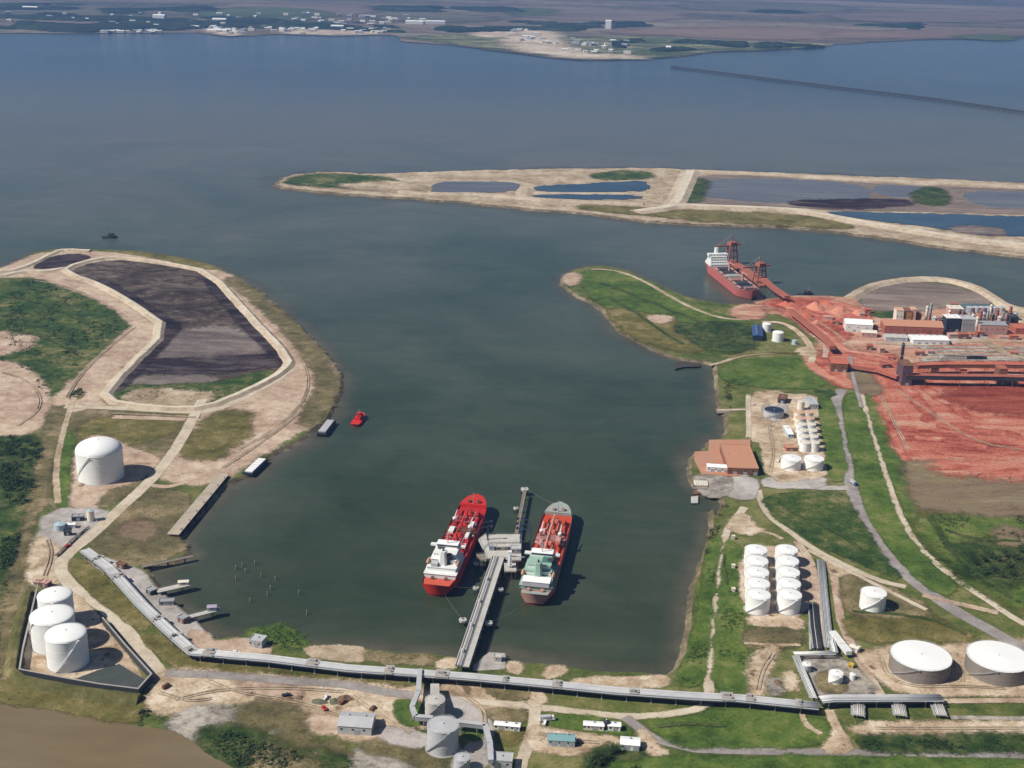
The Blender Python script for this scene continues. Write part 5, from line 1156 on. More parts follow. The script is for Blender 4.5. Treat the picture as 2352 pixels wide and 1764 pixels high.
dolphin('mooring dolphin right of the trestle just below the berth', WL('H', [(1105, 1205)], 5)[0], 4)
dolphin('mooring dolphin by the walkway halfway to its tip', WL('H', [(1262, 380)], 5)[0], 4)
dolphin('mooring dolphin against the left edge of the side decks', WL('H', [(858, 940)], 5)[0], 4)
def loading_arm(label, p, rz, col=m_blue, h=14):
    t = thing('loading_arm', label, 'loading arm', (p.x, p.y, JZ), rz, 'loading arms on the berth')
    mb = MB(); mb.lathe((0, 0, 0), [(.9, 0), (.8, .6), (.45, .7), (.4, h * .6)], 12); obj('riser', mb, col, t)
    mb = MB(); mb.tube([(0, 0, h * .6), (-1.5, 0, h), (6.5, 0, h * .82)], .32, 8); obj('inboard_arm', mb, col, t)
    mb = MB(); mb.tube([(6.5, 0, h * .82), (8, 0, h * .4), (8.6, 0, h * .25)], .28, 8); obj('outboard_arm', mb, col, t)
    mb = MB(); mb.box((-2.6, 0, h * .98), (1.8, 1.6, 1.6)); obj('counterweight', mb, m_dark, t)
    return t
for i, y in enumerate((640, 690, 740)): loading_arm(['rear', 'middle', 'front'][i] + ' blue loading arm on the right edge of the berth by the orange-decked tanker', HW((1305, y))[0], R(8), h=13)
for i, y in enumerate((660, 710)): loading_arm(['rear', 'front'][i] + ' grey-blue loading arm on the left edge of the berth by the bright red tanker', HW((975, y))[0], R(180), col=m_navy, h=12)
def gangway():
    p = HW((1195, 985))[0]; t = thing('gangway_tower', 'white access tower at the lower right corner of the trestle head', 'tower', (p.x, p.y, JZ))
    mb = MB()
    for sx in (-1, 1):
        for sy in (-1, 1): mb.beam((sx * 1.5, sy * 1.5, 0), (sx * 1.5, sy * 1.5, 11), .3, .3)
    for k in range(5):
        z = 2.2 * (k + 1)
        for a, b in (((-1.5, -1.5), (1.5, -1.5)), ((1.5, -1.5), (1.5, 1.5)), ((1.5, 1.5), (-1.5, 1.5)), ((-1.5, 1.5), (-1.5, -1.5))): mb.beam((*a, z), (*b, z), .2, .2); mb.beam((*a, z - 2.2), (*b, z), .12, .12)
    obj('frame', mb, m_shipwhite, t)
    mb = MB()
    for k in range(5): mb.box((0, 0, 2.2 * k + 2.1), (3.4, 3.4, .15))
    obj('landing', mb, m_shipwhite, t)
    mb = MB(); mb.beam((1.5, 0, 9), (11, 1, 8), 1.2, .25); obj('gangway', mb, m_galv, t)
    mb = MB(); mb.box((0, 0, 12), (3, 3, 2)); obj('cabin', mb, m_shipwhite, t)
platform('jetty_platform', 'small square deck under the white access tower', HW((1140, 940), (1260, 940), (1265, 1020), (1145, 1020)), JZ - .15)
gangway()
building('jetty_shelter', 'grey-green operator shelter on the upper left corner of the trestle head', HW((1010, 800))[0], 4, 6, 3, R(5), wall=m_lblue, roof=m_grey, rise=0, z=JZ, extras=False, wins=1)
building('jetty_shelter', 'low grey control cabin on the right side of the trestle head', HW((1255, 830))[0], 7, 6, 3.4, R(5), wall=m_grey, roof=m_lgrey, rise=0, z=JZ, extras=False, wins=2)
building('jetty_shelter', 'pale valve shelter in the middle of the trestle head', HW((1120, 800))[0], 9, 5, 2.6, R(5), wall=m_wood, roof=m_pconc, rise=0, z=JZ, extras=False, wins=2)

# ---------------------------------------------------------------- quay, finger piers, barges
def quay():
    a, b = W('B', 1436, 262), W('B', 1118, 646); d = b - a; L = Vector((d.x, d.y)).length
    t = thing('quay_wall', 'straight sheet-pile quay with a pale cap on the west side of the slip', 'quay', (a.x, a.y, 0), math.atan2(d.y, d.x))
    mb = MB(); n = int(L / .9); poly = []
    for i in range(n): poly.append((i * L / n, 2.2 + (.25 if i % 2 else 0)))
    mb.prism(poly + [(L, -4), (0, -4)], -1, 4.6); obj('pile_wall', mb, m_dark, t)  # shade of the waterside face is put into the dark colour
    mb = MB(); mb.box((L / 2, -2.2, 4.85), (L + .4, 9.6, .5)); obj('cap', mb, paint('stained_concrete', (.46, .385, .31), .9, dirt=.6, scale=.15, streak=False), t)
    for i in range(9): mb = MB(); mb.tube([((i + .5) * L / 9, 2.9, .5), ((i + .5) * L / 9, 2.9, 4.4)], .5, 10); obj('fender', mb, m_rubber, t)
    for i in range(7): mb = MB(); mb.lathe(((i + .5) * L / 7, 1.4, 5.1), [(.3, 0), (.25, .5), (.5, .7), (.45, .9)], 10); obj('bollard', mb, m_dark, t)
quay()
walkway('finger_pier', 'uppermost dark timber finger pier at the brown point', W('B', 900, 838, 4), W('B', 1225, 768, 4), 3.0, 4.4, cat='pier', mat=m_wood)
walkway('finger_pier', 'middle concrete finger pier of the three on the west apron', W('W', 1330, 1010, 5), W('W', 1665, 935, 5), 6.0, 5.4, cat='pier', mat=m_pconc)
walkway('finger_pier', 'lowest pale finger pier on the west apron with a lilac hut', W('W', 1640, 1275, 5), W('W', 1975, 1190, 5), 4.5, 5.4, cat='pier', mat=m_pconc)
building('pier_hut', 'lilac-grey hut on the end of the lowest finger pier', W('W', 1890, 1205, 5), 6, 4, 3, R(10), wall=m_lgrey, roof=paint('lilac_roof', (.40, .34, .46), .6), rise=.6, z=5.42, extras=False, wins=1)
building('pier_hut', 'pale hut on the end of the middle finger pier', W('W', 1600, 945, 5), 7, 3.4, 2.6, R(10), wall=m_cream, roof=m_cream, rise=.5, z=5.42, extras=False, wins=1)
def barge(label, a, b, wd, hull=m_dark, deck=m_lgrey, h=4.0, group='flat barges moored along the west shore', cargo=False):
    d = b - a; L = Vector((d.x, d.y)).length; t = thing('barge', label, 'barge', (a.x, a.y, 0), math.atan2(d.y, d.x), group)
    mb = MB(); vs = [(1.8, -wd / 2, -.6), (L - 1.8, -wd / 2, -.6), (L - 1.8, wd / 2, -.6), (1.8, wd / 2, -.6), (0, -wd / 2, h - 1.6), (L, -wd / 2, h - 1.6), (L, wd / 2, h - 1.6), (0, wd / 2, h - 1.6), (0, -wd / 2, h), (L, -wd / 2, h), (L, wd / 2, h), (0, wd / 2, h)]
    mb.add(vs, [(0, 3, 2, 1), (0, 1, 5, 4), (1, 2, 6, 5), (2, 3, 7, 6), (3, 0, 4, 7), (4, 5, 9, 8), (5, 6, 10, 9), (6, 7, 11, 10), (7, 4, 8, 11), (8, 9, 10, 11)]); obj('hull', mb, hull, t)
    mb = MB(); mb.box((L / 2, 0, h + .5), (L * .86, wd * .78, 1.0)); cv = obj('hatch_cover', mb, deck, t)
    mb = MB()
    for i in range(5): mb.box((L * .07 + (i + 1) * L * .86 / 6, 0, h + 1.08), (.3, wd * .78, .15))
    obj('seam_rib', mb, m_galv, cv)
    for x in (1.2, L - 1.2):
        for s in (-1, 1): mb = MB(); mb.lathe((x, s * wd * .38, h), [(.3, 0), (.28, .6), (.4, .7)], 8); obj('bollard', mb, m_dark, t)
    return t
barge('grey covered barge at the tip of the sandy peninsula', W('A', 2040, 1375, 3), W('A', 2105, 1290, 3), 9)
barge('white covered barge further down the peninsula near the quay', W('A', 1572, 1630, 3), W('A', 1672, 1535, 3), 9, hull=m_navy, deck=m_whiteroof)
platform('timber_jetty', 'ragged timber jetty sticking out left of the small green field', WL('G', [(600, 872), (640, 865), (715, 872), (715, 888), (640, 890), (600, 900)], 2.0), 2.0, .5, mat=m_pile, cat='jetty', rail=False, npile=8)
platform('timber_jetty', 'pale plank landing on the shore beside the waterfront tank farm', WL('F', [(255, 385), (345, 385), (345, 410), (262, 412)], 3.0), 3.05, .5, mat=m_wood, cat='jetty', rail=False)
platform('wharf', 'orange-dusted concrete wharf with the white-roofed shed', WL('I', [(195, 870), (370, 860), (380, 720), (905, 715), (905, 1150), (700, 1180), (290, 1150), (250, 1080), (190, 960)], LZ + .9), LZ + .95, 1.8, mat=paint('orange_apron', (.44, .24, .16), .9, dirt=.8, dirtcol=(.50, .17, .08), scale=.05, streak=False), cat='wharf', rail=False, npile=9)
0 and wallrun('shade_wall', 'dark brown retaining wall along the right edge of the orange wharf', WL('I', [(925, 800), (930, 1150)]), 5.2, 1.2, m_rust)
barge('small cream deck barge below the orange wharf', W('I', 170, 1290, 2), W('I', 375, 1300, 2), 13, hull=m_rust, deck=m_cream, h=3.2, group=None)
platform('timber_jetty', 'dark rusty float in front of the cream deck barge', WL('I', [(180, 1360), (380, 1355), (380, 1400), (180, 1410)], 1.2), 1.2, .6, mat=m_rust, cat='float', rail=False)
platform('timber_jetty', 'pale square float at the water end below the cream deck barge', WL('I', [(150, 1440), (240, 1430), (240, 1520), (150, 1520)], 1.6), 1.6, .6, mat=m_pconc, cat='float', rail=False)

for i, (x, y) in enumerate([(1560, 1850), (1660, 1880), (1720, 1960), (1500, 1830), (1540, 1815), (1750, 1900), (1700, 2000), (1590, 2040), (1950, 2120), (1900, 1990), (1500, 1900), (1620, 1800)]):
    p = WL('B', [(x, y - 980)], 0)[0]; o_ = MB(); o_.tube([(0, 0, -2), (0, 0, 3.2)], .5, 8); o_.lathe((0, 0, 3.2), [(.55, 0), (.1, .5)], 8)
    x_ = obj('mooring_pile', o_, m_wood); x_.location = (p.x, p.y, 0); tag(x_, 'lone timber pile standing in the slip off the finger piers', 'pile', 'timber piles off the finger piers')
# ---------------------------------------------------------------- ships
def hull_mesh(L, B, F, sheer=2.0, sternw=.8, bowlen=.22, draft=.6, n=34):
    """lofted hull, bow towards +x, from -L/2 to L/2"""
    st = []
    for i in range(n + 1):
        u = i / n; x = -L / 2 + L * u
        if u > 1 - bowlen: k = (u - (1 - bowlen)) / bowlen; hb = B / 2 * math.sqrt(max(0, 1 - k ** 2.3)); wl = B / 2 * max(0, (1 - k ** 1.35)); z = F + sheer * k ** 1.6
        elif u < .14: k = 1 - u / .14; hb = B / 2 * (1 - (1 - sternw) * k ** 2.2); wl = B / 2 * (1 - .62 * k ** 1.3); z = F
        else: hb = wl = B / 2; z = F
        st.append((x, max(hb, .12), max(wl, .08), z, (2.8 * ((u - (1 - bowlen)) / bowlen) if u > 1 - bowlen else 0)))
    return st
def lofted(mb, st, zlo, zhi, inset=0.0):
    """side strip between two heights (fractions of the freeboard)"""
    vs = []; n = len(st)
    for (x, hb, wl, z, rake) in st:
        for f in (zlo, (zlo + zhi) / 2, zhi):
            hh = wl + (hb - wl) * max(0, min(1, (f if f > 0 else 0))) ** .8
            xx = x - rake * (1 - max(0, f)) if True else x
            for s in (-1, 1): vs.append((xx, s * (hh - inset), z * f if f > 0 else f * 3))
    fs = []
    for i in range(n - 1):
        for j in range(2):
            a, b = i * 6 + j * 2, (i + 1) * 6 + j * 2
            fs.append((a, b, b + 2, a + 2)); fs.append((a + 1, a + 3, b + 3, b + 1))
    fs.append((0, 2, 3, 1)); fs.append((2, 4, 5, 3)); e = (n - 1) * 6; fs += [(e, e + 1, e + 3, e + 2), (e + 2, e + 3, e + 5, e + 4)]
    mb.add(vs, fs)
def deckmesh(mb, st, dz=-.6, sc=.985, x0=-1e9, x1=1e9):
    s_ = [q for q in st if x0 <= q[0] <= x1]; vs = [(x, s * hb * sc, z + dz) for (x, hb, wl, z, _) in s_ for s in (-1, 1)]
    mb.add(vs, [(i * 2, i * 2 + 1, i * 2 + 3, i * 2 + 2)[::-1] for i in range(len(s_) - 1)])
def boxp(name, c, s, mat, par, rz=0): mb = MB(); mb.box(c, s, rz); return obj(name, mb, mat, par)
def tanker(label, stern, bow, B, F, M, green=False):
    d = bow - stern; L = Vector((d.x, d.y)).length; c = (stern + bow) / 2
    t = thing('gas_tanker', label, 'ship', (c.x, c.y, 0), math.atan2(d.y, d.x))
    st = hull_mesh(L, B, F, 2.4, .82)
    mb = MB(); lofted(mb, st, .22, 1.0); obj('hull', mb, M['hull'], t, True)
    mb = MB(); lofted(mb, st, -.3, .22); obj('boot_band', mb, m_anti, t, True)
    mb = MB(); deckmesh(mb, st); obj('deck', mb, M['deck'], t)
    mb = MB(); st2 = [(x, hb, hb, z + 1.1, 0) for (x, hb, wl, z, _) in st]        # bulwark
    vs = [(x, s * (hb - .05), zz) for (x, hb, wl, z, _) in st for s in (-1, 1) for zz in (z - .3, z + .9)]
    fs = []
    for i in range(len(st) - 1): fs += [(i * 4, i * 4 + 4, i * 4 + 5, i * 4 + 1), (i * 4 + 2, i * 4 + 3, i * 4 + 7, i * 4 + 6)]
    mb.add(vs, fs); obj('bulwark', mb, M['bulwark'], t)
    # forecastle
    x0 = L * .355; mb = MB(); s_ = [q for q in st if q[0] >= x0]
    vs = []; 
    for (x, hb, wl, z, _) in s_:
        for s in (-1, 1): vs += [(x, s * hb * .97, z - .4), (x, s * hb * .97, z + 2.3)]
    fs = []
    for i in range(len(s_) - 1):
        a = i * 4; b = a + 4; fs += [(a, b, b + 1, a + 1), (a + 2, a + 3, b + 3, b + 2), (a + 1, b + 1, b + 3, a + 3)]
    fs.append((0, 1, 3, 2)); mb.add(vs, fs); fc = obj('forecastle', mb, M['fore'], t)
    zf = F + 3.4
    for s in (-1, 1): boxp('windlass', (x0 + L * .05, s * B * .16, zf + 1.2), (3, 2, 1.8), M['gear'], fc)
    mb = MB(); mb.tube([(x0 + L * .035, 0, F + 2), (x0 + L * .035, 0, F + 13)], [.45, .2], 8); mb.beam((x0 + L * .035, -2, F + 9), (x0 + L * .035, 2, F + 9), .2, .2); obj('foremast', mb, M['mast'], t)
    # cargo trunk deck and tank domes
    tx0, tx1 = -L * .19, L * .33
    mb = MB(); mb.prism([(tx0, -B * .36), (tx1 - 6, -B * .36), (tx1, -B * .22), (tx1, B * .22), (tx1 - 6, B * .36), (tx0, B * .36)], F - .7, F + 1.6); tr = obj('trunk_deck', mb, M['trunk'], t)
    nd = 4
    for i in range(nd):
        x = tx0 + (tx1 - tx0) * (i + .55) / nd
        mb = MB(); mb.lathe((x, 0, F + 1.55), [(B * .17, 0), (B * .17, 1.2), (B * .14, 2.0), (B * .07, 2.5), (.3, 2.7)], 24); dm = obj('tank_dome', mb, M['dome'], t, True)
        mb = MB(); mb.lathe((x + 1.5, 1.2, F + 4.0), [(.3, 0), (.3, 2.2), (.5, 2.3), (.1, 2.8)], 8); mb.box((x - 1.6, -1.5, F + 4.4), (1.6, 1.4, 1.6)); obj('valve_gear', mb, M['gear'], dm)
        for s in (-1, 1): mb = MB(); mb.box((x, s * B * .27, F + 2.6), (L * .055, B * .1, 2.0)); obj('deck_house', mb, M['house2'] if (i == 1 or i == 2) and s == M.get('hs', 1) else M['trunk'], t)
    for i, y in enumerate((-.20, -.13, .13, .20, .31)):
        mb = MB(); mb.tube([(tx0 - 3, y * B, F + 2.5), (tx1 - 5, y * B, F + 2.5)], .33, 8); obj('cargo_pipe', mb, M['pipe'] if i % 2 else M['pipe2'], t)
    mb = MB()                                                       # catwalk
    mb.box(((tx0 + tx1) / 2, B * .075, F + 4.6), (tx1 - tx0, 1.3, .15))
    for i in range(14): x = tx0 + (tx1 - tx0) * (i + .5) / 14; mb.beam((x, B * .075, F + 1.6), (x, B * .075, F + 4.6), .18, .18)
    obj('catwalk', mb, M['pipe'], t)
    for k in range(16):
        xx = tx0 + 4 + (tx1 - tx0 - 8) * k / 16; yy = (1, -1)[k % 2] * B * (.30 + .13 * ((k * 7) % 5) / 5)
        boxp('deck_locker', (xx, yy, F + .3 + (1.2 if abs(yy) < B * .36 else 0)), (1.4 + (k % 3) * .6, 1.2, 1.6), [M['gear'], M['dome'], m_galv, M['crane']][k % 4], t)
    mb = MB()
    for k in range(9): xx = tx0 + 3 + (tx1 - tx0 - 10) * k / 9; mb.tube([(xx, -B * .33, F + 2.0), (xx, B * .33, F + 2.0)], .22, 6)
    obj('cross_pipes', mb, M['pipe2'], t)
    # manifold amidships
    for s in (-1, 1):
        mb = MB()
        for k in range(5): mb.tube([(L * .045 + k * 1.9, 0, F + 3.3), (L * .045 + k * 1.9, s * B * .43, F + 3.3), (L * .045 + k * 1.9, s * B * .43, F + 1.6)], .3, 6)
        mb.box((L * .045 + 3.8, s * B * .42, F + .1), (11, 2.4, .5)); obj('manifold', mb, M['gear'], t)
    for x, s in M['cranes']:
        mb = MB(); mb.lathe((L * x, s * B * .3, F + 1.2), [(1.1, 0), (1.0, 5.5), (1.4, 5.6), (1.4, 7.4)], 12); ck = obj('deck_crane', mb, M['crane'], t, True)
        mb = MB(); mb.tube([(L * x, s * B * .3, F + 8), (L * x + 12, s * B * .3, F + 10)], [.6, .3], 6); obj('jib', mb, M['crane'], ck)
    boxp('compressor_house', (tx0 + L * .23, -M.get('hs', 1) * B * .27, F + 3.4), (L * .06, B * .16, 3.6), M['house2'], t)
    # superstructure aft
    sx0, sx1 = -L * (.455 if green else .425), -L * .215
    tiers = [(sx0, sx1, B * .94, F - .7, 3.6), (sx0 + L * .03, sx1 - 1, B * .86, F + 2.9, 3.0), (sx0 + L * .075, sx1 - 2, B * .74, F + 5.9, 3.0), (sx0 + L * .10, sx1 - 2.6, B * .66, F + 8.9, 3.0)]
    sup = thing('superstructure', None, None); sup.parent = t
    for k, (a, b, w_, z, h) in enumerate(tiers):
        boxp('accommodation_tier', ((a + b) / 2, 0, z + h / 2), (b - a, w_, h - .01), M['sup'] if k else M['sup0'], sup)
        mb = MB(); mb.box(((a + b) / 2, 0, z + h + .06), (b - a + 1.0, w_ + 1.2, .14)); obj('tier_deck', mb, M['supdeck'], sup)
        mb = MB(); zz = z + h * .6
        for s in (-1, 1):
            q = int((b - a) / 3)
            for i in range(q): mb.box((a + (i + .5) * (b - a) / q, s * (w_ / 2 + .02), zz), (1.1, .08, .9))
        q = int(w_ / 2.8)
        for i in range(q): mb.box((b + .02, (i + .5) * w_ / q - w_ / 2, zz), (.08, 1.1, .9))
        obj('porthole_row', mb, m_glass, sup)
    bz = F + 11.9; bx = sx1 - 4.4
    boxp('wheelhouse', (bx, 0, bz + 1.5), (7.0, B * .62, 2.98), M['sup'], sup)
    boxp('bridge_window', (bx, 0, bz + 1.9), (7.12, B * .625, 1.0), m_glass, sup)
    boxp('wheelhouse_roof', (bx, 0, bz + 3.1), (7.8, B * .66, .2), M['broof'], sup)
    for s in (-1, 1): boxp('bridge_wing', (bx + .4, s * (B * .42), bz + .6), (3.4, B * .22, 1.2), M['sup'], sup)
    mb = MB(); mb.tube([(bx - 1, 0, bz + 3), (bx - 1, 0, bz + 12)], [.4, .18], 8); mb.beam((bx - 1, -2.6, bz + 8.5), (bx - 1, 2.6, bz + 8.5), .22, .22); mb.box((bx - .2, 0, bz + 10), (.4, 3.4, .3)); obj('radar_mast', mb, M['mast'], t)
    # funnel
    fx = sx0 + L * .075
    mb = MB(); 
    for z0, z1, a, b in ((F + 5.9, F + 16.5, (4.0, 3.0), (3.2, 2.3)),):
        vs = [(fx + cx_ * q[0], cy_ * q[1], z) for z, q in ((z0, a), (z1, b)) for cx_, cy_ in ((-1, -.6), (-.6, -1), (.7, -1), (1, -.5), (1, .5), (.7, 1), (-.6, 1), (-1, .6))]
        mb.add(vs, [(i, (i + 1) % 8, 8 + (i + 1) % 8, 8 + i) for i in range(8)] + [tuple(range(8, 16))])
    fn = obj('funnel', mb, M['funnel'], t)
    mb = MB(); mb.tube([(fx - .8, 0, F + 16), (fx - .9, 0, F + 18.4)], .6, 8); mb.tube([(fx + .9, .4, F + 16), (fx + .8, .4, F + 17.8)], .4, 8); obj('exhaust_pipe', mb, m_dark, fn)
    for s in (-1, 1):
        mb = MB(); mb.tube([(sx0 + L * .05, s * B * .45, F + 7.0), (sx0 + L * .05 + 1.2, s * B * .45, F + 7.3), (sx0 + L * .05 + 6, s * B * .45, F + 7.3), (sx0 + L * .05 + 7.5, s * B * .45, F + 7.0)], [.35, 1.25, 1.25, .3], 10); obj('lifeboat', mb, m_orange, t, True)
        mb = MB(); 
        for x in (1.5, 5.6): mb.beam((sx0 + L * .05 + x, s * B * .38, F + 5.9), (sx0 + L * .05 + x, s * B * .45, F + 9.4), .3, .3)
        obj('davit', mb, M['sup'], t)
    # poop deck
    mb = MB(); deckmesh(mb, st, .25, .93, -1e9, sx0 + 2); obj('poop_deck', mb, M['poop'], t)
    for s in (-1, 1): boxp('mooring_winch', (sx0 - L * .015, s * B * .2, F + 1.1), (2.6, 2.0, 1.5), M['gear'], t)
    for x, y in M['vents']:
        mb = MB(); mb.lathe((L * x, B * y, F + 5.9), [(2.2, 0), (2.2, 6.4), (2.6, 6.5), (2.6, 7.0)], 14); obj('ventilator', mb, m_dark, t, True)
    if green:
        boxp('stern_house', (sx0 + 3.5, 0, F + 4.6), (9, B * .78, 3.4), m_lgrey, t); boxp('stern_house_roof', (sx0 + 3.5, 0, F + 6.5), (9.6, B * .82, .2), M['broof'], t)
        boxp('engine_casing', (sx1 - 12, -B * .2, F + 10), (9, B * .3, 5), m_dgreen, t); boxp('vent_house', (sx1 - 5, -B * .34, F + 6.5), (6, B * .2, 6), m_dgreen, t)
    else:
        boxp('engine_casing', (sx0 + L * .12, -B * .2, F + 8), (8, B * .16, 3.5), m_lblue, t); boxp('vent_house', (sx0 + L * .05, B * .22, F + 6.5), (6, B * .2, 4), m_lgrey, t)
    return t
M1 = dict(hull=m_shipred, deck=m_deckred, bulwark=m_shipred, fore=m_shipred, gear=m_rust, mast=m_pinkish, trunk=m_deckred, dome=m_shipred, house2=m_shipwhite, pipe=m_shipred, pipe2=m_galv, crane=m_shipwhite, sup=m_shipwhite, sup0=m_shipwhite,
          supdeck=m_shipwhite, broof=m_whiteroof, funnel=m_shipwhite, poop=m_orangehull, cranes=[(.13, 1), (.05, -1)], hs=-1, vents=[(-.27, .18), (-.34, -.16)])
M2 = dict(hull=paint('faded_orange_grey_hull', (.50, .19, .14), .6, dirt=.6, dirtcol=(.36, .33, .29), scale=.12), deck=m_orangedeck, bulwark=m_pinkish, fore=m_greyhull, gear=m_pinkish, mast=m_lgrey, trunk=m_orangedeck, dome=m_orangehull, house2=m_pinkish, pipe=m_pinkish, pipe2=m_rust, crane=m_shipwhite, sup=m_shipwhite, sup0=m_shipgreen,
          supdeck=m_shipgreen, broof=m_whiteroof, funnel=m_shipgreen, poop=m_greyhull, cranes=[(.06, -1), (.08, 1)], hs=1, vents=[(-.25, -.1), (-.30, -.3)])
tanker('bright red gas tanker with white stern house moored on the left of the berth', W('H', 452, 1165, 9.5), W('H', 868, 285, 9.5), 24.5, 9, M1)
tanker('orange-decked tanker with pale green and white stern moored on the right of the berth', W('H', 1448, 1255, 9.5), W('H', 1715, 365, 9.5), 24.5, 9, M2, True)
def rope(label, a, b, sag=1.2):
    t = MB(); pts = [a.lerp(b, i / 10) - Vector((0, 0, sag * 4 * (i / 10) * (1 - i / 10))) for i in range(11)]
    o = pts[0].copy(); t.tube([p - o for p in pts], .07, 5); x = obj('mooring_line', t, m_wood); x.location = o; tag(x, label, 'rope', 'mooring lines of the berthed tankers'); return x
rope('slack line from the left tanker stern to the dolphin left of the trestle', W('H', 540, 1270, 7), W('H', 722, 1515, 6))
rope('line from the left tanker bow to the tip of the walkway', W('H', 900, 300, 10), W('H', 1345, 175, 7), 2.5)
rope('line from the right tanker bow to the tip of the walkway', W('H', 1700, 350, 10), W('H', 1362, 175, 7), 2.5)
rope('line from the right tanker stern to the dolphin right of the trestle', W('H', 1400, 1310, 7), W('H', 990, 1545, 6), 2)
rope('line from the left tanker stern to the dolphin in its shade', W('H', 620, 1180, 8), W('H', 850, 1190, 6), .5)

def bulker():
    stern, bow = W('K', 345, 455, 10), W('K', 745, 770, 10); d = bow - stern; L = Vector((d.x, d.y)).length; c = (stern + bow) / 2; B, F = 30, 12
    t = thing('bulk_carrier', 'rusty pink bulk carrier with white stern house at the red ore dock', 'ship', (c.x, c.y, 0), math.atan2(d.y, d.x))
    st = hull_mesh(L, B, F, 2.5, .85, .16)
    hm = paint('faded_red_hull', (.44, .12, .105), .6, dirt=.45, dirtcol=(.30, .10, .09), scale=.1); dm = paint('rusty_deck', (.30, .17, .14), .8, dirt=.6, dirtcol=(.15, .11, .10), scale=.08, streak=False)
    mb = MB(); lofted(mb, st, .1, 1.0); obj('hull', mb, hm, t, True)
    mb = MB(); lofted(mb, st, -.3, .1); obj('boot_band', mb, m_anti, t, True)
    mb = MB(); deckmesh(mb, st); obj('deck', mb, dm, t)
    for i in range(6):
        x = -L * .26 + (i + .5) * L * .68 / 6
        mb = MB(); mb.box((x, 0, F + .9), (L * .082, B * .56, 2.6)); h = obj('hatch', mb, [m_dark, m_dark, m_greyhull, dm, m_dark, m_navy][i], t)
        mb = MB(); mb.box((x, B * .36, F + 1.3), (L * .08, B * .10, .5)); mb.box((x, -B * .36, F + 1.3), (L * .08, B * .10, .5)); obj('hatch_cover', mb, m_pinkish, h)
    boxp('forecastle', (L * .43, 0, F + 2.3), (L * .05, B * .5, 2.4), dm, t)
    for k, (w_, a) in enumerate(((.9, 26), (.85, 20), (.8, 16), (.8, 14), (.95, 9))):
        sp_ = boxp('accommodation_tier', (-L * .40, 0, F - .6 + k * 3.2 + 1.6), (a, B * w_, 3.18), m_shipwhite, t)
        mb = MB()
        for s in (-1, 1):
            for i in range(6): mb.box((-L * .40 + s * (a / 2 + .02), (i - 2.5) * B * w_ / 6.5, F + k * 3.2 + 1.4), (.08, 1.4, 1.1))
        obj('porthole_row', mb, m_glass, sp_)
    mb = MB(); mb.lathe((-L * .445, 0, F + 10), [(3, 0), (2.6, 12), (.5, 12.1)], 16); obj('funnel', mb, m_shipwhite, t)
    mb = MB(); mb.tube([(-L * .40, 0, F + 15), (-L * .40, 0, F + 25)], .4, 6); obj('radar_mast', mb, m_shipwhite, t)
    for x in (-.13, .2):
        mb = MB(); mb.lathe((L * x, B * .1, F), [(1.6, 0), (1.4, 11), (2, 11.2), (2, 14)], 12); ck = obj('deck_crane', mb, m_pinkish, t); mb = MB(); mb.tube([(L * x, B * .1, F + 13), (L * x + 20, B * .1, F + 15)], [.8, .4], 6); obj('jib', mb, m_pinkish, ck)
bulker()
def ore_loader(label, p, rz, h=34):
    t = thing('ship_loader', label, 'crane', (p.x, p.y, LZ), rz, 'red gantry unloaders on the ore dock')
    mb = MB()
    for sx in (-1, 1):
        for sy in (-1, 1): mb.beam((sx * 6, sy * 8, 0), (sx * 3.5, sy * 5, h * .72), 1.4, 1.4)
    for k in (.25, .5, .72):
        for sx in (-1, 1): mb.beam((sx * 6 * (1 - k * .42), -8 * (1 - k * .38), h * k), (sx * 6 * (1 - k * .42), 8 * (1 - k * .38), h * k), .9, .9)
        for sy in (-1, 1): mb.beam((-6 * (1 - k * .42), sy * 8 * (1 - k * .38), h * k), (6 * (1 - k * .42), sy * 8 * (1 - k * .38), h * k), .9, .9)
    obj('portal_frame', mb, m_reddust, t)
    boxp('machinery_house', (0, 0, h * .78), (10, 11, 5.5), m_reddust, t); boxp('operator_cab', (0, 8, h * .62), (3, 3, 3), m_pinkdust, t)
    mb = MB(); mb.beam((0, -16, h * .72), (0, 30, h * .72), 2.6, 1.6); obj('boom', mb, m_reddust, t)
    mb = MB(); mb.beam((0, 0, h * .8), (0, 3, h * 1.12), 1.2, 1.2); mb.beam((0, 3, h * 1.12), (0, 26, h * .74), .4, .4); mb.beam((0, 3, h * 1.12), (0, -14, h * .74), .4, .4); obj('mast', mb, m_pinkdust, t)
ore_loader('rear red gantry unloader beside the white stern of the bulk carrier', W('K', 525, 455), R(115), 36)
ore_loader('front red gantry unloader over the bow of the bulk carrier', W('K', 815, 655), R(115), 32)
platform('ore_dock', 'red-dusted ore dock under the two gantry unloaders', WL('K', [(470, 430), (570, 430), (900, 640), (870, 690), (820, 690)], LZ), LZ + .1, 1.5, mat=m_reddust, cat='dock', rail=False, npile=12)
slabs('ore_conveyor', 'wide orange-red conveyor gallery climbing from the ore dock to the shore', WL('K', [(850, 690), (960, 800), (1090, 900)], LZ), 8, 9, z1=12, mat=m_reddust, wall=m_reddust, sp=14, hh=3.4, legs=m_reddust)
slabs('ore_conveyor', 'red conveyor gallery slanting across the plant to the transfer house', WL('K', [(1130, 950), (1300, 1090), (1470, 1230), (1560, 1330)], LZ + 8), 7, 9, mat=m_reddust, wall=m_reddust, sp=18, hh=4, legs=m_reddust)
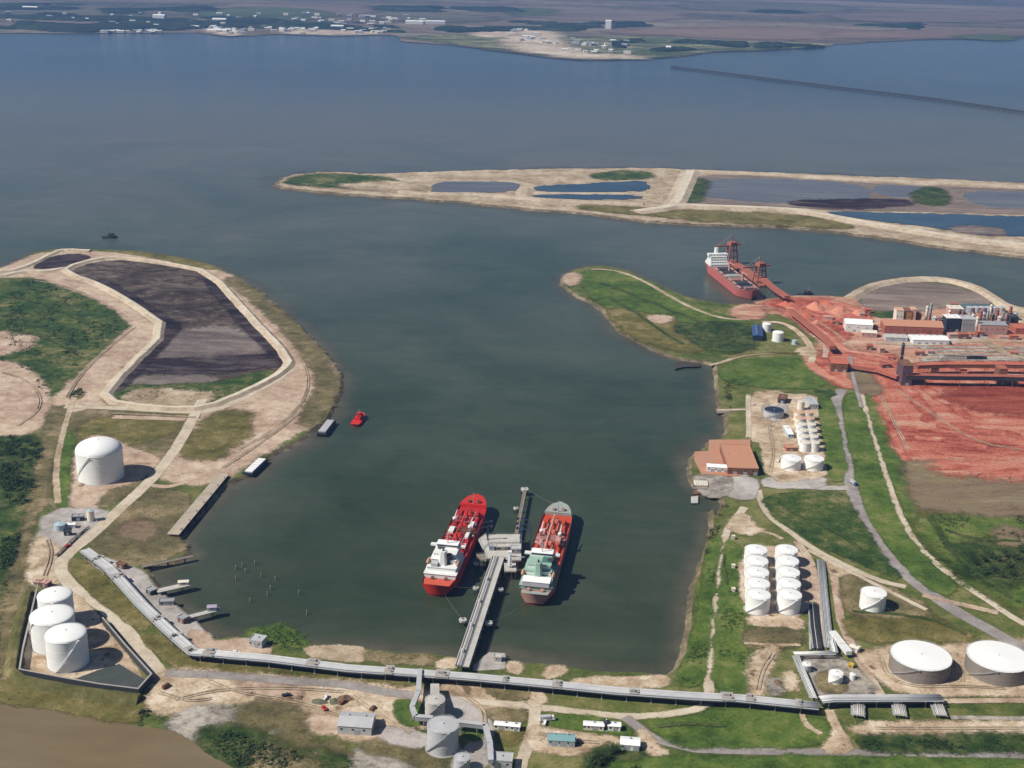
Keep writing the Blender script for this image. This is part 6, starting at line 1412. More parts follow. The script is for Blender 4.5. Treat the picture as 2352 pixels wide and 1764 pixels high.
def tug(label, p, rz, L=26, B=8.4, hull=m_shipred, house=m_shipwhite, group=None, cat='tug', name='tugboat'):
    t = thing(name, label, cat, (p.x, p.y, 0), rz, group)
    st = hull_mesh(L, B, 2.6, 1.3, .8, .34, n=20)
    mb = MB(); lofted(mb, st, -.3, 1); obj('hull', mb, hull, t, True)
    mb = MB(); deckmesh(mb, st, -.2); obj('deck', mb, hull, t)
    boxp('deckhouse', (L * .08, 0, 3.8), (L * .42, B * .58, 2.8), hull, t); w_ = boxp('wheelhouse', (L * .14, 0, 6.4), (L * .17, B * .42, 2.4), house, t); boxp('bridge_window', (L * .14, 0, 6.8), (L * .175, B * .425, .8), m_glass, w_)
    mb = MB(); mb.lathe((-L * .06, 0, 5.2), [(.9, 0), (.8, 3), (.3, 3.1)], 12); obj('funnel', mb, hull, t)
    mb = MB(); mb.tube([(L * .1, 0, 7.5), (L * .1, 0, 12)], .14, 6); obj('mast', mb, m_lgrey, t)
    mb = MB(); mb.tube([(st[0][0] - .1, -B * .36, 2), (st[0][0] - .1, B * .36, 2)], .4, 6); obj('fender', mb, m_rubber, t)
    return t
tug('small bright red workboat alone in the slip off the sandy peninsula', W('X', 823, 962), R(82), 30, 9.6, house=m_shipred, name='workboat', cat='boat')
tug('small dark boat in the bay beyond the dark pond peninsula', W('A', 700, 118), R(5), 24, 8, hull=m_dark, house=m_dark, cat='boat', name='workboat')
platform('wharf', 'pale shore wharf behind the red plant ground', WL('K', [(1110, 800), (1230, 792), (1450, 800), (1460, 835), (1120, 835)], LZ), LZ + .4, 1.5, mat=m_pinkdust, cat='wharf', rail=False, npile=12)
tug('dark purple tug tied to the pale shore wharf', W('K', 1290, 775), R(10), 24, 8, hull=m_navy, house=m_rust)

# ---------------------------------------------------------------- causeway over the bay
def causeway():
    pts = WL('Q', [(690, 285), (960, 318), (1230, 352), (1500, 385), (1700, 408), (1850, 427), (2212, 480), (2700, 560)], 6)
    o = pts[0]; P_ = [Vector((p.x - o.x, p.y - o.y, 0)) for p in pts]
    t = thing('causeway_bridge', 'long dark low causeway bridge crossing the open bay at upper right', 'bridge', (o.x, o.y, 0))
    mb = MB(); mp_ = MB()
    for a, b in zip(P_, P_[1:]):
        up = Vector((0, 0, 4.4)); mb.beam(a + up - Vector((0, 0, .9)), b + up - Vector((0, 0, .9)), 11, 3.4)
        n_ = (b - a).normalized(); n_ = Vector((n_.y, -n_.x, 0))
        for s in (-1, 1): mp_.beam(a + up + n_ * s * 5.8 + Vector((0, 0, 1.1)), b + up + n_ * s * 5.8 + Vector((0, 0, 1.1)), .35, .9)
    obj('deck', mb, paint('old_causeway_concrete', (.055, .06, .065), .9), t); obj('parapet', mp_, m_dark, t)
    L = sum((b - a).length for a, b in zip(P_, P_[1:])); nb = 90; acc = 0; marks = [L * (i + .5) / nb for i in range(nb)]; first = None
    for a, b in zip(P_, P_[1:]):
        l = (b - a).length; d = (b - a).normalized()
        while marks and marks[0] <= acc + l:
            p = a + d * (marks.pop(0) - acc)
            if first is None:
                mb = MB(); mb.box((0, 0, 1.6), (1.6, 9, .6))
                for y in (-4, 0, 4): mb.tube([(0, y, -2), (0, y, 1.3)], .8, 6)
                first = obj('pier', mb, m_grey, t); q = first
            else: q = first.copy(); COL.objects.link(q); q.parent = t
            q.location = (p.x, p.y, 0); q.rotation_euler = (0, 0, math.atan2(d.y, d.x))
        acc += l
causeway()
# ================================================================== PLANT ON THE RED GROUND
def heap(label, p, r, h, mat, name='ore_heap', cat='heap', group=None, seed=0):
    t = MB(); n = 28; vs = [(0, 0, h)]; rings = 7
    for k in range(1, rings + 1):
        f = k / rings
        for i in range(n):
            a = 2 * math.pi * i / n; d = 1 + .28 * mnoise.noise(Vector((math.cos(a) * 1.3, math.sin(a) * 1.3, seed + f * 2)))
            vs.append((r * f * d * math.cos(a) * 1.3, r * f * d * math.sin(a) * .85, h * (1 - f) ** 1.15 * (1 + .25 * mnoise.noise(Vector((math.cos(a) * 2, math.sin(a) * 2, seed + k)))) - (.3 if k == rings else 0)))
    fs = [(0, 1 + i, 1 + (i + 1) % n) for i in range(n)]
    for k in range(rings - 1):
        for i in range(n): a = 1 + k * n; fs.append((a + i, a + n + i, a + n + (i + 1) % n, a + (i + 1) % n))
    t.add(vs, fs); o = obj(name, t, mat, None, False); o.location = (p.x, p.y, LZ); o.rotation_euler = (0, 0, seed * 1.7); return tag(o, label, cat, group)
m_ore = paint('red_ore', (.48, .14, .085), .95, dirt=.6, dirtcol=(.34, .10, .07), scale=.2, streak=False)
m_orepink = paint('pink_ore', (.56, .23, .155), .95, dirt=.5, dirtcol=(.42, .16, .11), scale=.2, streak=False)
m_soil = paint('dug_soil', (.17, .11, .07), .95, dirt=.6, dirtcol=(.10, .06, .04), scale=.4, streak=False)
m_greenish = paint('grey_green_soil', (.14, .14, .09), .95, dirt=.6, scale=.4, streak=False)
for i, (t_, x, y, r, h, m_, l_) in enumerate((('K', 1120, 890, 15, 8, m_ore, 'bright red ore heap at the foot of the dock conveyor'), ('K', 1380, 920, 14, 9, m_orepink, 'large pink ore heap nearest the pale shore wharf'),
        ('K', 1640, 960, 15, 9, m_orepink, 'long pink ore heap left of the white dome shed'), ('K', 1810, 980, 9, 6, m_orepink, 'small pink heap furthest right of the ore heaps'), ('K', 1300, 1010, 12, 6, m_ore, 'low red heap between the two conveyors'),
        ('K', 1500, 880, 10, 5, m_ore, 'low red heap behind the pink heaps'), ('K', 1400, 1070, 9, 4, m_orepink, 'small pink heap along the slanting red conveyor'))):
    heap(l_, W(t_, x, y), r, h, m_, group='heaps of red ore', seed=i)
for i, (t_, x, y, r, h, m_, l_) in enumerate((('C', 1835, 1225, 4, 1.6, m_soil, 'dark dug-soil heap at the left of the dirt ground'), ('C', 1905, 1215, 3, 1.4, m_soil, 'small brown heap beside the dark dug-soil heap'), ('C', 2030, 1240, 5, 1.4, m_greenish, 'grey-green soil heap in the dirt ground'),
        ('S', 160, 600, 5.5, 2, m_soil, 'long brown soil heap behind the large pale shed'), ('S', 235, 590, 3, 1.4, m_soil, 'small brown soil heap behind the large pale shed'), ('S', 40, 620, 4, 1.5, m_greenish, 'greenish soil heap left of the long brown soil heap'), ('C', 1595, 1190, 3.5, 1.2, m_soil, 'small dark heap below the grey road'),
        ('E', 650, 1120, 4, 1.5, m_soil, 'dark heap on the bare patch left of the white slanting pipe rack'), ('C', 1750, 1430, 4.5, 1.2, m_greenish, 'pale heap in the dry field left of the shed'))):
    heap(l_, W(t_, x, y), r, h, m_, name='soil_heap', group='heaps of dug soil', seed=20 + i)

building('storage_shed', 'large bright white storage shed on the red plant ground', W('L', 520, 700), 32, 22, 10, R(-6), wall=m_shipwhite, roof=m_whiteroof, rise=4, doors=2)
building('storage_shed', 'smaller pinkish white shed in front of the large bright white shed', W('L', 630, 765), 18, 12, 6, R(-6), wall=m_pinkdust, roof=m_cream, rise=2, doors=1)
building('process_building', 'very long orange-roofed building in the middle of the red plant', W('L', 1060, 735), 70, 24, 12, R(-2), wall=m_reddust, roof=m_orange, rise=5, doors=6, wins=9)
building('process_tower', 'peach block tower behind the left half of the long orange roof', W('L', 925, 640), 9, 14, 19, R(-2), wall=m_cream, roof=m_peach, rise=0, doors=1, wins=2)
building('process_tower', 'brown block tower behind the long orange roof between two peach towers', W('L', 1010, 640), 8, 14, 18, R(-2), wall=paint('ochre_sheet', (.42, .22, .08), .7), roof=m_rust, rise=0, doors=1, wins=2)
building('process_tower', 'narrow peach tower right of the brown tower behind the orange roof', W('L', 1065, 640), 5, 14, 20, R(-2), wall=m_peach, roof=m_peach, rise=0, doors=1, wins=1)
building('process_tower', 'small brown tower behind the right half of the orange roof', W('L', 1125, 640), 6, 10, 14, R(-2), wall=m_rust, roof=m_rust, rise=0, doors=1, wins=1)
building('warehouse', 'long low white warehouse in front of the orange-roofed building', W('L', 1235, 825), 43, 22, 6, R(1), wall=m_shipwhite, roof=m_whiteroof, rise=2, doors=5, wins=0)
building('warehouse', 'low greyish white shed left of the long low white warehouse', W('L', 900, 800), 26, 16, 5, R(-3), wall=m_lgrey, roof=m_pconc, rise=1.5, doors=2, wins=0)
building('power_house', 'white and navy block at the left of the crowded plant towers', W('L', 1460, 700), 17, 16, 17, R(2), wall=m_navy, roof=m_whiteroof, rise=0, doors=2, wins=4)
building('process_building', 'grey block with dark columns in the crowded plant', W('L', 1615, 700), 17, 20, 16, R(2), wall=m_grey, roof=m_lgrey, rise=0, doors=2, wins=4)
building('process_building', 'broad pink-walled building at the right of the crowded plant', W('L', 1870, 730), 34, 18, 12, R(0), wall=m_pinkdust, roof=m_grey, rise=0, doors=3, wins=5)
building('process_building', 'dark block at the far right of the crowded plant', W('L', 2085, 660), 9, 16, 13, R(0), wall=m_dark, roof=m_dark, rise=0, doors=1, wins=2)
building('process_building', 'tan block behind the crowded plant towers', W('L', 1500, 540), 17, 18, 9, R(0), wall=m_pinkdust, roof=m_cream, rise=0, doors=2, wins=3)
building('process_building', 'small dark brown block in front of the grey block of the plant', W('L', 1585, 785), 12, 9, 6, R(0), wall=m_rust, roof=m_reddust, rise=0, doors=1, wins=1)
building('transfer_house', 'red transfer house with dark open underside where the conveyors meet the road', W('L', 320, 1100), 18, 22, 10, R(-8), wall=m_rust, roof=m_redpink if 'm_redpink' in globals() else m_ore, rise=1.5, doors=2, wins=2)
building('process_building', 'red block at the right edge of the photo behind the dark block', W('L', 2180, 720), 22, 22, 7, R(0), wall=m_reddust, roof=m_ore, rise=0, doors=1, wins=2)
def column(label, p, r, h, mat, name='process_column', group='tall vessels in the crowded plant'):
    t = thing(name, label, 'vessel', (p.x, p.y, LZ), 0, group)
    mb = MB(); mb.lathe((0, 0, 0), [(r, 0), (r, h), (r * .7, h + r * .5), (.1, h + r * .7)], 16); obj('shell', mb, mat, t, True)
    mb = MB()
    for k in (.45, .95): mb.lathe((0, 0, h * k), [(r + .9, 0), (r + .9, .15)], 16)
    obj('platform_ring', mb, m_galv, t)
    mb = MB(); mb.tube([(r + .3, 0, h), (r + .3, 0, 1), (r + 3, 0, 1)], .3, 6); obj('pipe', mb, m_lgrey, t)
    return t
rnd = random.Random(11)
cols_ = [(1400, 640), (1440, 600), (1540, 620), (1570, 640), (1600, 600), (1640, 620), (1680, 640), (1690, 580), (1760, 590), (1790, 560), (1830, 600), (1860, 560), (1890, 590), (1930, 560), (1960, 600), (1990, 570), (1720, 690), (1360, 690), (1340, 620), (1300, 600), (1250, 560), (1210, 590), (2030, 640), (2060, 560), (2110, 560)]
for i, (x, y) in enumerate(cols_):
    k = i % 5
    column(['slim grey process column among the plant blocks', 'pale process column among the plant blocks', 'dark process column among the plant blocks', 'rust-red process column among the plant blocks', 'stout light grey vessel among the plant blocks'][k],
           W('L', x, y + 40), [1.3, 1.6, 1.5, 1.8, 3.2][k], rnd.uniform(11, 22) if k < 4 else 9, [m_grey, m_cream, m_dark, m_reddust, m_lgrey][k])
for i in range(6):
    tank('small_tank', ['first', 'second', 'third', 'fourth', 'fifth', 'sixth'][i] + ' from the left of a row of small grey tanks behind the crowded plant', W('L', 1660 + 62 * i, 520), 5.2, 7, shell=m_lgrey if i % 2 else m_grey, roof=m_lgrey, rings=0, stair=False, rail=False, n=24, group='row of small grey tanks behind the plant')
slabs('ore_conveyor', 'rear long red conveyor gallery crossing the plant to the right edge', WL('L', [(1120, 1085), (1400, 1075), (1980, 1075), (2400, 1085)], LZ + 8), 7, 10, mat=m_ore, wall=m_rust, sp=24, hh=4, legs=m_rust)
slabs('ore_conveyor', 'front long dark-sided conveyor gallery along the top of the red mud', WL('L', [(1000, 1185), (1400, 1195), (1980, 1200), (2400, 1215)], LZ + 8), 8, 10, mat=m_reddust, wall=m_dark, sp=22, hh=4.5, legs=m_rust)
slabs('ore_conveyor', 'short red conveyor from the tall dark stacker tower to the transfer house', WL('L', [(930, 1180), (700, 1100), (420, 1060)], LZ + 6), 5, 6, mat=m_ore, wall=m_reddust, sp=22, hh=3, legs=m_rust)
building('transfer_tower', 'tall dark purple stacker tower at the left end of the long conveyors', W('L', 985, 1235), 11, 22, 22, R(0), wall=paint('dark_purple_steel', (.11, .07, .085), .7, dirt=.5), roof=m_rust, rise=0, doors=1, wins=2)
column('thin dark stack rising behind the tall dark stacker tower', W('L', 958, 1060), 1.5, 26, m_dark, name='stack', group=None)
building('transfer_tower', 'dark red tower towards the right end of the long conveyors', W('L', 1960, 1240), 9, 14, 18, R(0), wall=m_rust, roof=m_reddust, rise=0, doors=1, wins=2)
# rail wagons on the sidings
def wagon(label, p, rz, mat):
    t = thing('rail_wagon', label, 'rail wagon', (p.x, p.y, LZ + .7), rz, 'rail wagons standing on the plant siding')
    mb = MB(); mb.box((0, 0, 2.2), (14, 3, 2.6)); mb.box((0, 0, .8), (15, 2.4, .3)); obj('body', mb, mat, t)
    for x in (-5, 5): mb = MB(); mb.box((x, 0, .3), (2.8, 2.2, .6)); obj('bogie', mb, m_dark, t)
    return t
for i in range(11):
    wagon('pale hopper wagon coupled in the line on the plant siding' if i < 7 else 'dark hopper wagon coupled in the line on the plant siding', W('L', 1425 + i * 34, 1000 + (0 if i < 7 else 2)), 0, m_pconc if i < 7 else m_navy)
def track(name, pts):
    t = MB(); q = resample([Vector((p.x, p.y, 0)) for p in pts], False, 30); o = q[0].copy(); nr = normals(q, False)
    for s in (-.75, .75):
        for i in range(len(q) - 1): t.beam(q[i] + nr[i] * s - o + Vector((0, 0, .75)), q[i + 1] + nr[i + 1] * s - o + Vector((0, 0, .75)), .15, .18)
    x = obj(name, t, m_rust); x.location = (o.x, o.y, LZ); return tag(x, None, None, None, 'structure')
for y in (880, 915, 950, 985, 1005):
    pts = WL('L', [(1150, y + 12), (1500, y), (1900, y + 3), (2400, y + 10)]); strip('railway', pts, 5, g_gravel, fw=3, wob=.2); track('railway_track', pts)
strip('track', WL('L', [(450, 960), (470, 1180), (520, 1350), (560, 1500)]), 3, g_asph)
strip('road', WL('L', [(1750, 790), (1900, 870), (2050, 960), (2300, 1000)]), 9, g_sand, fw=4)
strip('road', WL('L', [(700, 830), (1000, 850), (1400, 845), (1750, 800), (2300, 820)]), 8, g_pink, fw=4)
strip('track', WL('L', [(200, 870), (420, 920), (700, 960), (950, 1020)]), 6, g_redpink, fw=4)
# scattered small plant pieces
bits = [(700, 690), (760, 720), (620, 620), (1180, 780), (1480, 780), (1700, 770), (1760, 760), (2000, 790), (2100, 800), (640, 900), (760, 930), (860, 1000), (1150, 960), (1250, 940), (2100, 950), (800, 1080), (1300, 1140), (1600, 1150), (1500, 460), (560, 560), (620, 530), (300, 640), (220, 590)]
for i, (x, y) in enumerate(bits):
    building('plant_hut', ['small rust-brown plant hut on the dusty red ground', 'small pinkish plant hut on the dusty red ground', 'small brick-red plant hut on the dusty red ground'][i % 3], W('L', x, y), rnd.uniform(6, 11), rnd.uniform(5, 8), rnd.uniform(3, 6), R(rnd.uniform(-15, 15)), wall=[m_rust, m_pinkdust, m_reddust][i % 3],
             roof=[m_reddust, m_pinkdust, m_ore][i % 3], rise=0 if i % 2 else 1, doors=1, wins=1, extras=False, group='small huts scattered over the plant')

# ================================================================== VEGETATION
m_leaf = []
for nm, c1, c2 in (('dark_foliage', (.012, .032, .010), (.045, .075, .022)), ('olive_foliage', (.035, .050, .016), (.09, .10, .035)), ('green_foliage', (.022, .058, .012), (.07, .12, .03))):
    m, n, b = _new(nm); g = n.nodes.new('ShaderNodeNewGeometry')
    f = _noise(n, g.outputs['Position'], .35, 4, .7); n.links.new(_ramp(n, f, [(.3, c1), (.7, c2)]), b.inputs['Base Color']); b.inputs['Roughness'].default_value = .8; b.inputs['Specular IOR Level'].default_value = .2
    m_leaf.append(m)
def leafclump(mb, c, r, h, n, rnd, sz=.9):
    for _ in range(n):
        while True:
            q = Vector((rnd.uniform(-1, 1), rnd.uniform(-1, 1), rnd.uniform(-.6, 1)))
            if q.length < 1: break
        if rnd.random() < .6: q = q.normalized() * rnd.uniform(.75, 1)
        p = Vector(c) + Vector((q.x * r, q.y * r, q.z * h)); s = sz * rnd.uniform(.6, 1.4)
        nv = (q + Vector((rnd.uniform(-.8, .8), rnd.uniform(-.8, .8), rnd.uniform(0, 1)))).normalized(); x = nv.orthogonal().normalized(); y = nv.cross(x)
        mb.add([p - x * s, p - y * s * .7, p + x * s, p + y * s * .7], [(0, 1, 2, 3)])
def inpoly(x, y, q):
    c = False; n = len(q)
    for i in range(n):
        a, b = q[i], q[(i + 1) % n]
        if (a.y > y) != (b.y > y) and x < (b.x - a.x) * (y - a.y) / (b.y - a.y) + a.x: c = not c
    return c
def scatter(q, n, rnd, clump=0.0, size=25):
    xs = [p.x for p in q]; ys = [p.y for p in q]; out = []
    tries = 0
    while len(out) < n and tries < n * 40:
        tries += 1; x, y = rnd.uniform(min(xs), max(xs)), rnd.uniform(min(ys), max(ys))
        if not inpoly(x, y, q): continue
        if clump and mnoise.noise(Vector((x / size, y / size, 2.2))) < clump * rnd.uniform(-.2, 1): continue
        out.append((x, y))
    return out
rv = random.Random(5)
def shrubs(name, polys, mat, hmin, hmax, clump=.3, sz=.8):
    mb = MB()
    for q, n in polys:
        for x, y in scatter(q, n, rv, clump):
            r = rv.uniform(hmin, hmax); leafclump(mb, (x, y, LZ + r * .35), r, r * .7, 9, rv, sz * r * .45)
    o = obj(name, mb, mat); return tag(o, None, None, None, 'stuff')
shrubs('marsh_shrubs', [(WL('A', [(0, 430), (200, 390), (420, 470), (600, 560), (740, 640), (760, 700), (600, 850), (460, 960), (330, 1080), (280, 1140), (240, 1050), (120, 950), (0, 905)]), 900),
    (WL('B', [(0, 40), (220, 30), (270, 80), (230, 260), (180, 420), (80, 480), (0, 480)]), 500), (WL('B', [(0, 500), (100, 490), (150, 500), (90, 850), (0, 1100)]), 260)], m_leaf[0], .9, 2.2)
shrubs('scrub', [(WL('C', [(1310, 1440), (1420, 1410), (1700, 1500), (1900, 1570), (2212, 1640), (2400, 1700), (1500, 1700), (1400, 1600)]), 500), (WL('D', [(1560, 1570), (1700, 1540), (1860, 1590), (1850, 1680), (1500, 1690)]), 170),
    (WL('E', [(1130, 1490), (1400, 1480), (2300, 1480), (2300, 1535), (1300, 1545)]), 260), (WL('C', [(830, 1390), (880, 1300), (960, 1290), (900, 1400)]), 40)], m_leaf[0], .7, 1.7)
shrubs('field_shrubs', [(WL('F', [(1640, 1090), (2300, 1060), (2400, 1600), (2150, 1640), (1900, 1450), (1700, 1270)]), 700), (WL('G', [(590, 705), (800, 700), (940, 710), (940, 780), (800, 830), (740, 790)]), 260), (WL('F', [(270, 140), (330, 110), (420, 230), (300, 300)]), 60),
    (WL('F', [(260, 280), (350, 290), (350, 400), (290, 380)]), 50), (WL('F', [(230, 1000), (330, 1000), (260, 1200), (180, 1350)]), 90)], m_leaf[1], .8, 2.0)
shrubs('green_point_shrubs', [(WL('G', [(170, 460), (330, 460), (470, 510), (620, 600), (780, 660), (620, 690), (400, 620), (250, 560)]), 350), (WL('A', [(700, 1170), (1000, 1070), (1350, 1080), (1700, 1000), (1500, 1130), (1250, 1200)]), 120),
    (WL('E', [(230, 200), (260, 300), (190, 1000), (150, 1130), (20, 1120), (110, 850), (180, 500)]), 200), (WL('E', [(320, 250), (420, 300), (430, 900), (470, 1170), (250, 1170), (300, 600)]), 220), (WL('B', [(1600, 1250), (1800, 1200), (1920, 1330), (1780, 1360)]), 120)], m_leaf[2], .6, 1.5)
def tree(label, p, h, r, leaf, group):
    t = thing('tree', label, 'tree', (p.x, p.y, LZ), rv.uniform(0, 6), group)
    mb = MB(); mb.tube([(0, 0, -.3), (.1, 0, h * .35), (.05, .1, h * .75)], [.28, .2, .08], 7)
    for k in range(5): a = k * 1.26; mb.tube([(.1, 0, h * (.3 + .07 * k)), (math.cos(a) * r * .6, math.sin(a) * r * .6, h * (.55 + .06 * k))], [.11, .04], 5)
    obj('trunk', mb, m_wood, t)
    mb = MB()
    for k in range(7):
        a = k * .9 + rv.random(); d = r * rv.uniform(.2, .7); leafclump(mb, (d * math.cos(a), d * math.sin(a), h * rv.uniform(.5, .85)), r * .5, r * .42, 26, rv, r * .13)
    obj('crown', mb, leaf, t); return t
tproto = [tree('dark rounded tree in the scrub at the bottom right of the dirt lot', W('U', 1280, 1270), 6, 3.4, m_leaf[0], 'trees in the bottom scrub'), None]
for x, y in ((1220, 1240), (1330, 1240), (1400, 1180), (1180, 1300), (1250, 1330), (1460, 1160)):
    p = W('U', x, y); dup(tproto[0], (p.x, p.y, LZ), x * .1)
tl = tree('dark rounded tree in the dark wood at the left edge of the photo', W('B', 60, 120), 7, 4.2, m_leaf[0], 'trees in the left wood')
for x, y in ((120, 90), (180, 60), (40, 220), (150, 160), (210, 140), (100, 300), (30, 350), (190, 330), (140, 420), (230, 90), (80, 40), (60, 420)):
    p = W('B', x, y); dup(tl, (p.x, p.y, LZ), x * .3)
tg = tree('dark green tree in the damp hollow at the right edge beyond the pale track', W('F', 1990, 1340), 7, 4.0, m_leaf[0], 'trees in the right hollow')
for x, y in ((1900, 1380), (1950, 1360), (2040, 1360), (2090, 1330), (2150, 1350), (2190, 1300), (2010, 1420), (2060, 1460), (1960, 1440), (2110, 1400), (1880, 1350), (2130, 1450)):
    p = W('F', x, y); dup(tg, (p.x, p.y, LZ), x * .3)
tm = tree('lone dark bush-like tree on the sand beside the pond dyke', W('A', 490, 1125), 5, 3.5, m_leaf[0], 'bushes on the sand beside the dyke'); 
for x, y in ((465, 1140), (510, 1110)): p = W('A', x, y); dup(tm, (p.x, p.y, LZ), 1)
for x, y in ((365, 205), (365, 390), (365, 540)):
    building('well_head', 'tiny pale post-like box in the grass strip left of the ten white tanks', W('E', x, y), 2.2, 2.2, 2.2, 0, wall=m_cream, roof=m_cream, rise=0, doors=0, wins=0, extras=False, group='pale boxes in the grass strip')

# ================================================================== FAR SHORE
FZ = 1.5
def farlumps(name, areas, mat, zmul=1.0):
    mb = MB()
    for (t_, pts, n, a, b) in areas:
        q = WL(t_, pts, FZ)
        for x, y in scatter(q, n, rv, .8, 300):
            r = rv.uniform(a, b); h = rv.uniform(7, 13) * zmul; m_ = 7; vs = [(x, y, FZ + h)]; k2 = rv.uniform(.3, .8)
            for f, zz in ((.6, .8), (1.0, -.1)):
                for i in range(m_):
                    an = 6.283 * i / m_; d = r * f * rv.uniform(.7, 1.2); vs.append((x + d * math.cos(an) * 1.6, y + d * math.sin(an) * k2 * 2, FZ + h * zz))
            fs = [(0, 1 + i, 1 + (i + 1) % m_) for i in range(m_)] + [(1 + i, 1 + m_ + i, 1 + m_ + (i + 1) % m_, 1 + (i + 1) % m_) for i in range(m_)]
            mb.add(vs, fs)
    o = obj(name, mb, mat); return tag(o, None, None, None, 'stuff')
m_farw = ground_mat('far_woods', [(0, (.008, .018, .010)), (.5, (.018, .034, .016)), (1, (.045, .06, .03))], 0.003, 0.02, 0.1, feather=0)
farlumps('far_woodland', [('O', [(0, 70), (180, 60), (420, 70), (700, 85), (760, 100), (760, 135), (420, 138), (0, 138)], 900, 25, 60), ('O', [(760, 85), (950, 75), (1150, 85), (1330, 100), (1330, 128), (1000, 120), (780, 125)], 420, 22, 50),
    ('O', [(1330, 100), (1600, 100), (1750, 120), (2000, 120), (2212, 110), (2212, 135), (1900, 145), (1700, 140), (1350, 125)], 420, 20, 45), ('Q', [(0, 95), (300, 105), (560, 95), (560, 115), (200, 135), (0, 125)], 260, 22, 50), ('O', [(1580, 30), (2000, 30), (2212, 36), (2212, 50), (1600, 50)], 160, 40, 90),
    ('Q', [(420, 190), (600, 165), (820, 180), (1000, 180), (1000, 205), (820, 215), (700, 225), (500, 225)], 330, 12, 26), ('Q', [(1060, 190), (1330, 192), (1330, 206), (1060, 212)], 120, 12, 26), ('Q', [(1080, 45), (1210, 45), (1210, 62), (1080, 60)], 70, 40, 80), ('Q', [(1480, 110), (1740, 105), (1740, 128), (1480, 125)], 90, 30, 60),
    ('O', [(0, 20), (300, 15), (300, 40), (0, 45)], 120, 40, 90), ('O', [(400, 40), (700, 40), (900, 30), (900, 50), (500, 60)], 160, 30, 70)], m_farw)
for t_, pts, mt in (('O', [(0, 40), (200, 30), (420, 40), (420, 70), (100, 75)], 'a'), ('O', [(900, 20), (1500, 10), (1600, 60), (1150, 75)], 'b'), ('O', [(1600, 55), (1950, 60), (2150, 90), (1700, 95)], 'a'), ('Q', [(0, 40), (700, 50), (700, 90), (100, 85)], 'b'),
                    ('Q', [(400, 140), (900, 120), (1500, 125), (1400, 170), (1000, 165), (600, 150)], 'p'), ('Q', [(1400, 140), (2100, 130), (2300, 150), (1480, 170)], 'p'), ('Q', [(700, 20), (1300, 10), (1500, 50), (900, 50)], 'a'), ('Q', [(1350, 60), (2212, 55), (2212, 90), (1500, 95)], 'b'),
                    ('Q', [(1980, 158), (2130, 152), (2150, 170), (2000, 170)], 'g'), ('Q', [(60, 35), (130, 40), (130, 70), (50, 65)], 'g'), ('O', [(860, 60), (1100, 30), (1400, 50), (1300, 90), (1000, 80)], 'g')):
    mm = {'a': ground_mat('field_a', [(0, (.07, .08, .05)), (1, (.15, .135, .10))], .001, .004, .02, stretch=(.5, 2, 1)), 'b': ground_mat('field_b', [(0, (.12, .095, .08)), (1, (.20, .16, .13))], .001, .004, .02, stretch=(.5, 2, 1)),
          'p': ground_mat('field_p', [(0, (.14, .10, .08)), (1, (.23, .165, .125))], .001, .004, .02, stretch=(.5, 2, 1)), 'g': ground_mat('field_g', [(0, (.05, .075, .03)), (1, (.10, .13, .06))], .001, .004, .02)}[mt]
    FS(t_, pts, 'field', mm, fw=90, jit=90)
FARB = [('X', 367, 46, 60, 40, 24, 'round-looking white block standing above the dark woods at the far upper left', m_shipwhite), ('X', 952, 55, 90, 30, 14, 'left one of two long white roofs in the far town', m_shipwhite), ('X', 1000, 55, 100, 30, 14, 'right one of two long white roofs in the far town', m_shipwhite),
        ('X', 1397, 66, 30, 30, 40, 'isolated white tower on the far land right of the town', m_shipwhite), ('X', 1535, 115, 22, 18, 14, 'white block in the marshy point of the far shore', m_shipwhite), ('X', 775, 66, 60, 34, 14, 'white block low beside the shore of the far town', m_cream),
        ('X', 505, 50, 70, 30, 14, 'pale long block behind the left part of the far town', m_cream), ('X', 71, 22, 80, 40, 14, 'pale block at the far upper left corner', m_cream), ('X', 500, 72, 90, 50, 7, 'low pale block on the bare sand of the far shore', m_cream)]
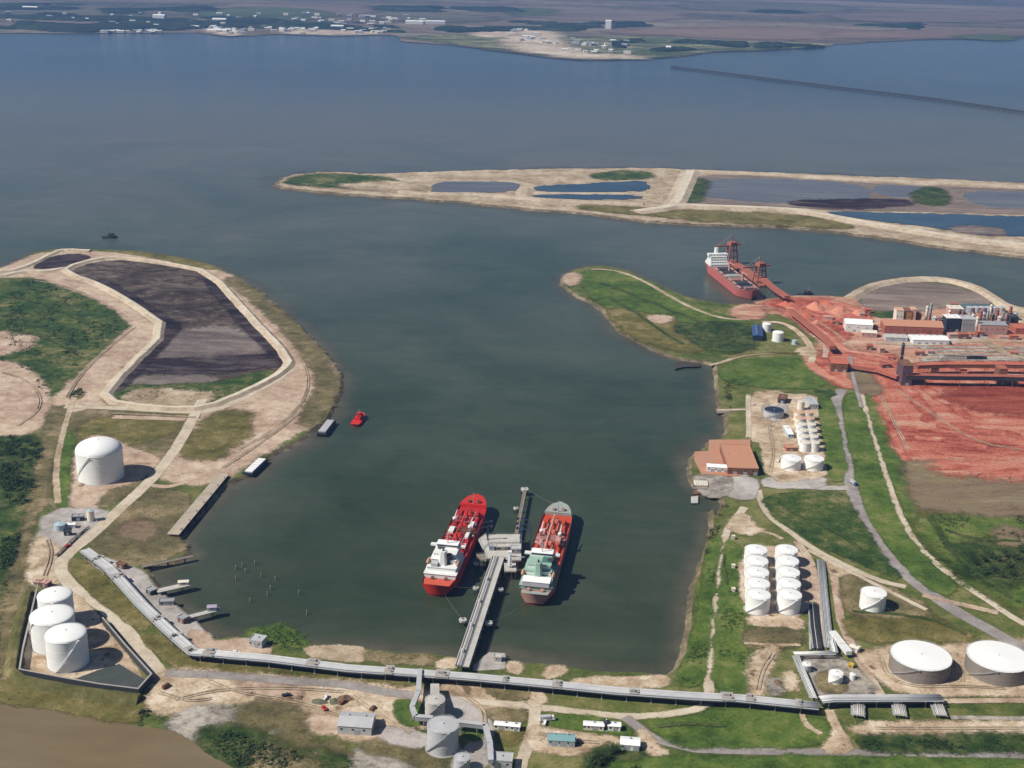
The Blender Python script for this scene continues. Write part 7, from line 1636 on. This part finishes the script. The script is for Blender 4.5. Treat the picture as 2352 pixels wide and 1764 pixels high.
for (t_, x, y, a, b, h, l_, mt) in FARB:
    building('far_building', l_, W(t_, x, y, FZ), a, b, h, R(rv.uniform(-8, 8)), wall=mt, roof=m_whiteroof, rise=4, doors=0, wins=0, z=FZ, extras=False)
fb = None
spots = []
for (t_, pts, n) in (('O', [(780, 118), (1000, 120), (1350, 128), (1700, 130), (1700, 148), (1300, 147), (1000, 150)], 60), ('O', [(1350, 60), (1700, 60), (1900, 90), (1500, 118), (1300, 100)], 42), ('Q', [(0, 125), (160, 135), (160, 200), (0, 190)], 18), ('Q', [(160, 165), (520, 180), (500, 245), (250, 240)], 26), ('O', [(400, 138), (700, 137), (700, 143), (420, 143)], 26), ('O', [(20, 60), (700, 60), (1400, 60), (1400, 100), (700, 120), (20, 100)], 34)):
    spots += [(x, y) for x, y in scatter(WL(t_, pts, FZ), n, rv)]
for i, (x, y) in enumerate(spots):
    if fb is None or i % 3 == 0:
        k = (i // 3) % 3
        fb = building('town_building', ['tiny cream building of the hazy town on the far shore', 'tiny whitish building of the hazy town on the far shore', 'tiny grey building of the hazy town on the far shore'][k], Vector((x, y, 0)), rv.uniform(14, 32), rv.uniform(12, 20), rv.uniform(6, 12), R(rv.uniform(-20, 20)),
                      wall=[m_cream, m_pconc, m_grey][k], roof=[m_pconc, m_shipwhite, m_grey][k], rise=3, doors=0, wins=0, z=FZ, extras=False, group='buildings of the far town')
    else: dup(fb, (x, y, FZ), rv.uniform(-.4, .4))
# ------------------------------------------------------------------ haze
def haze():
    mb = MB(); mb.box((0, 38500, 229), (79000, 84000, 462))
    m = bpy.data.materials.new('haze'); m.use_nodes = True
    n = m.node_tree; n.nodes.remove(n.nodes['Principled BSDF'])
    v = n.nodes.new('ShaderNodeVolumePrincipled'); v.inputs['Color'].default_value = (.24, .46, 1.0, 1)
    v.inputs['Density'].default_value = 5.4e-5; v.inputs['Anisotropy'].default_value = 0.2
    n.links.new(v.outputs[0], n.nodes['Material Output'].inputs['Volume'])
    o = obj('haze', mb, m); tag(o, None, None, None, 'stuff')
haze()
